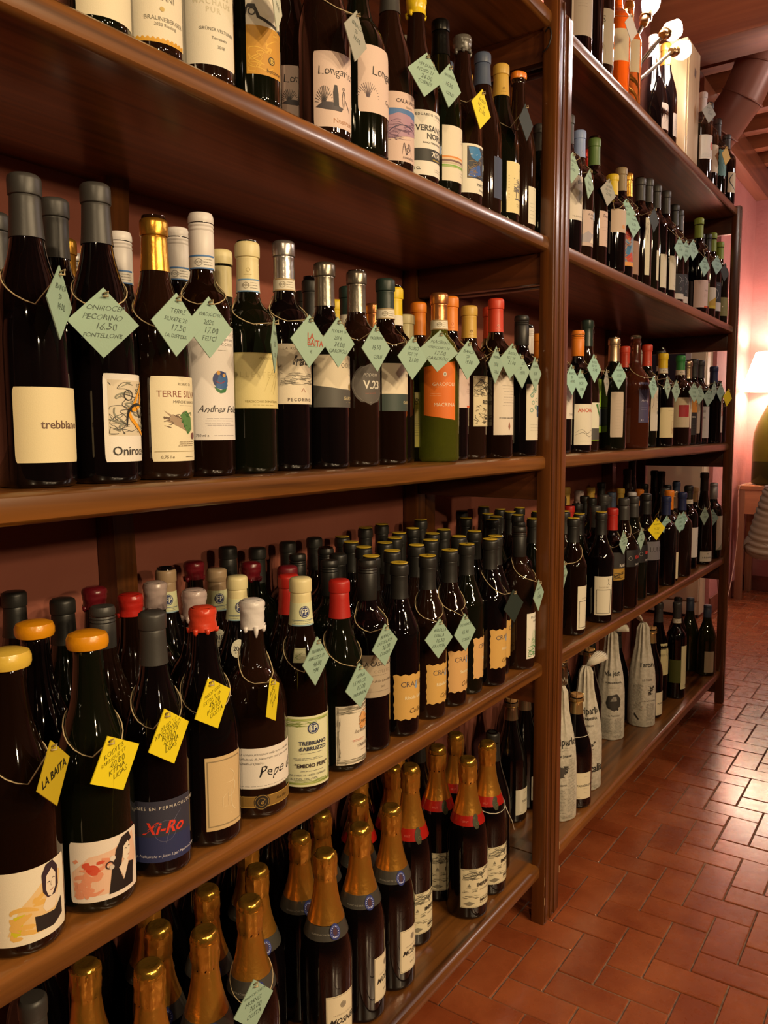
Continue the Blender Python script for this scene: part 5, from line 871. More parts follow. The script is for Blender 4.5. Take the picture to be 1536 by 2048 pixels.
# ------------------------------------------------------------------ what is printed on the labels: paper colour, outline, printing
K = '2A2624'; G2 = '8A8476'; CR = 'EFE2C0'; WH = 'EDE6DA'; PK = 'E2C8BC'
ART = {
 'blank': ('EDE0BE', 'rect', []), 'blank2': ('E0CFC0', 'round', [('g', -.8, .3, .4, .8, 5, 'A89888'), ('s', [(-.8, .2), (-.4, .35), (0, .15)], .8, '9A7868')]),
 'rieslA': ('E6DCC0', 'rect', [('l', [(-1, .08), (1, .08)], .5, 'B0A070'), ('l', [(-1, .13), (1, .13)], .4, 'B0A070')]),
 'riesl': ('E6DCC6', 'rect', [('r', -.95, .0, .95, .06, 'D8A028')] + [('o', -.9 + .15 * q, .06, 1.8, 'D8A028') for q in range(13)] + [('t', 'BRAUNEBERGER', .25, .42, 4.2, G2), ('t', '2020 Riesling', .25, .32, 3.2, G2), ('o', .15, .6, 2.6, 'C8AC60'), ('t', 'THANI', .2, .8, 6, G2)]),
 'grun': ('E6DECC', 'rect', [('t', t, .05, .9 - .075 * q, 5.4, 'CFC6AC', 'bw') for q, t in enumerate(['WEINGUT', 'MACHHAUS', 'WACHAU', 'SCHLOSS', 'MACHAUS', 'PUR'])] + [('p', [(.25, .70), (.55, .70), (.4, .80)], 'D8B448'), ('t', 'GRÜNER VELTLINER', .22, .34, 3.4, '6A665C'), ('t', 'Terrassen', .25, .26, 3.2, '6A665C'), ('t', '2018', .3, .18, 3.2, '6A665C')]),
 'gold': ('E8E0D0', 'rect', [('r', -1, 0, 1, .52, 'C9922A'), ('h', -.9, .03, .9, .5, 14, 'E0B040', 1.2), ('p', [(-1, .62), (-.9, .70), (-.6, .70), (-.45, .6), (1, .5), (1, .54), (-.3, .62), (-.55, .74), (-.9, .74), (-1, .7)], K), ('c', -.7, .66, 4.6, 1.3, K), ('o', .3, .17, 5, '3A2A10'), ('c', .3, .17, 3.6, .7, 'E8C050'), ('t', 'B', .3, .17, 4.4, 'E8C050', 'b'), ('t', 'bottone', .45, .055, 4.6, '5A4010')]),
 'long': (PK, 'round', [('t', 'Longarico', .15, .74, 10.5, '332A28', 'h'), ('t', 'Nostrale', .35, .09, 6.5, 'B07A50', 'h')] + [('l', [(-.55, .30), (-.55 + .38 * math.cos(q * .2), .30 + .24 * math.sin(q * .2))], .8, '3A3438') for q in range(16)] + [('p', [(-.9, .26), (-.6, .33), (-.2, .33), (.05, .29), (.3, .27), (.2, .22), (-.5, .23)], '4A4248'), ('p', [(-.15, .28), (-.18, .46), (-.12, .56), (.0, .56), (.06, .45), (.08, .28)], '2E2A30'), ('s', [(.3, .28), (.25, .40), (.32, .50), (.4, .42), (.36, .30)], 1, '3A3438'), ('c', .33, .53, 2.2, .6, '3A3438'), ('s', [(.4, .40), (.55, .32), (.7, .24)], 1, '3A3438')]),
 'cala': ('DCC0B4', 'rect', [('r', -1, .64, 1, .76, '4A76B0'), ('r', -1, .55, 1, .66, '8A7CA8'), ('p', [(-1, .62), (-.3, .7), (.4, .68), (1, .6), (1, .42), (-1, .30)], 'B08AA0'), ('h', -1, .3, 1, .6, 22, '6A4A68', .7), ('s', [(-1, .34), (-.4, .50), (.3, .52), (1, .44)], 1.4, '3A3458'), ('t', 'CALA IANO', .25, .87, 5.4, '4A3A3A'), ('t', 'BIANCO', .35, .79, 2.6, G2), ('c', .25, .18, 4, .8, '4A3A40'), ('s', [(-.1, .1), (0, .27), (.15, .1), (.3, .27), (.5, .1)], 1.1, '4A3A40'), ('t', 'mortellito', .3, .06, 4, '6A5A58')]),
 'vers': (WH, 'rect', [('t', 'EDUARDO TORRES', .15, .93, 3.6, K, 'bw'), ('g', .2, .87, .9, .89, 1, G2), ('t', 'VERSANTE', .18, .72, 8.6, K, 'b'), ('t', 'NORD', .38, .60, 8.6, K, 'b'), ('t', 'BIANCO TERRE SICILIANE', .25, .50, 2.4, K, 'b'), ('r', -1, .22, 1, .41, '2A2A28'), ('t', '2020', .45, .33, 8.2, WH, 'b'), ('t', 'UVE BIANCHE', .45, .25, 2.0, 'D8B830', 'b'), ('t', '75 CL', -.65, .10, 4, K, 'b'), ('g', .3, .06, .9, .12, 2, G2)]),
 'strp': ('E8DEC8', 'rect', [('r', -1, .42, 1, .45, 'E08A30'), ('r', -1, .39, 1, .42, 'E8C8A0'), ('r', -1, .35, 1, .385, '7A5A50'), ('r', -1, .31, 1, .34, 'C8B8A0'), ('r', -1, .27, 1, .295, '7FB040'), ('r', -1, .25, 1, .265, '9ABA60'), ('g', .2, .7, .9, .85, 3, G2), ('g', .1, .1, .9, .2, 2, G2)]),
 'star': ('E8E2D0', 'rect', [('r', -.75, .30, .8, .95, '1E2230'), ('p', [(-.7, .93), (0, .95), (.3, .8), (-.1, .65), (-.5, .72)], '2A7AB8'), ('p', [(-.5, .5), (.1, .6), (.2, .4), (-.3, .32), (-.7, .34)], '2A58A8'), ('h', -.7, .32, .75, .93, 14, '8A7048', .8)] + [('o', -.65 + .11 * q, .35 + .5 * abs(math.sin(q * 2.1)), .7, 'D8E4F0') for q in range(13)] + [('t', 'MARTINO', .35, .18, 4.6, '3A3A38'), ('t', 'biodegno', .4, .08, 4, '3A3A38')]),
 'navy': ('3A4460', 'rect', [('s', [(-.2, .7), (.1, .4), (.3, .8), (.6, .5)], 1, 'B0B8C8'), ('t', 'PASSO', .2, .28, 5, 'C0C8D8'), ('g', -.3, .1, .8, .16, 1, '98A0B4')]),
 'vill': ('EADCA4', 'rect', [('t', 'Idda', .4, .88, 8, '6A5A30', 'ih'), ('h', -.5, .42, .8, .68, 26, '5A5868', .9), ('l', [(-.3, .3), (-.3, .5)], 1, '4A4858'), ('l', [(.0, .3), (.0, .5)], 1, '4A4858'), ('l', [(.3, .3), (.3, .5)], 1, '4A4858'), ('l', [(.55, .3), (.55, .5)], 1, '4A4858'), ('r', -.4, .27, .8, .29, '4A4858'), ('g', -.3, .12, .8, .2, 2, 'A8925A'), ('g', -.9, .2, -.8, .75, 9, 'A8925A')]),
 'pian': ('E4E0CC', 'rect', [('g', -.6, .9, .9, .97, 1, '6A8A7A'), ('g', -.3, .8, .9, .86, 1, G2), ('t', 'Piansano', .35, .62, 6, 'A8642A', 'b'), ('g', -.2, .25, .8, .45, 4, '5A6A6A'), ('g', -.9, .1, -.4, .6, 5, 'A8A898')]),
 'treb': ('EADBB0', 'round', [('t', 'trebbiano', .32, .50, 7.6, '6A4E3E', 'b')]),
 'onir': ('F0EAE0', 'round', [('r', -.85, .30, .92, .93, 'DCD0B8'), ('h', -.82, .32, .88, .9, 30, '4A4640', .8), ('h', -.82, .32, .88, .9, 10, '8A8A78', 1.6), ('s', [(.75, .92), (.3, .72), (.1, .60), (.55, .66), (.6, .86)], 4.5, 'EDA41C'), ('s', [(-.1, .62), (.0, .50), (.5, .36), (.75, .30)], 4.5, 'EDA41C'), ('s', [(-.2, .40), (-.1, .58), (.3, .66), (.9, .62)], 3.2, '1C1816'), ('s', [(.3, .62), (.5, .52), (.9, .56)], 2.4, '1C1816'), ('c', -.1, .76, 6, 1, '2A2622'), ('t', 'Onirocep', .12, .12, 9, '2A2824')]),
 'terr': ('EFE4C4', 'round', [('t', 'ROBERT DI', .32, .91, 2.8, '6A5A40'), ('t', 'TERRE SILVATE', .30, .79, 7.0, '8A4632'), ('t', 'MARCHE BIANCO', .35, .70, 3.0, '5A4A3A'), ('g', .0, .65, .8, .67, 1, G2), ('p', [(-.55, .60), (-.35, .56), (.1, .50), (.4, .42), (.3, .36), (-.1, .42), (-.5, .48), (-.3, .52)], 'A89078'), ('h', -.55, .40, .3, .6, 12, '6A5444', .8), ('p', [(.05, .55), (.35, .60), (.6, .52), (.65, .38), (.4, .32), (.2, .42)], '5E8A50'), ('h', .1, .34, .62, .58, 8, '3A6A38', 1), ('o', .72, .30, 4, '7A4A4A'), ('g', -.1, .17, .8, .24, 3, '8A7A60'), ('r', -.9, .115, .9, .12, 'A8986A'), ('t', '0.75 l e', -.45, .05, 3.4, '7A6A50'), ('g', .2, .04, .8, .06, 1, '7A6A50')]),
 'andr': ('ECE6E2', 'rect', [('t', 'DEI CASTELLI DI JESI', .2, .93, 3.4, '6A6468', 'w'), ('t', 'Classico Superiore', .2, .885, 3.6, '6A6468', 'ih'), ('t', 'VERDICCHIO', .2, .84, 3.4, '6A6468', 'w'), ('g', .0, .78, .5, .795, 1, G2), ('o', .12, .53, 11, '2A3C78'), ('p', [(-.1, .46), (.05, .58), (.2, .55), (.35, .60), (.42, .48), (.3, .44)], '3A66A0'), ('o', .03, .59, 2.6, 'D8A040'), ('o', .26, .57, 2.4, 'D8A868'), ('p', [(-.15, .47), (.1, .44), (.38, .46), (.3, .42), (.1, .41), (-.05, .43)], '3A7A48'), ('s', [(-.1, .52), (.1, .5), (.3, .52)], 1.2, 'A03030'), ('t', 'Andrea Felici', .14, .27, 7.6, '3A3438', 'ih'), ('g', -.5, .12, .8, .2, 4, 'A09AA0'), ('t', '750 ml e', -.6, .04, 3, '5A5458'), ('g', -.2, .03, .9, .05, 1, 'A09AA0')]),
 'coll': ('E2D496', 'rect', [('t', 'VERDICCHIO', .25, .90, 3.0, '9A8A50'), ('t', 'COLLESTEFANO', .05, .60, 7.2, 'CDBE82', 'w'), ('s', [(.1, .3), (.3, .55), (.55, .75), (.5, .5), (.35, .3)], .8, 'C4B478'), ('s', [(.45, .25), (.6, .45), (.7, .7)], .8, 'C4B478'), ('t', 'VERDICCHIO DI MATELICA', .1, .12, 2.8, '8A7A40'), ('g', -.3, .05, .6, .07, 1, 'A8985A'), ('r', -1, 0, 1, .015, 'B8A868'), ('r', -1, .985, 1, 1, 'B8A868')]),
 'irat': ('E8DCC4', 'rect', [('t', 'LA ROMANA', -.2, .92, 3.4, '6A5A4A', 'w'), ('t', 'Irata', .1, .72, 13, '3A302C', 'ihb'), ('h', -.85, .32, .85, .52, 34, '7A7468', .5), ('l', [(.02, .20), (.12, .27), (.22, .20)], .6, 'A83A2A'), ('t', 'PECORINO', .0, .07, 4.2, '4A3A34', 'w')]),
 'podi': ('E8DCC2', 'rect', [('p', [(-1, 0), (1, 0), (1, .34), (0, .35), (-1, .42)], '55534E'), ('t', 'PODIUM', .35, .80, 6.4, '5A544C', 'w'), ('t', '2016', .5, .63, 2.4, G2), ('o', .5, .40, 4.2, '9A824A'), ('c', .5, .40, 5.4, .6, '9A824A'), ('t', 'GAROFOLI', .5, .17, 4.8, 'D8C898'), ('g', .2, .09, .8, .1, 1, 'B8A878')]),
 'v23': ('5C5650', 'circle', [('c', 0, .5, 29, .5, '8A847C'), ('t', 'PODIUM', .0, .72, 4.6, 'C8C2B8', 'i'), ('t', 'V.23', .12, .48, 11.5, 'E4DED0', 'b'), ('g', -.35, .26, .45, .32, 2, '9A5A48')]),
 'fior': ('E8DCC2', 'rect', [('r', -1, 0, 1, .36, '3C4A44'), ('t', 'FIORE', .45, .75, 5.4, '4A4640'), ('o', .55, .42, 3.6, '9A824A'), ('t', 'GAROFOLI', .4, .18, 4.6, 'D8C898'), ('g', .2, .09, .8, .1, 1, 'B8A878')]),
 'bue': ('EADCA8', 'rect', [('t', 'Bucci', .1, .82, 11, '5A4E2E', 'ih'), ('g', -.5, .68, .7, .72, 1, G2), ('o', .1, .6, 3, '6A5A58'), ('g', -.8, .2, .8, .5, 7, '6A5E38'), ('f', -.97, .01, .97, .99, .3, '9A8A4A')]),
 'oran': ('E5741E', 'slant', [('o', .30, .80, 3, 'E8E0D0', 4.2), ('o', .30, .80, 1.3, '3A3A38', 2.2), ('t', 'GAROFOLI', .25, .60, 5.6, 'F4E0C0'), ('g', -.3, .54, .5, .56, 1, 'F4D0A0'), ('g', -.6, .36, .2, .44, 2, 'F4C090'), ('t', 'MACRINA', .30, .20, 5.8, 'F4E0C0'), ('r', -1, .02, -.93, .08, 'E5741E')]),
 'pinkl': ('E0C8C0', 'rect', [('r', .2, .0, 1, .06, 'DE5A20'), ('r', .2, .06, 1, .065, 'F0E0D0'), ('t', 'Venti', .5, .62, 5.5, '8A6A5A', 'ih'), ('g', .1, .36, .9, .5, 3, 'B09488')]),
 'ronc': ('DDD0AC', 'rect', [('h', -.95, .60, .95, .97, 26, '4A4438', .9), ('s', [(-.9, .8), (-.4, .92), (.1, .74), (.6, .86)], 2, '3A342A'), ('s', [(-.8, .66), (-.2, .76), (.4, .62), (.9, .7)], 1.6, '3A342A'), ('t', 'RONCO', .28, .48, 7.0, '2E2A22', 'b'), ('h', -.95, .03, .0, .42, 16, '5A5444', .8), ('c', .35, .32, 2.6, .6, '3A342A'), ('f', -.15, .10, .9, .22, .6, '3A342A'), ('t', 'MANCINI', .36, .16, 4.8, '2E2A22', 'b'), ('f', -.98, .01, .98, .99, .4, '6A6250')]),
 'undi': ('E4D8C8', 'rect', [('t', 'FUNDERIA', .1, .87, 5.4, '3A3432', 'b'), ('t', '2020', .2, .78, 2.6, '3A3432'), ('g', -.5, .40, .8, .72, 8, '7A7068'), ('t', 'PODERE SAN GIUSTO', .0, .24, 2.8, '4A4442', 'b'), ('p', [(.1, .06), (.2, .12), (.1, .19), (0, .12)], '9A6A58')]),
 'ciar': ('E8DEC8', 'rect', [('t', 'CIARDO', .1, .85, 4.8, '3A3634', 'w'), ('g', -.3, .74, .7, .77, 1, '7A7468'), ('t', '2020', .1, .64, 2.8, '5A5450')] + [('p', [(.1 + a, .28 + b), (.17 + a, .33 + b), (.1 + a, .38 + b), (.03 + a, .33 + b)], '2A2A2C') for a, b in ((0, .12), (-.12, .06), (.12, .06), (0, 0), (-.1, -.06), (.1, -.06))] + [('t', 'PODERE', .1, .16, 3.2, '3A3634', 'b'), ('t', 'SAN GIUSTO', .1, .09, 3.2, '3A3634', 'b'), ('r', -1, .035, 1, .04, G2)]),
 'teal': ('E4DCC8', 'rect', [('c', -.2 + .3 * math.cos(q), .72 + .2 * math.sin(q * 1.7), 4.4, 1.2, '4A9A8C') for q in range(10)] + [('r', .2, .42, 1, .62, '3A4E6E'), ('t', 'sea', .6, .5, 4, '8AA0B8'), ('g', -.7, .15, .6, .3, 3, 'A8A090')]),
 'port1': ('EDE2CC', 'round', [('p', [(-.6, .15), (-.3, .5), (.2, .75), (.5, .9), (.8, .8), (.6, .3), (.2, .1)], 'EBC890'), ('p', [(-.55, .1), (-.45, .4), (-.2, .42), (-.3, .15)], 'D8CC28'), ('h', -.5, .1, .6, .8, 9, 'E8B860', 5), ('p', [(.05, .12), (.02, .34), (.2, .32), (.55, .30), (.80, .42), (.82, .18), (.5, .10)], '2A2220'), ('p', [(.22, .42), (.3, .34), (.55, .34), (.68, .46), (.62, .56), (.35, .56)], 'EEDCC4'), ('p', [(.24, .62), (.22, .86), (.34, .98), (.54, 1.0), (.70, .88), (.70, .62), (.58, .52), (.36, .52)], '382832'), ('p', [(.32, .64), (.34, .82), (.50, .90), (.62, .80), (.60, .62), (.48, .52), (.38, .54)], 'F0E0CC'), ('s', [(.36, .72), (.41, .73), (.44, .72)], .9, '2A2220'), ('s', [(.51, .75), (.55, .76), (.59, .74)], .9, '2A2220'), ('s', [(.43, .61), (.48, .60), (.53, .62)], 1.0, 'A04A40'), ('s', [(.47, .73), (.46, .67), (.49, .66)], .5, '8A7060')]),
 'port2': ('EDE0D2', 'round', [('p', [(-.9, .1), (-.95, .5), (-.5, .75), (.1, .8), (.8, .95), (.95, .5), (.6, .1)], 'EDC4A8'), ('h', -.85, .1, .1, .7, 16, 'E89A78', 5), ('o', -.42, .55, 6.5, 'D8482E', 5), ('h', -.75, .35, -.1, .65, 5, 'D8583C', 4), ('p', [(-.02, .08), (.08, .50), (.25, .48), (.4, .22), (.6, .48), (.78, .44), (.72, .08)], '241C1A'), ('p', [(.25, .48), (.42, .24), (.58, .50), (.45, .56)], 'EEDCC8'), ('p', [(.12, .58), (.2, .78), (.38, .95), (.62, .98), (.72, .84), (.58, .80), (.40, .72), (.34, .50), (.22, .44), (.08, .48)], '2A201E'), ('p', [(.38, .60), (.42, .78), (.58, .84), (.66, .72), (.62, .58), (.5, .52)], 'F0E2CE'), ('s', [(.46, .72), (.50, .73), (.53, .71)], 1, '241C1A'), ('s', [(.58, .74), (.61, .75), (.64, .73)], 1, '241C1A'), ('s', [(.55, .61), (.59, .60), (.62, .62)], 1.1, 'A83A30'), ('c', .02, .56, 4.6, 1.4, '3A2C2A'), ('o', .10, .66, 3.2, 'E8DCD0'), ('o', .07, .52, 2.8, 'D8CCC0')]),
 'xiro': ('363647', 'rect', [('r', -1, 0, 1, .42, '2E3560'), ('t', 'VIGNES EN PERMACULTURE', .1, .88, 3.6, 'E4DCD0', 'w'), ('c', .1, .50, 13, .4, '6A6A84'), ('s', [(.1, .3), (.3, .6), (.6, .8)], .7, '6A6A84'), ('t', 'Xi-Ro', .05, .55, 13, 'E23A22', 'ib'), ('t', 'Thomas, Melissanthe et Jason Ligas Pepieros 2018', .02, .10, 2.9, 'D8D4E0', 'ih')]),
 'ligas': ('D6B98A', 'rect', [('f', -.92, .05, .92, .95, 1.6, '9A8664'), ('s', [(.2, .8), (.5, .7), (.3, .58)], 1.2, 'E8D4AC'), ('s', [(0, .62), (.5, .6), (.4, .45), (.1, .42)], 1.2, 'E8D4AC'), ('s', [(.3, .55), (.3, .3), (.55, .2)], 1.2, 'E8D4AC'), ('l', [(-.2, .42), (.1, .5), (.1, .3), (-.2, .3), (-.2, .42)], .9, 'E8D4AC'), ('l', [(.2, .18), (.8, .26)], .6, 'E8D4AC')]),
 'pepe': ('EEE6DC', 'rect', [('t', 'Non ci sono scorciatoie nella terra e nel cielo', .0, .85, 2.9, '4A4444', 'ih'), ('t', 'ma infinite vie da percorrere con i pro e contro', .0, .74, 2.9, '4A4444', 'ih'), ('t', 'Quella di Quadra', -.4, .63, 2.9, '4A4444', 'ih'), ('t', 'Pepe d.', .34, .40, 13, '1E1A1C', 'ih'), ('g', -.9, .06, .8, .08, 1, '8A8484'), ('r', -1, 0, 1, .015, G2)]),
 'pepeband': ('8C6A30', 'rect', [('r', -1, 0, 1, .06, 'C8A050'), ('r', -1, .94, 1, 1, 'C8A050'), ('o', -.15, .45, 11, '2A221C'), ('c', -.15, .45, 10, .8, 'A08040'), ('c', -.15, .45, 6, .5, 'A08040'), ('t', 'd', -.15, .45, 6, 'B89048', 'i'), ('t', 'Rue Bleu', .45, .5, 3.6, '4A3416', 'i')]),
 'emid': ('E6E6BE', 'rect', [('f', -.95, .03, .95, .97, 2.8, 'B4C070'), ('f', -.90, .06, .90, .94, .5, '8A9A4A'), ('h', -.93, .86, .93, .95, 18, '8A9A4A', .5), ('h', -.93, .04, .93, .10, 14, '8A9A4A', .5), ('o', .2, .83, 8.4, '27336B'), ('c', .2, .83, 7, .7, 'E0E4C8'), ('t', 'EP', .2, .83, 7, 'E6E8D0', 'b'), ('t', 'TREBBIANO', .2, .62, 5.2, '2E3450', 'b'), ('t', "d'ABRUZZO", .2, .54, 5.2, '2E3450', 'b'), ('g', -.3, .47, .7, .49, 1, '4A5060'), ('g', -.6, .38, .7, .42, 2, '4A5060'), ('t', '"EMIDIO PEPE"', .15, .30, 5.2, '3A2E30', 'b'), ('g', -.4, .21, .7, .24, 1, '4A5060'), ('t', 'VIA CHIESI, 10 - 64010 TORANO', .0, .17, 2.6, '4A5060'), ('t', 'ALCOOL 13% - VOL', -.15, .115, 3.0, '4A5060')]),
 'neckl': ('DDE0BC', 'rect', [('h', -.8, .2, .6, .8, 8, '8AA060', .6), ('f', -.96, .06, .96, .94, .5, 'A8B078')]),
 'y2018': ('E4E2CC', 'circle', [('t', '2018', .0, .50, 6.2, '2E2C38', 'b'), ('g', -.5, .68, .5, .74, 1, '6A6A70'), ('t', 'N° 4028', .0, .28, 2.6, '3A3A40')]),
 'serr': ('E8DECA', 'rect', [('f', -.95, .03, .95, .97, 3.4, 'B8B09C'), ('h', -.95, .86, .95, .98, 24, '7A7464', .5), ('h', -.95, .02, -.8, .95, 12, '7A7464', .5), ('h', -.95, .02, .95, .10, 20, '7A7464', .5), ('p', [(.2, .58), (.15, .74), (.3, .86), (.55, .84), (.7, .70), (.6, .58)], 'E2A868'), ('h', .12, .58, .7, .88, 12, 'C07830', 1), ('t', 'Sidere', .42, .70, 4.2, '5A4A3A', 'i'), ('t', 'Le Bisette', .32, .55, 5.0, '4A3A32', 'i'), ('g', -.3, .38, .5, .42, 2, 'C85040'), ('t', 'TABARRINI', .5, .30, 4.4, '4A4440'), ('g', .2, .2, .7, .23, 1, G2)]),
 'cast': ('B8A890', 'rect', [('t', 'LA CASTELLADA', .28, .78, 6.2, '3A3230', 'b'), ('t', 'COLLIO', .3, .60, 4.8, '9A8A76', 'w'), ('g', -.5, .50, .8, .53, 1, '7A6E60'), ('t', 'Bianco della Castellada', .1, .38, 4.0, '5A4A40', 'ih'), ('t', '2013', .3, .24, 2.8, '5A4A40'), ('g', -.8, .12, .8, .16, 1, '7A6E60'), ('l', [(-1, .04), (1, .04)], .4, '7A6E60')]),
 'malv': ('EAE6D8', 'rect', [('t', 'MALVASIA', .05, .90, 5.0, '3A3A34', 'w'), ('t', 'ORIGINE', -.1, .81, 3.6, '3A3A34')] + [('s', [(-.9 + .05 * q, .08 + .055 * q), (-.2, .30 + .035 * q), (.5, .22 + .02 * q), (.95, .06 + .02 * q)], 1.0, 'A8C49A') for q in range(10)] + [('h', -.85, .05, .9, .45, 30, '5E9A60', 1.1)]),
 'mosn': ('EADFC2', 'rect', [('f', -.96, .02, .96, .98, .6, '8A8068'), ('o', .1, .78, 4.4, '9A9080'), ('c', .1, .78, 5.6, .8, '7A7264'), ('t', 'FRANCIACORTA', .1, .58, 2.4, '9A9080', 'w'), ('t', 'MOSNEL', .12, .44, 8.6, '2A2622', 'bi'), ('g', -.3, .31, .5, .33, 1, '9A9080'), ('t', 'BRUT', .1, .18, 3, '6A6458', 'w')]),
 'impe': ('E4DAB8', 'rect', [('f', -.97, .015, .97, .985, .5, '6A6452'), ('h', -.85, .72, .9, .97, 22, '5A5648', .9), ('s', [(-.8, .82), (-.3, .92), (.2, .80), (.5, .90)], 2, '6A6658'), ('s', [(-.3, .76), (.1, .84), (.3, .70)], 2, '6A6658'), ('p', [(-.6, .55), (-.5, .63), (-.42, .55)], '8A8470'), ('h', -.85, .40, -.05, .52, 10, '7A7462', .8), ('t', 'IMPERO', .40, .58, 7.2, '2E2A22', 'b'), ('t', 'COLLI PESARESI', .45, .45, 2.6, '4A4638'), ('h', -.85, .24, .1, .34, 8, '6A6452', .8), ('f', .12, .10, .95, .24, .6, '3A362C'), ('t', 'MANCINI', .54, .17, 5.0, '2E2A22', 'b'), ('p', [(-.8, .12), (-.5, .18), (-.2, .12), (-.5, .06)], '8A8470')]),
 'padb': ('E2DCC6', 'rect', [('t', 'PADRE', .25, .50, 5.6, '3A3630', 'b'), ('g', .0, .34, .7, .40, 1, G2), ('s', [(.1, .8), (.3, .86), (.4, .78)], .8, G2), ('t', '750', -.4, .08, 2.6, '6A8A4A')]),
 'padr': ('E8DEC0', 'rect', [('t', 'PADRENOSTRO', .30, .50, 5.0, '2E2A24', 'b'), ('g', -.1, .36, .7, .42, 1, G2), ('g', .0, .22, .6, .26, 1, G2), ('t', '75 cl', -.6, .07, 2.6, G2), ('g', .0, .82, .6, .86, 1, G2)]),
 'canel': ('B5A89A', 'rect', [('t', 'CANELLI', .1, .84, 4.6, '6A5E54', 'b'), ('t', 'MOSCATO', .1, .74, 3.6, '6A5E54'), ('g', -.6, .5, .3, .6, 2, '8A7E74'), ('r', -1, 0, -.86, 1, 'EFE6DA')]),
 'esse': ('B8AC98', 'rect', [('t', 'S', .0, .80, 15, '4A463E'), ('s', [(-.2, .4), (.1, .3), (.2, .15)], 1, '9A8E7C'), ('r', .88, 0, 1, 1, 'E8E0D0')]),
 'circ': ('EDE4D4', 'rect', [('o', .55, .55, 9, 'D8583A', 14), ('g', -.8, .08, .6, .25, 4, '8AA0A0')]),
 'tealw': ('6FA8A0', 'wavy', [('s', [(-.6, .8), (-.2, .6), (-.5, .4), (-.1, .15)], 3, '4A8A80'), ('g', -.6, .3, .6, .7, 5, 'A8D0C8')]),
 'blackc': ('DCCBA4', 'rect', [('s', [(-.3, .95), (-.8, .6), (-.3, .3), (.3, .1)], 5, '241E1A')]),
 'fiur': ('E2D8CA', 'rect', [('t', 'fiur', .1, .86, 10, '2E2A26', 'ih'), ('p', [(-.1, .52), (.0, .68), (.45, .66), (.55, .48), (.3, .36), (.0, .40)], '8A7E5A'), ('t', 'TRANZIMI', -.1, .08, 3.6, '6A6256', 'w')]),
 'duna': ('CDB6AC', 'rect', [('t', 'ALTA DUNA', .1, .88, 4.6, '4A4444', 'b'), ('t', 'Vigna Pagana', .1, .78, 3.6, '4A4444', 'i'), ('p', [(-.6, .1), (.0, .42), (.6, .1)], 'E0CDBA'), ('p', [(-1, .3), (-.5, .42), (0, .34), (.6, .44), (1, .3), (1, .1), (-1, .1)], 'A8A0A8'), ('p', [(-.3, .1), (.05, .30), (.4, .1)], 'EADCCB')]),
 'don': ('D8BCAE', 'rect', [('t', 'Don Carlo', .1, .86, 7, '5A4036', 'b'), ('g', -.6, .7, .6, .76, 1, '8A6E62'), ('s', [(-.9, .5), (-.2, .56), (.5, .48), (1, .52)], .8, 'B09488'), ('s', [(-.9, .42), (-.2, .46), (.5, .40), (1, .44)], .8, 'B09488'), ('g', -.3, .1, .4, .2, 2, 'A08476')]),
 'beig': ('CDB7A4', 'rect', [('o', .2, .25, 6, 'D89A5A')]),
 'mosa': ('8A98A8', 'rect', [('p', [(-.6, .7), (0, .95), (.6, .8), (.2, .6)], 'B83A2A'), ('p', [(-.7, .3), (-.2, .6), (.4, .5), (.1, .2)], '3A7AA8'), ('p', [(-.3, .2), (.5, .36), (.8, .12), (0, .1)], 'C83E22'), ('r', -1, 0, 1, .1, 'E8A048'), ('h', -.8, .12, .8, .95, 12, 'D88A3A', 1.5), ('h', -.8, .12, .8, .95, 8, '2A2A38', 1)]),
 'tanl': ('A8826A', 'rect', [('t', 'A.L.', -.1, .66, 6, '8A6650')]),
 'strip': ('E6E2C8', 'round', [('c', 0, .90, 3, .6, '5A5A4E'), ('s', [(0, .84), (.2, .75), (-.2, .66), (.1, .56)], .9, '5A5A4E'), ('t', 'r', 0, .15, 3, '8A8A78')]),
 'white1': ('E8E2CC', 'rect', [('p', [(-.55, .97), (-.35, 1.06), (-.4, .98), (-.2, 1.0), (-.4, .93)], 'C8C2B0'), ('g', -.3, .3, .6, .36, 1, G2), ('t', 'Vi', -.3, .12, 4, '9A948A')]),
 'chalk': ('26262C', 'rect', [('s', [(-.6, .9), (-.2, .8), (-.5, .6)], 1, 'C8C8CC'), ('s', [(-.1, .7), (.3, .8), (.5, .6), (.2, .5)], 1, 'C8C8CC'), ('c', -.3, .4, 4, .7, 'B8B8BC'), ('r', -1, 0, 1, .22, 'D8D2CC'), ('g', -.3, .6, .8, .9, 3, '9A9AA0')]),
 'oliv': ('8C8A4E', 'rect', [('o', -.3, .5, 2.4, 'F0ECC0'), ('g', -.6, .2, .6, .3, 1, 'A8A668')]),
 'yelw': ('E6E0CC', 'rect', [('p', [(-1, 0), (1, 0), (1, .6), (.3, .45), (-.4, .28), (-1, .25)], 'C8A428'), ('p', [(-1, 0), (1, 0), (1, .15), (-1, .12)], 'D8C030')]),
 'blkw': ('24262C', 'rect', [('s', [(-.6, .85), (0, .6), (-.3, .4)], 1.4, 'D0D0D4'), ('t', 'Rosa', -.1, .9, 4, 'D0D0D4', 'i'), ('r', -1, 0, 1, .30, 'E4E0D8')]),
 'call': ('E6DED2', 'rect', [('s', [(.3, .85), (.0, .75), (-.05, .55), (.1, .35), (.3, .25)], 1.6, 'C83A3A'), ('s', [(.3, .85), (.5, .6), (.45, .4)], 1.2, 'C83A3A'), ('t', 'CALLIFO', .0, .12, 5, '6A645E')]),
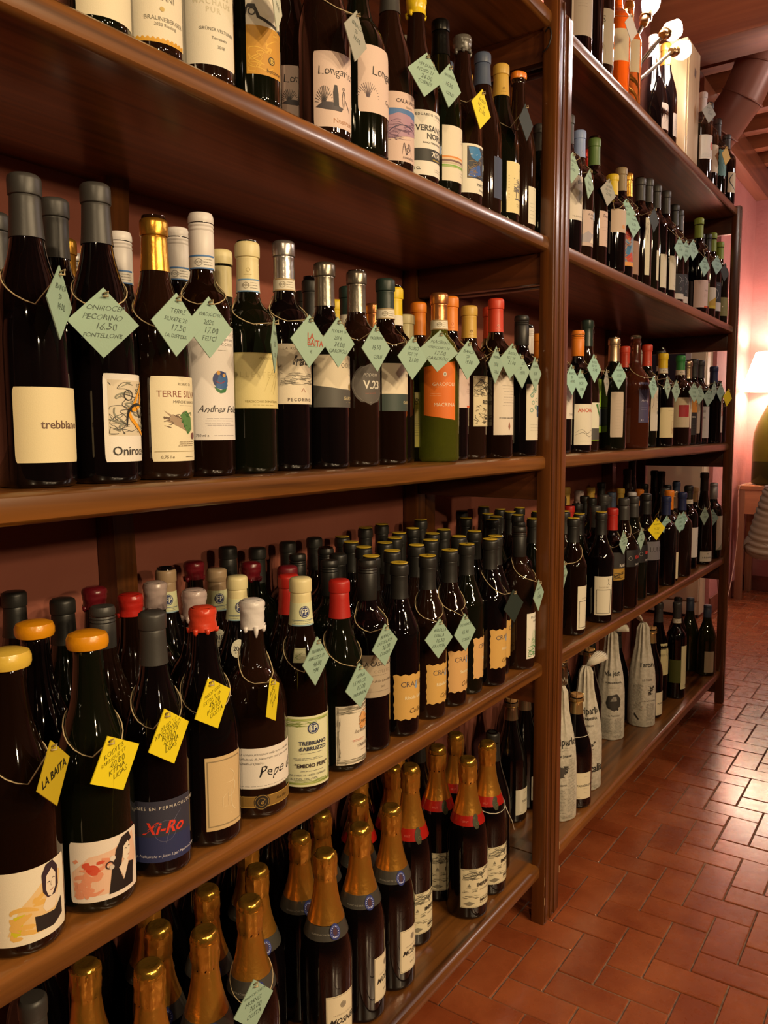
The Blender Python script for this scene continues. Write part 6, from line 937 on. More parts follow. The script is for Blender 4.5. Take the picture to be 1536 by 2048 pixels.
 'ncar': ('E8E2D0', 'rect', [('t', 'ANCARA', .05, .84, 8, 'C8502E', 'b'), ('s', [(-.9, .3), (-.4, .38), (.1, .28), (.6, .36), (1, .3)], 1, '5A564E'), ('s', [(-.9, .24), (-.3, .30), (.3, .20), (.9, .26)], 1, '5A564E'), ('l', [(-.2, .42), (.5, .60)], .4, '5A564E'), ('g', -.6, .06, .7, .12, 1, '8A8A6A')]),
 'leaf': ('E8E6D2', 'rect', [('r', -1, .02, 1, .32, '52504E'), ('r', -1, 0, 1, .02, 'A0D040'), ('p', [(-.5, .95), (-.2, .98), (0, .8), (.3, .7), (.5, .45), (.2, .6), (-.2, .75)], '3E7A38'), ('p', [(0, .98), (.3, .92), (.5, .8), (.2, .84)], '5A9A48')]),
 'lime': ('8EB83A', 'rect', [('r', -1, .14, 1, .45, '4E5660'), ('r', -1, .46, 1, .48, '2A3A18'), ('r', -1, .12, 1, .14, '2A3A18'), ('g', -.6, .62, .6, .72, 2, 'B8D870')]),
 'beig2': ('C6B6A4', 'round', [('g', -.3, .08, .6, .85, 11, 'B0A090')]),
 'purp': ('4A4468', 'rect', [('t', 'Anima', .0, .55, 6, 'D8D0E0', 'ih'), ('g', -.7, .3, .6, .4, 2, 'A8A0C0'), ('t', '8.2', -.4, .06, 5, 'C8C0DC'), ('s', [(.3, .8), (.6, .6), (.4, .45)], 1.4, 'D8C0C0')]),
 'crest': ('E2DACA', 'rect', [('r', .1, 0, 1, 1, 'E8E2D2'), ('o', .4, .42, 3, '4A4A50', 6), ('c', .4, .5, 4, .8, '4A4A50'), ('g', .1, .6, .9, .92, 5, '9A948A'), ('s', [(-.8, .9), (-.5, .7), (-.8, .5)], 1, '4A4040')]),
 'ivory': ('E8DAAA', 'rect', [('f', .35, .12, .85, .55, .6, 'A04038'), ('h', .4, .15, .8, .52, 6, 'A04038', 1), ('g', -.2, .85, .8, .92, 1, '7A6E4A'), ('g', .1, .72, .7, .76, 1, '7A6E4A')]),
 'redsq': ('D8C8A8', 'rect', [('r', -.4, .35, .8, .75, 'B02A30'), ('g', -.6, .1, .6, .2, 1, G2)]),
 'orblk': ('2C2826', 'rect', [('r', -1, .58, 1, 1, 'D8923A'), ('c', .6, .78, 6, 2, '2A2420'), ('t', 'MAIA', .2, .46, 5, 'D8D0C0', 'b'), ('g', -.3, .1, .6, .3, 3, '6A645C')]),
 'nori': ('D0CCC4', 'rect', [('t', 'NO', -.1, .84, 8, '8A857E', 'b'), ('t', 'RI', .0, .64, 8, '8A857E', 'b'), ('g', -.1, .2, .3, .5, 4, 'B4AEA6')]),
 'curve': ('E6DE9A', 'rect', [('s', [(.5, .95), (-.5, .7), (-.7, .4), (-.1, .12), (.6, .0)], 6, '2A2026'), ('s', [(.3, .5), (0, .3), (.3, .1)], 2.5, '2A2026')]),
 'darkc': ('E0D8C0', 'rect', [('r', -.2, .3, .7, .7, '4A4458'), ('g', -.6, .1, .6, .2, 1, G2)]),
 'orpat': ('E0CDBC', 'rect', [('h', -.9, .45, .9, .95, 16, 'D0583A', 1.6), ('s', [(-.5, .6), (.1, .75), (.6, .9)], 2, '2E3A48'), ('g', -.7, .08, .7, .3, 3, 'A8A090')]),
 'kwh': ('E4DEC8', 'rect', [('f', -.80, .04, .80, .66, 1.4, '3A3834'), ('h', -.80, .04, -.72, .66, 3, '3A3834', 1), ('s', [(.35, .95), (.5, .85), (.35, .78)], 1, '3A3834'), ('s', [(.5, .96), (.5, .8), (.7, .78)], 1, '3A3834'), ('t', 'SAURINI', .0, .72, 3.6, 'A8A290', 'w')]),
 'goldd': ('2E2C2C', 'rect', [('r', -1, 0, 1, .42, 'B08A38'), ('t', 'RARO', .2, .52, 7, 'DCD6C8', 'b'), ('h', -.8, .05, .8, .4, 12, '3A2A14', 1.6)]),
 'twot': ('D8D0B0', 'rect', [('r', -1, 0, 1, .2, '4A8A50'), ('g', -.5, .4, .6, .7, 4, G2), ('s', [(.3, .8), (.6, .4), (.4, .2)], 2, '2A2A28')]),
 'ida': ('1C1A1C', 'rect', [('t', 'IDA', .0, .55, 8.5, 'C8342C', 'b'), ('t', 'EMILIO', .0, .12, 4.4, 'B8B4B0', 'b'), ('c', -.7, .5, 6, 1, '9A9694')]),
 'luna': ('6E6A70', 'rect', [('t', 'LUNA', .05, .56, 14, '2E2A2C'), ('t', 'IGT', .55, .2, 5, '8E8A90'), ('t', '2017', .6, .92, 2.4, '2E2A2C')]),
 'cream1': ('E4DAB4', 'rect', [('g', -.5, .7, .6, .8, 1, 'A8A070'), ('s', [(-.2, .6), (.1, .5), (.0, .35)], 1, 'C8B860')]),
 'bluep': ('E6E0C4', 'rect', [('p', [(-.1, .2), (.1, .42), (.2, .5), (.6, .4), (.65, .18), (.3, .12)], '3A52A0'), ('l', [(.2, .5), (.2, .62)], 1, '2A2A30'), ('g', -.5, .75, .5, .85, 2, G2)]),
 'cream2': ('E0D6C4', 'rect', [('t', 'Senso', .0, .86, 4.4, 'A89A86'), ('p', [(.3, .25), (.35, .45), (.55, .4), (.5, .22)], '4A3E36'), ('t', 'DONNE', .1, .08, 3.4, '8A7E70')]),
 'ringl': ('E6DED2', 'rect', [('c', .25, .48, 15, .6, '6A6460'), ('t', '1701', .3, .62, 4.4, '9A948A')]),
 'leaf2': ('E4DEC4', 'rect', [('p', [(-.5, .9), (.2, .95), (.3, .6), (-.2, .5)], 'D07A3A'), ('p', [(-.4, .45), (.4, .55), (.3, .3), (-.3, .28)], '4A8A4A'), ('t', 'LEI', -.1, .12, 5, '3A3A38', 'b')]),
 'rona': ('E6E0D2', 'rect', [('t', 'IS', .0, .76, 5, '3A3836', 'b'), ('t', 'ARONNA', .0, .38, 5.4, '3A3836', 'bw')]),
 'endl': ('E0DAC2', 'rect', [('p', [(-1, 0), (1, 0), (1, .2), (.2, .22), (-.4, .1)], 'A8AC8C'), ('g', -.4, .5, .3, .8, 6, 'C8C2A8')]),
 'ivory2': ('DDD49E', 'rect', [('s', [(.4, .9), (.2, .75), (.5, .6), (.3, .4)], 1.6, '5A7A50'), ('g', -.3, .1, .4, .3, 3, 'A8A070')]),
 'olv': ('E0D8A8', 'rect', [('s', [(.4, .75), (.7, .65), (.5, .5)], 1.6, 'D08A70'), ('g', -.7, .06, .6, .12, 1, 'A89A60'), ('r', .5, .03, .8, .10, '4A4A38')]),
 'olvb': ('4E5218', 'rect', []),
 'ivb': ('DDD2B0', 'rect', []),
}
ART['longB'] = ART['long']; ART['long2'] = (PK, 'round', [('t', 'Longarico', .45, .62, 11.5, '332A28', 'h'), ('t', 'Grappa', .6, .22, 6, '5A4A48', 'h')] + [('l', [(-.6, .22), (-.6 + .45 * math.cos(q * .2), .22 + .22 * math.sin(q * .2))], .8, '5A4A55') for q in range(16)])
for _n, _t in (('crr', 'Ribolla Gialla'), ('crs', 'Sauvignon'), ('crf', 'Friulano')):
    ART[_n] = ('D8AC5E' if _n != 'crs' else 'DCAE70', 'wavy', [('t', 'CRASTIN', .28, .78, 8.6, '4A4650'), ('p', [(.25, .70), (.40, .86), (.50, .70), (.38, .66)], '8EA4C4'), ('t', _t, .32, .48, 5.2, 'EDE0B8', 'b'), ('t', 'Collio', .38, .18, 8.2, '4A3018', 'i')])

# ------------------------------------------------------------------ the room
WALLM = noisy('pink_plaster_shaded', '92503E', 'A66250', 3.0, 0.75, 0.5, 40, dist=0.004)  # same pink plaster as the far walls, dimmer light put into its colour
CEILM = noisy('ceiling_plaster', 'A06450', 'B87860', 2.0, 0.8, 0.3, 30)
BASEM = noisy('terracotta_skirting', '6E3A28', '824834', 8.0, 0.5, 0.3, 60)
TILEM = noisy('terracotta_tile', '8C4424', 'AA5E36', 9.0, 0.26, 0.3, 38, rnd=True, dist=0.0012)
_b = TILEM.node_tree.nodes['Principled BSDF']; _b.inputs['Coat Weight'].default_value = .55; _b.inputs['Coat Roughness'].default_value = .16
GROUT = noisy('floor_mortar', '6A5040', '9C806A', 60.0, 0.9, 0.4, 200)
def wall(name, x0, x1, y0, y1, z0, z1, m=WALLM):
    V, F = [], []; box(V, F, x0, x1, y0, y1, z0, z1); return structure(obj(name, mesh(name, V, F, m)))
WX0 = -.378
wall('wall_left', -.60, WX0, -2.6, 3.56, 0, 3.06)
wall('wall_alcove', -1.85, -1.70, 3.56, 6.35, 0, 3.06)
wall('wall_alcove_front', -1.70, -.60, 3.41, 3.56, 0, 3.06)
PINK_LIT = noisy('pink_plaster_lamplit', 'B4706A', 'C6847C', 3.0, 0.75, 0.5, 40, dist=0.004)  # same plaster again, lamp glow put into a paler, pinker colour
wall('wall_left_far', -.60, -.43, 5.20, 6.35, 0, 3.06, PINK_LIT)
wall('wall_back', -.43, 4.2, 6.20, 6.35, 0, 3.06, PINK_LIT)
wall('wall_back_alcove', -1.70, -.60, 6.20, 6.35, 0, 3.06)
wall('wall_right', 4.2, 4.35, -2.6, 6.35, 0, 3.06, noisy('darkened_plaster', '7A5A48', '8A6854', 2.0, .8, .3, 30))  # out of view; plaster darkened to cut the light it bounces back
wall('wall_behind', -.60, 4.35, -2.75, -2.6, 0, 3.06, MATS['darkened_plaster'])
wall('ceiling', -1.85, 4.35, -2.75, 6.35, 3.06, 3.16, CEILM)
for nm, d in (('baseboard_left_far', (-.43, -.418, 5.20, 6.188, 0, .105)), ('baseboard_back', (-.418, 4.2, 6.188, 6.2, 0, .105)), ('baseboard_left', (WX0, WX0 + .012, -2.6, 3.56, 0, .105))):
    structure(obj(nm, bbox_mesh(nm, d, BASEM, .002)))
BEAM = wood('beam_wood_across', 0, '7A3E22', 'B0663C', .5, .5); BEAMY = wood('beam_wood_along', 1, '6A3822', '9A5A38', .5, .5)
t = obj('trim_1', bbox_mesh('beam', (-1.70, 4.2, 3.62, 3.86, 2.74, 3.0), BEAM, .006)); structure(t); t['label'] = 'large ceiling beam'
k = 2
for y in (-1.6, -.7, .2, 1.1, 2.0, 2.9, 4.28, 4.62, 4.96, 5.30, 5.64, 5.98):
    o = obj('trim_%d' % k, bbox_mesh('joist', (-.60 if y > 3.5 else WX0, 4.2, y, y + .085, 2.90, 3.06), BEAM, .004)); structure(o); k += 1
o = obj('trim_%d' % k, bbox_mesh('wall_plate', (-.43, -.35, 4.1, 6.2, 2.72, 2.90), BEAMY, .004)); structure(o); k += 1
# far ceiling boards between the joists
BO = wood('ceiling_board_wood', 0, '6E4026', '96603C', .6, .6)
cb = structure(obj('trim_%d' % k, bbox_mesh('board_field', (-.43, 4.2, 3.9, 6.2, 3.035, 3.055), BO, 0)))
for q in range(14): obj('plank', bbox_mesh('plank', (-.43, 2.2, 3.92 + q * .162, 4.075 + q * .162, 3.015, 3.036), BO, .002, 1), cb)

# floor: mortar bed and herringbone tiles
floor = structure(obj('floor', None)); V, F = [], []; box(V, F, -1.85, 4.35, -2.75, 6.35, -.06, -.0030)
floor = structure(obj('floor', mesh('floor', V, F, GROUT)))
for _o in [o for o in bpy.data.objects if o.name == 'floor' and o.data is None]: bpy.data.objects.remove(_o)
TW = .0785; GAP = .0038
def tile_mesh(name, dx, dy):
    me = bbox_mesh(name, (GAP / 2, dx - GAP / 2, GAP / 2, dy - GAP / 2, -.009, 0), TILEM, .0014, 1); me.polygons.foreach_set('use_smooth', [False] * len(me.polygons)); return me
TV, TH = tile_mesh('tile', TW, 2 * TW), tile_mesh('tile', 2 * TW, TW)
cells = []
for i in range(-20, 46):
    for j in range(-60, 68):
        r_ = (j - i) % 4
        if r_ == 0: cells.append((i, j, 0))
        if (j - i) % 4 == 3: cells.append((i, j, 1))     # horizontal tile begins one right and in the same row as the foot of the upright one
Cx, Cy = .72, 0.0
inv = cam.matrix_world.inverted()
def onscreen(x, y):
    p = inv @ Vector((x, y, 0))
    if p.z > -.2: return False
    u = 768 + 1607.57 * p.x / -p.z; v = 1024 - 1607.57 * p.y / -p.z
    return -20 < u < 1570 and v < 2080
vis, rest = [], []
for i, j, h in cells:
    x, y = -.058 + i * TW, 1.38 + j * TW
    if x < -1.6 or x > 3.2 or y < -1.5 or y > 6.15: continue
    if x < WX0 - .02 and y < 3.6: continue
    cx, cy = x + (TW if h else TW / 2), y + (TW / 2 if h else TW)
    if onscreen(cx, cy) and (cx > -.02 or cy > 3.5) and cx > -.5: vis.append((math.hypot(cx - Cx, cy - Cy), x, y, h))
    else: rest.append((x, y, h))
vis.sort(); rest += [(x, y, h) for _, x, y, h in vis[296:]]
rr = random.Random(3)
for _, x, y, h in vis[:296]:
    o = obj('tile', TH if h else TV, floor, (x, y, rr.uniform(-.0008, .0008))); o.rotation_euler = (rr.uniform(-.004, .004), rr.uniform(-.004, .004), 0)
V, F = [], []
for x, y, h in rest:
    if y > 6.0 or x > 2.6: continue
    z = rr.uniform(-.0006, .0006); dx, dy = (2 * TW, TW) if h else (TW, 2 * TW); box(V, F, x + GAP / 2, x + dx - GAP / 2, y + GAP / 2, y + dy - GAP / 2, -.009, z)
so = obj('tile_field', mesh('tile_field', V, F, TILEM), floor); so['kind'] = 'stuff'

# ------------------------------------------------------------------ shelving
def shelf_board(y0, y1, z, root):
    """board with a rounded nosing, top at z"""
    th = .033; prof = [(-.374, z), (-.012, z), (-.006, z - .0012), (-.0015, z - .005), (0, z - .011), (0, z - .022), (-.0015, z - .028), (-.006, z - .0318), (-.012, z - th), (-.374, z - th)]
    n = 10; V = []; F = []
    for q in range(n + 1):
        y = y0 + (y1 - y0) * q / n; V += [(x, y, zz) for x, zz in prof]
    m = len(prof)
    for q in range(n):
        for i in range(m): a, b = q * m + i, q * m + (i + 1) % m; F.append((a, b, b + m, a + m))
    F.append(tuple(range(m))); F.append(tuple(reversed(range(n * m, n * m + m))))
    box(V, F, -.3355, -.0205, y0 - .0425, y0 - .0001, z - th, z); box(V, F, -.3355, -.0205, y1 + .0001, y1 + .0425, z - th, z)   # tongues between the posts
    me = mesh('shelf', V, F, WY, smooth=True, sharp=.6)
    bm = bmesh.new(); bm.from_mesh(me); bmesh.ops.recalc_face_normals(bm, faces=bm.faces); bm.to_mesh(me); bm.free()
    return obj('shelf', me, root)
def unit(label, y0, y1, zs, ztop, stile, grooves):
    root = thing('shelving_unit', label, 'shelving', (0, 0, 0), 'wooden wine shelving units')
    pw = .043
    for z in zs: shelf_board(y0 + pw, y1 - pw, z, root)
    for y in (y0, y1 - pw):
        po = obj('post', bbox_mesh('post', (-.020, .0125, y, y + pw - .001, 0, ztop), WZ, .004), root)
        # reeded moulding on the front of the post
        for gy in grooves: obj('bead', bbox_mesh('bead', (.0115, .0155, y + gy - .0035, y + gy + .0035, .004, ztop - .003), WZ, .0018), po)
        obj('rear_post', bbox_mesh('rear_post', (-.376, -.336, y, y + pw - .001, 0, ztop), WZ, .004), root)
    # centre stile with slightly bowed sides
    V, F = [], []; n = 24
    for q in range(n + 1):
        z = ztop * q / n; b = .0045 * math.sin(z * 4.1 + .5) + .003 * math.sin(z * 9); V += [(-.376, stile - .002 + b, z), (-.334 + b * .5, stile + b, z), (-.334 + b * .5, stile + .040 + b * 1.4, z), (-.376, stile + .042 + b, z)]
    for q in range(n):
        for i in range(4): a, c = q * 4 + i, q * 4 + (i + 1) % 4; F.append((a, c, c + 4, a + 4))
    F += [(3, 2, 1, 0), (n * 4, n * 4 + 1, n * 4 + 2, n * 4 + 3)]
    obj('rear_stile', mesh('rear_stile', V, F, WZ, smooth=True, sharp=.8), root)
    for z in zs:
        for y in (y0 + .006, y1 - pw + .006):
            obj('rail', bbox_mesh('rail', (-.336, -.020, y, y + .028, z - .033 - .066, z - .0328), WX, .003), root)
    return root
ZS = (.142, .626, 1.096, 1.569, 2.03)
near = unit('near bay of brown varnished wooden shelves, five boards between posts', -.135, 1.7065, ZS, 2.055, .785, (.008, .035))
far = unit('far bay of brown varnished wooden shelves beyond the middle posts', 1.7105, 3.553, ZS, 2.035, 3.092, (.012,))
# worn chips on the lower post edges
for u_, (y, z) in enumerate(((1.664, .10), (1.664, .05), (1.75, .09), (1.75, .15), (3.512, .73), (3.512, .69), (3.512, .95))):
    root = near if y < 1.7 else far
    obj('wear_mark', bbox_mesh('wear_mark', (.0125, .0131, y + .001, y + .0025, z, z + .018), mat('bare_wood_chip', 'D8B088', .7), 0), root)
hk = curve_pts([(-.012, 1.659, 1.985), (-.002, 1.656, 1.99), (.003, 1.655, 1.975), (.000, 1.655, 1.958), (-.008, 1.656, 1.948), (-.018, 1.659, 1.945)], 5)
v, f = tube(hk, .0018, 5); obj('hook', mesh('hook', v, f, mat('dark_iron', '1A1414', .5), smooth=True), near)
p = Print(); p.draw([('t', '5', 0, 0, 16, '7A665E', 'ih')], 1, 1)
p.build('pencil_mark', lambda a, b, l: (.0129 + l * .0001, 3.532 + a / 1000, 1.925 + b / 1000), far)

# ------------------------------------------------------------------ bottles and tags
GROUP = {}
for s_ in SHELF_Z:
    nm = dict(S4='near bay upper shelf', S3='near bay middle shelf', S2='near bay lower shelf', S1='near bay bottom shelf', R5='far bay top shelf', R4='far bay upper shelf', R3='far bay middle shelf', R2='far bay lower shelf', R1='far bay bottom shelf')[s_]
    GROUP[(s_, 0)] = 'front bottles on the ' + nm; GROUP[(s_, 1)] = 'back row bottles on the ' + nm
for i, B in enumerate(BOTTLES): build_bottle(i, *B)
for j, T in enumerate(TAGS): build_tag(j, *T)
# olive sleeve label on the front bottle of the last group and a loose string on a sparkling bottle
for o in [o for o in bpy.data.objects if str(o.get('label', '')).startswith('front dark bottle with olive')]:
    H = [b for b in BOTTLES if b[9] == o['label']][0][4]; make_label(o, ('olvb', .062, .150, -1.35, .62), 'bord', H)
SB = [b for b in BOTTLES if 'loose white string' in b[9]][0]
x, y, H = SB[2], SB[3], SB[4]; pts = []
for q in range(20):
    a = -.3 + 2 * PI * q / 20; z = H * (.62 - .05 * math.cos(a + .5)); r_ = rad('champ', H, z) + .0028; pts.append((r_ * math.cos(a), r_ * math.sin(a), z))
v, f = tube(pts, .0009, 4, True); kx = len(v)
v2, f2 = tube([pts[2], (.043, .018, H * .53), (.047, .030, H * .46), (.050, .034, H * .40)], .0009, 4); v += v2; f += [tuple(t_ + kx for t_ in ff) for ff in f2]
tag(obj('loose_string', mesh('loose_string', v, f, mat('white_string', 'D8D0BC', .8), smooth=True), None, (x, y, .142)), 'thin white string looped loosely round a red collared sparkling bottle', 'string')
# string band on the gold wired bottle
PB = [b for b in BOTTLES if 'newspaper wrapped ones' in b[9]][0]
pts = [((rad('champ', PB[4], PB[4] * .635) + .0022) * math.cos(2 * PI * q / 20), (rad('champ', PB[4], PB[4] * .635) + .0022) * math.sin(2 * PI * q / 20), PB[4] * .635 + .004 * math.cos(2 * PI * q / 20)) for q in range(20)]
v, f = tube(pts, .0009, 4, True); tag(obj('loose_string', mesh('loose_string', v, f, MATS['white_string'], smooth=True), None, (PB[2], PB[3], .142)), 'thin white string round the shoulder of a gold wired bottle', 'string')

# ------------------------------------------------------------------ bottles wrapped in newspaper
NEWS = noisy('newsprint', 'B8B2A2', 'D2CCBC', 90, .8, .5, 120)
def newspaper(x, y, H, seed, knot, label, arts):
    r0 = .046; rr = random.Random(seed); ph = rr.random() * 6
    fan = knot
    def fold(a, z):
        t = max(0, min(1, (z - .10) / .16)); return .0012 * math.sin(6 * a + ph + z * 8) + t * (.0022 * math.sin(11 * a + ph * 2) + .0012 * math.sin(17 * a))
    pr = [(.03, .001), (r0 * .95, .0015), (r0, .006), (r0 * 1.02, .08), (r0, .15), (r0 * .93, .185), (r0 * .80, .22), (r0 * .64, .25), (r0 * .50, .28), (r0 * .42, H - .03), (r0 * .40, H - .012), (r0 * .26, H), (r0 * .16, H + .006)]
    n = 48; V, F = lathe(pr, n, fold)
    root = thing('wrapped_bottle', label, 'wrapped bottle', (x, y, .142), 'newspaper wrapped bottles')
    body = obj('newspaper_wrap', mesh('newspaper_wrap', V, F, NEWS, smooth=True, sharp=.9), root)
    # the twisted end: a crumpled fan of paper
    V, F = [], []; m = 15; ax, ay, az_ = fan
    for q in range(m):
        t = q / (m - 1); a = -1.1 + 2.2 * t; zig = .0045 * (1 if q % 2 else -1)
        for k_, (d, s2) in enumerate(((.004, .25), (.022, .8), (.044, 1.15), (.056, 1.2))):
            V.append((ax * d + (-ay) * math.sin(a) * .022 * s2 + zig * ax * 0, ay * d + ax * math.sin(a) * .022 * s2, H + .002 + az_ * d + zig * s2 + .010 * math.cos(a) * s2))
    for q in range(m - 1):
        for k_ in range(3): a = q * 4 + k_; F.append((a, a + 1, a + 5, a + 4))
    F += [tuple(reversed(fc)) for fc in []]
    me = mesh('twisted_end', V, F, noisy('pale_newsprint', 'D8D0BC', 'ECE4D2', 50, .8, .4, 100), smooth=True, sharp=.5)
    o = obj('twisted_end', me, root); md = o.modifiers.new('s', 'SOLIDIFY'); md.thickness = .0014
    # printing follows the wrap
    def rr_at(z):
        for (ra, za), (rb, zb) in zip(pr, pr[1:]):
            if z <= zb: return ra + (rb - ra) * (z - za) / max(1e-6, zb - za)
        return pr[-1][0]
    p = Print(); p.draw(arts, 46, 300)
    def f(a, b, l):
        z = max(.008, b / 1000); an = -1.05 + a / 1000 / r0; return ((rr_at(z) + fold(an, z) + .0006 + l * .00002) * math.cos(an), (rr_at(z) + fold(an, z) + .0006 + l * .00002) * math.sin(an), z)
    # subdivide long quads by construction: rows are short
    p.build('newsprint_text', f, body)
NI = '3E3B35'; ND = '2E2C28'
def columns(x0, x1, y0, y1, n, c=NI): return [('g', x0, y0, x1, y1, int(n * 1.3), c)]
base_art = [('g', -.9, .02, -.5, .055, 3, ND), ('g', .1, .02, .8, .06, 4, ND)]
newspaper(-.066, 1.932, .345, 1, (.3, -1, .5), 'newspaper wrapped bottle partly hidden by the middle post', [('t', 'viriparlo', .25, .70, 17, ND, 'b'), ('g', -.6, .62, .7, .66, 2, NI), ('t', 'Post Journal', .2, .585, 6, ND, 'b'), ('h', -.7, .38, .4, .50, 26, ND, 2), ('p', [(-.6, .44), (-.2, .50), (.3, .48), (.1, .40), (-.4, .38)], '4A4640'), ('t', 'LA FARNESINA', -.1, .33, 4, ND)] + columns(-.95, -.35, .08, .3, 16) + columns(-.25, .3, .08, .3, 16) + columns(.4, .95, .08, .56, 34) + base_art)
newspaper(-.075, 2.142, .342, 2, (.5, .9, .4), 'newspaper wrapped bottle with bold word vin on its shoulder', [('t', 'viriparlo', .1, .76, 17, ND, 'b'), ('t', 'LA FARNESINA', .1, .69, 6, ND, 'b'), ('t', 'Bollicine', .1, .63, 6, ND), ('h', -.1, .40, .6, .48, 16, ND, 2), ('t', 'Italia', .6, .22, 20, ND, 'b')] + columns(-.9, -.2, .1, .56, 30) + columns(-.1, .4, .08, .38, 18) + base_art)
newspaper(-.140, 2.545, .352, 3, (.75, .5, .05), 'newspaper wrapped bottle with fan shaped end and car picture', [('t', 'vla jest', .0, .74, 15, ND, 'b'), ('t', 'LA PANAMERANA', .05, .64, 5, ND, 'b'), ('g', -.6, .57, .7, .60, 1, NI), ('p', [(-.5, .42), (-.35, .50), (.3, .52), (.6, .46), (.55, .38), (.1, .33), (-.4, .37)], '3E3A36'), ('p', [(-.2, .44), (.0, .49), (.25, .49), (.3, .44)], '9A958A'), ('o', -.25, .37, 4, ND), ('o', .35, .35, 4, ND), ('t', 'La Farnesina', .1, .28, 5, ND)] + columns(-.8, .0, .08, .25, 14) + columns(.1, .8, .08, .25, 14) + base_art)
newspaper(-.090, 2.720, .348, 4, (-.3, -.6, .6), 'farthest newspaper wrapped bottle standing clear at the shelf front', [('t', 'Tartan', .2, .72, 15, ND, 'b'), ('t', 'LE FIGLIE', .2, .55, 6, ND), ('h', .3, .38, .8, .48, 22, ND, 2), ('t', 'Di La Farnesina', .4, .31, 4.5, ND), ('p', [(-.75, .14), (-.4, .08), (-.38, .10), (-.72, .165)], ND)] + columns(-.9, -.1, .2, .5, 26) + columns(.1, .85, .08, .28, 16) + base_art)

# ------------------------------------------------------------------ top shelf: wooden wine box, gooseneck lamps, wooden stave
BOXW = wood('pale_box_wood', 2, 'D8B888', 'ECD2A4', .6)
bx = thing('wine_box', 'tall pale wooden wine box standing on the far bay top shelf', 'wooden box', (-.105, 2.985, 2.03))
obj('box_body', bbox_mesh('box_body', (-.055, .055, -.082, .082, 0, .425), BOXW, .002), bx)
obj('sliding_lid', bbox_mesh('sliding_lid', (.0552, .0592, -.070, .070, .008, .418), BOXW, .001), bx)
p = Print(); p.draw([('p', [(.0, .22), (.9, .16), (.75, -.16), (-.15, -.1)], '8A6A50'), ('p', [(.1, .17), (.8, .12), (.68, -.11), (-.05, -.06)], '6A4E3C')], 24, 90); p.build('stamp', lambda a, b, l: (.0596 + l * .0001, a / 1000, .335 + b / 1000), bx)
p = Print(); p.draw([('c', 0, .12, 7, 2.2, '7A4A4A'), ('c', 0, -.12, 8, 2.2, '7A4A4A')], 50, 50); p.build('stamp', lambda a, b, l: (a / 1000, -.0825 - l * .0001, .385 + b / 1000), bx)
BRASS = mat('aged_brass', 'A88450', .3, .9, bump=.2, bscale=200); STEEL = mat('gooseneck_metal', '7A6A5C', .35, .8)
BULB = mat('glowing_flame_bulb', 'FFF2DC', .3, emit=26.0)
lt = thing('gooseneck_lamp', 'three armed gooseneck lamp with glowing flame bulbs, far bay top shelf', 'lamp', (-.17, 2.40, 2.03))
obj('clamp', bbox_mesh('clamp', (-.03, .03, -.02, .02, 0, .035), BRASS, .004), lt)
heads = (((-.005, 2.47, 2.285), (-.002, 2.665, 2.385)), ((-.045, 2.42, 2.31), (-.05, 2.56, 2.47)), ((-.015, 2.60, 2.29), (-.01, 2.765, 2.355)))
for hi, (sk, bl) in enumerate(heads):
    L0 = Vector((-.17, 2.40, 2.03)); sk = Vector(sk) - L0; bl = Vector(bl) - L0; d = (bl - sk).normalized()
    pts = curve_pts([(0, 0, .03), (.03, -.02 + .02 * hi, .09), tuple(sk * .5 + Vector((0, -.02, .01))), tuple(sk)], 14)
    radii = [.0055 + .0012 * (q % 2) for q in range(len(pts))]
    v, f = tube(pts, .006, 8, radii=radii); arm = obj('gooseneck', mesh('gooseneck', v, f, STEEL, smooth=True), lt)
    q_ = d.to_track_quat('Z', 'Y').to_matrix().to_4x4(); T_ = Matrix.Translation(sk) @ q_
    v, f = lathe([(.009, -.012), (.013, -.006), (.013, .018), (.017, .020), (.018, .026), (.014, .028), (.014, .050), (.012, .052)], 16); v = [tuple(T_ @ Vector(a)) for a in v]
    obj('socket', mesh('socket', v, f, BRASS, smooth=True, sharp=.6), arm)
    L_ = .115; pr = [(.010, .050), (.018, .064), (.025, .086), (.027, .106), (.024, .132), (.018, .158), (.011, .182), (.006, .200), (.001, .218)]
    v, f = lathe(pr, 20, lambda a, z: .0022 * math.sin(a * 3 + z * 60) * (1 if z > .06 else 0)); v = [tuple(T_ @ Vector((a[0] + max(0, a[2] - .13) * .6, a[1], a[2]))) for a in v]
    obj('bulb', mesh('bulb', v, f, BULB, smooth=True), arm)
    c_ = L0 + sk + d * .11 + Vector((.0, -.046, .0))
    lamp(tuple(c_), 10.0, (1.0, .91, .85), .03)
V, F = [], []   # curved wooden stave / carved back
n = 16
for q in range(n + 1):
    t_ = q / n; z = .26 * t_; yy = .085 - .115 * t_ + .10 * t_ * t_ * .6; wd = .036 * math.sin(PI * min(1, .15 + t_ * .85)) ** .5 + .004
    if t_ > .9: wd *= (1 - t_) * 8 + .2
    V += [(-.018, yy - wd, z), (.018, yy - wd, z), (.018, yy + wd * .5, z), (-.018, yy + wd * .5, z)]
for q in range(n):
    for i in range(4): a, c = q * 4 + i, q * 4 + (i + 1) % 4; F.append((a, c, c + 4, a + 4))
F += [(3, 2, 1, 0), (n * 4, n * 4 + 1, n * 4 + 2, n * 4 + 3)]
tag(obj('wooden_stave', mesh('wooden_stave', V, F, wood('stave_wood', 2, '6A4024', 'A87048', .45), smooth=True, sharp=.9), None, (-.12, 3.475, 2.036)), 'curved brown wooden stave leaning at the end of the top shelf', 'wooden stave')

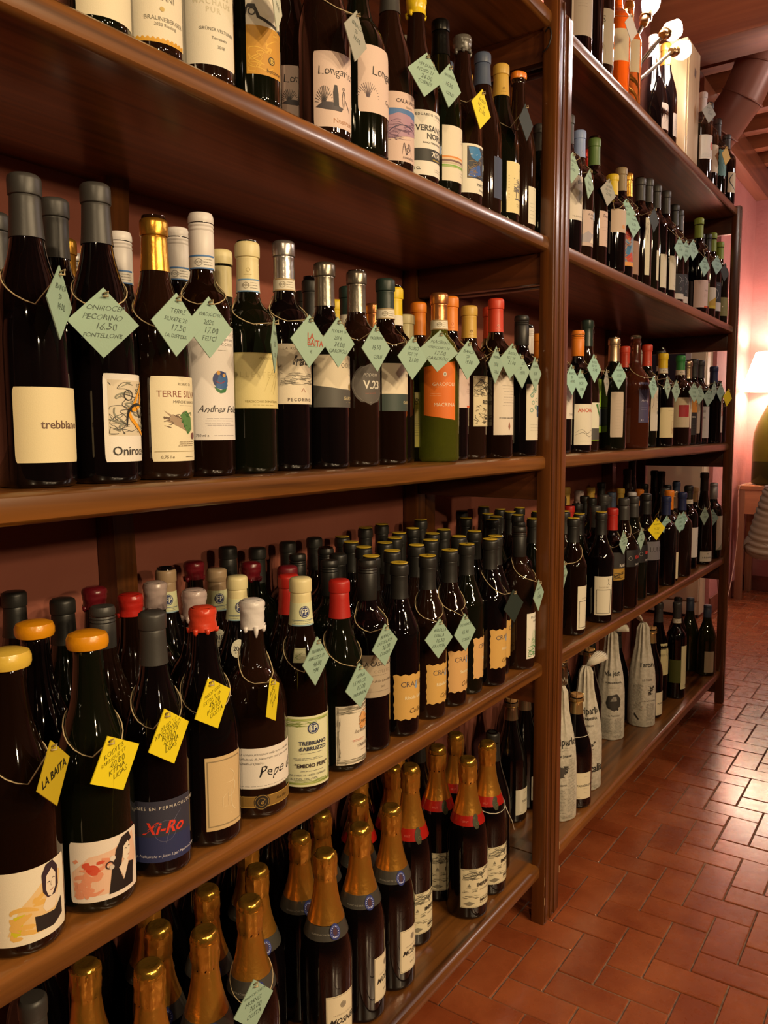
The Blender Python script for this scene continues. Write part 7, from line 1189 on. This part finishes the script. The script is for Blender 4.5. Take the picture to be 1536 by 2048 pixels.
# ------------------------------------------------------------------ far corner: cabinet, table, bottle lamp, cable, duct
CABM = noisy('beige_lacquer', 'CDBD98', 'D8C9A6', 4, .45, .1, 30)
cb = thing('cupboard', 'tall beige cupboard standing behind the far bay', 'cupboard', (0, 0, 0))
obj('carcass', bbox_mesh('carcass', (-1.15, -.452, 5.06, 5.196, .02, 1.95), CABM, .003), cb)
obj('door', bbox_mesh('door', (-1.14, -.80, 5.045, 5.059, .11, 1.93), CABM, .002), cb); obj('door', bbox_mesh('door', (-.795, -.458, 5.045, 5.059, .11, 1.93), CABM, .002), cb)
obj('plinth', bbox_mesh('plinth', (-1.13, -.47, 5.05, 5.059, .021, .10), CABM, .001), cb)
obj('foot', bbox_mesh('foot', (-.50, -.46, 5.07, 5.10, 0, .02), mat('dark_foot', '2A2420', .5), .002), cb); obj('foot', bbox_mesh('foot', (-1.14, -1.10, 5.07, 5.10, 0, .02), MATS['dark_foot'], .002), cb)
po = thing('poster', 'dark night scene poster hanging on the beige cupboard', 'poster', (-.66, 5.043, 1.52))
obj('sheet', bbox_mesh('sheet', (-.155, .085, -.002, .0015, -.10, .19), mat('poster_blue_black', '30343E', .4), 0), po)
obj('white_edge', bbox_mesh('white_edge', (.086, .118, -.002, .0015, -.10, .19), mat('poster_white', 'D8D4CC', .5), 0), po)
TBW = wood('pale_table_wood_x', 0, 'B07A50', 'D09A6C', .45); TBZ = wood('pale_table_wood_z', 2, '8A5A3C', 'B07C58', .45)
tb = thing('side_table', 'narrow pale wooden side table against the pink back wall', 'table', (0, 0, 0))
obj('table_top', bbox_mesh('table_top', (-.40, .55, 5.78, 6.18, .748, .776), TBW, .004), tb)
obj('apron', bbox_mesh('apron', (-.395, .54, 5.79, 5.815, .585, .747), TBW, .003), tb)
obj('apron', bbox_mesh('apron', (-.395, .54, 6.13, 6.155, .65, .747), TBW, .003), tb)
for lx in (-.398, .50):
    for ly in (5.785, 6.12): obj('leg', bbox_mesh('leg', (lx, lx + .045, ly, ly + .045, 0, .747), TBZ, .003), tb)
bl_ = thing('bottle_lamp', 'table lamp made of a giant green bottle with glowing white shade', 'lamp', (-.20, 5.96, .776))
rb = .148; pr = [(.05, .001), (rb * .9, .001), (rb, .014), (rb, .29), (rb * .96, .35), (rb * .82, .42), (rb * .62, .48), (rb * .42, .54), (rb * .30, .59), (rb * .25, .64), (rb * .24, .70)]
BG = bpy.data.materials.new('bottle_lamp_green_glass'); BG.use_nodes = True; b_ = BG.node_tree.nodes['Principled BSDF']; b_.inputs['Base Color'].default_value = rgb('5A6E14'); b_.inputs['Roughness'].default_value = .08; b_.inputs['Transmission Weight'].default_value = .75; b_.inputs['IOR'].default_value = 1.35
v, f = lathe(pr, 40); obj('bottle_base', mesh('bottle_base', v, f, BG, smooth=True, sharp=1), bl_)
v, f = lathe([(rb * .93, .02), (rb * .93, .16), (.01, .165)], 32); obj('dark_filling', mesh('dark_filling', v, f, mat('dark_sand', '2A1C18', .9), smooth=True, sharp=.6), bl_)
v, f = lathe([(.016, .70), (.018, .705), (.018, .74), (.010, .745), (.010, .80)], 16); obj('lamp_holder', mesh('lamp_holder', v, f, BRASS, smooth=True, sharp=.6), bl_)
SH = mat('lit_lampshade', 'FFEAD2', .8, emit=9.0)
V, F = [], []; n = 48
for (r_, z) in ((.235, .63), (.150, .885), (.148, .885), (.233, .63)):
    for q in range(n): a = 2 * PI * q / n; V.append((r_ * math.cos(a), r_ * math.sin(a), z))
for j in range(4):
    for q in range(n): a, c = j * n + q, j * n + (q + 1) % n; d = ((j + 1) % 4) * n; F.append((a, c, d + (q + 1) % n, d + q))
obj('lamp_shade', mesh('lamp_shade', V, F, SH, smooth=True, sharp=.8), bl_)
lamp((-.20, 5.96, 1.56), 30, (1.0, .84, .76), .04)
pts = curve_pts([(-.30, 5.88, .778), (-.36, 5.80, .785), (-.39, 5.772, .74), (-.385, 5.77, .5), (-.40, 5.775, .25), (-.405, 5.6, .02), (-.40, 5.4, .006)], 8)
v, f = tube(pts, .003, 6); tag(obj('lamp_cable', mesh('lamp_cable', v, f, mat('pale_cable', 'E0B8A0', .5), smooth=True)), 'pale cable hanging from the side table to the floor', 'cable')
pts = curve_pts([(-.424, 5.17, .62), (-.415, 5.22, .60), (-.412, 5.30, .40), (-.41, 5.33, .2), (-.408, 5.43, .02), (-.40, 5.46, .006), (-.40, 5.35, .005), (-.40, 5.22, .005)], 8)
v, f = tube(pts, .0028, 6); tag(obj('wall_cable', mesh('wall_cable', v, f, mat('brown_cable', '9A6A58', .5), smooth=True)), 'thin cable running down the pink wall onto the floor', 'cable')
DUCT = mat('brown_painted_duct', '9A6450', .4, .1, bump=.05, bscale=20)
P_ = [(-.06, 4.25, 2.99), (-.09, 4.25, 2.85), (-.15, 4.26, 2.72), (-.25, 4.28, 2.60), (-.36, 4.30, 2.48)]
du = thing('duct_pipe', 'brown segmented ventilation duct bending below the ceiling beams', 'duct', (0, 0, 0))
P_.append((-.62, 4.34, 2.40)); RV, RF = tube(P_, .098, 28)
for q in range(len(P_) - 1):
    v = RV[q * 28:(q + 2) * 28]; f = [(k_, k_ + 28, (k_ + 1) % 28 + 28, (k_ + 1) % 28) for k_ in range(28)]
    o = obj('duct_segment', mesh('duct_segment', v, f, DUCT, smooth=True, sharp=.8), du)
    if q < len(P_) - 2:
        c0 = Vector(P_[q + 1]); ring = [c0 + (Vector(a_) - c0) * 1.035 for a_ in RV[(q + 1) * 28:(q + 2) * 28]]
        v, f = tube(ring, .004, 6, True); obj('seam_ring', mesh('seam_ring', v, f, DUCT, smooth=True), o)

# ------------------------------------------------------------------ person in a quilted jacket seated beside the aisle, at the right edge of the view
def remeshed(name, shapes, m, vox, parent, smooth=6):
    V, F = [], []
    for v, f in shapes: kx = len(V); V += v; F += [tuple(i + kx for i in ff) for ff in f]
    me = mesh(name, V, F, m); o = obj(name, me); md = o.modifiers.new('r', 'REMESH'); md.mode = 'VOXEL'; md.voxel_size = vox
    if smooth: ms = o.modifiers.new('s', 'SMOOTH'); ms.iterations = smooth; ms.factor = .5
    dg = bpy.context.evaluated_depsgraph_get(); me2 = bpy.data.meshes.new_from_object(o.evaluated_get(dg)); me2.name = name
    me2.materials.clear(); me2.materials.append(m); bpy.data.objects.remove(o); me2.polygons.foreach_set('use_smooth', [True] * len(me2.polygons))
    return obj(name, me2, parent)
def ball(c, rx, ry, rz, n=20):
    pr = [(math.sin(PI * q / 12), -math.cos(PI * q / 12)) for q in range(1, 12)]; V, F = lathe(pr, n)
    return [(c[0] + x * rx, c[1] + y * ry, c[2] + z * rz) for x, y, z in V], F
def limb(pts, rads, n=16, k=8):
    P = curve_pts(pts, k); R_ = [p.x for p in curve_pts([(r, 0, 0) for r in rads], k)]; V, F = tube(P, 1, n, radii=R_)
    V2, F2 = ball(pts[0], rads[0], rads[0], rads[0], 12); V3, F3 = ball(pts[-1], rads[-1], rads[-1], rads[-1], 12)
    return [(V, F), (V2, F2), (V3, F3)]
SKIN = mat('skin', 'C8917A', .5); JACK = mat('dusty_mauve_quilted_nylon', 'C4A898', .45, bump=.3, bscale=60); TROU = mat('dark_trousers', '2A2A32', .8, bump=.2, bscale=300); HAIR = mat('brown_hair', '3A2418', .55, bump=.6, bscale=150)
pr_ = thing('person', 'seated person in a pale mauve quilted jacket, raised forearm showing at right edge', 'person', (.52, 3.30, 0))
def W2(*a): return [(x - .52, y - 3.30, z) for x, y, z in a]
sh = []
sh += limb(W2((.52, 3.34, .50), (.52, 3.36, .70), (.52, 3.37, .88), (.52, 3.36, .99)), (.125, .115, .135, .08)); sh += limb(W2((.37, 3.35, .95), (.52, 3.36, .98), (.67, 3.35, .95)), (.05, .06, .05))
sh += limb(W2((.52, 3.36, .98), (.52, 3.34, 1.10)), (.052, .050))
sh.append(ball(W2((.52, 3.325, 1.185))[0], .072, .092, .115)); sh.append(ball(W2((.52, 3.268, 1.13))[0], .042, .035, .045))
sh.append(ball(W2((.52, 3.232, 1.170))[0], .012, .018, .018)); sh.append(ball(W2((.448, 3.34, 1.175))[0], .010, .016, .028)); sh.append(ball(W2((.592, 3.34, 1.175))[0], .010, .016, .028))
sh += limb(W2((.36, 3.34, .94), (.27, 3.31, .83), (.185, 3.27, .715)), (.048, .044, .038)); sh += limb(W2((.185, 3.27, .715), (.205, 3.24, .84), (.225, 3.22, .945)), (.038, .034, .025))
sh += limb(W2((.68, 3.34, .94), (.74, 3.28, .82), (.76, 3.22, .70)), (.048, .044, .038)); sh += limb(W2((.76, 3.22, .70), (.68, 3.08, .63), (.60, 3.00, .60)), (.038, .034, .025))
def hand(wr, d, sd, pn, curl):
    d, sd, pn = Vector(d).normalized(), Vector(sd).normalized(), Vector(pn).normalized(); wr = Vector(W2(wr)[0]); out = []
    for q in (-1.5, -.5, .5, 1.5):
        out += limb([tuple(wr), tuple(wr + d * .045 + sd * q * .016), tuple(wr + d * .085 + sd * q * .019)], (.016, .014, .0105), 10, 4)
        ln = (.062, .076, .080, .070)[int(q + 1.5)]; b0 = wr + d * .085 + sd * q * .019
        p1 = b0 + d * ln * .45 + pn * ln * .12 * curl; p2 = p1 + (d * .30 + pn * .26 * curl) * ln; p3 = p2 + (d * .12 + pn * .24 * curl) * ln
        out += limb([tuple(b0), tuple(p1), tuple(p2), tuple(p3)], (.0098, .0092, .0084, .0072), 10, 4)
    b0 = wr + d * .02 + sd * .022; out += limb([tuple(b0), tuple(b0 + d * .035 + sd * .022), tuple(b0 + d * .062 + sd * .024 + pn * .012), tuple(b0 + d * .082 + sd * .018 + pn * .020)], (.014, .012, .0105, .0085), 10, 4)
    return out
sh += hand((.226, 3.218, .955), (.12, -.1, 1), (-.1, -1, -.05), (1, -.2, .1), 1.0); sh += hand((.595, 2.995, .60), (-.6, -.8, -.1), (-.6, .5, 0), (0, 0, -1), .6)
for hx in (.44, .60): sh += limb(W2((hx, 3.32, .50), (hx - .0, 3.10, .52), (hx + .0, 2.92, .50)), (.085, .072, .055)); sh += limb(W2((hx, 2.92, .50), (hx, 2.93, .30), (hx, 2.97, .09)), (.055, .052, .035)); sh += limb(W2((hx, 2.99, .06), (hx, 2.90, .045), (hx, 2.80, .035)), (.036, .036, .028))
remeshed('body', sh, SKIN, .0065, pr_)
def quilt(pts, r0, r1, pitch, amp, n=18):
    P = curve_pts(pts, 14); tot = 0; L_ = [0]
    for a, c in zip(P, P[1:]): tot += (c - a).length; L_.append(tot)
    return tube(P, 1, n, radii=[r0 + (r1 - r0) * l / tot + amp * (abs(math.sin(PI * l / pitch)) ** .6 - .7) for l in L_])
js = [quilt(W2((.52, 3.34, .47), (.52, 3.36, .70), (.52, 3.37, .88), (.52, 3.36, 1.00)), .165, .13, .045, .012, 28), quilt(W2((.35, 3.345, .93), (.52, 3.36, .985), (.69, 3.345, .93)), .078, .078, .045, .010)]
js += [quilt(W2((.37, 3.35, .95), (.28, 3.315, .84), (.190, 3.275, .725), (.178, 3.262, .70)), .075, .062, .030, .009), quilt(W2((.180, 3.272, .698), (.190, 3.258, .76), (.208, 3.238, .86), (.224, 3.222, .935)), .060, .036, .024, .009), ball(W2((.182, 3.27, .712))[0], .060, .058, .052)]
js += [quilt(W2((.67, 3.35, .95), (.74, 3.28, .83), (.765, 3.22, .71)), .075, .062, .030, .009), quilt(W2((.765, 3.225, .70), (.69, 3.09, .64), (.61, 3.01, .605)), .060, .042, .024, .009), ball(W2((.764, 3.22, .705))[0], .060, .058, .052)]
js += [quilt(W2((.52, 3.35, 1.0), (.52, 3.345, 1.06)), .075, .070, .03, .006)]
V, F = [], []
for v, f in js: kx = len(V); V += v; F += [tuple(i + kx for i in ff) for ff in f]
obj('quilted_jacket', mesh('quilted_jacket', V, F, JACK, smooth=True), pr_)
ts = []
for hx in (.44, .60): ts += limb(W2((hx, 3.33, .505), (hx, 3.10, .525), (hx, 2.92, .505)), (.105, .088, .070)); ts += limb(W2((hx, 2.92, .50), (hx, 2.94, .30), (hx, 2.97, .12)), (.070, .066, .055))
remeshed('trousers', ts, TROU, .012, pr_, 3)
for hx in (.44, .60): remeshed('shoe', limb(W2((hx, 3.0, .055), (hx, 2.90, .048), (hx, 2.785, .040)), (.050, .046, .038)), mat('dark_shoe', '1E1814', .4), .008, pr_, 3)
hs_ = [ball(W2((.52, 3.350, 1.215))[0], .086, .092, .105), ball(W2((.52, 3.40, 1.13))[0], .075, .055, .10)]
remeshed('hair', hs_, HAIR, .008, pr_, 2)
for ex in (.492, .548):
    v, f = ball(W2((ex, 3.247, 1.192))[0], .012, .010, .009, 14); eo = obj('eye', mesh('eye', v, f, mat('eye_white', 'E8E0D8', .3), smooth=True), pr_)
    v, f = ball(W2((ex, 3.238, 1.192))[0], .005, .003, .005, 12); obj('iris', mesh('iris', v, f, mat('iris_brown', '3A2414', .3), smooth=True), eo)
v, f = tube(W2((.500, 3.234, 1.128), (.51, 3.230, 1.130), (.52, 3.229, 1.128), (.53, 3.230, 1.130), (.540, 3.234, 1.128)), .004, 6); obj('mouth', mesh('mouth', v, f, mat('lips', 'A85A50', .5), smooth=True), pr_)
ch = thing('wooden_chair', 'plain brown wooden chair under the seated person', 'chair', (.52, 3.36, 0))
CHW = wood('chair_wood', 2, '4A2814', '7A4826', .4)
obj('seat', bbox_mesh('seat', (-.21, .21, -.22, .20, .365, .392), CHW, .006), ch)
for lx in (-.19, .15):
    obj('leg', bbox_mesh('leg', (lx, lx + .04, -.21, -.17, 0, .364), CHW, .004), ch); obj('leg', bbox_mesh('leg', (lx, lx + .04, .201, .241, 0, .86), CHW, .004), ch)
for z in (.55, .70, .80): obj('back_slat', bbox_mesh('back_slat', (-.149, .149, .215, .232, z, z + .05), CHW, .004), ch)
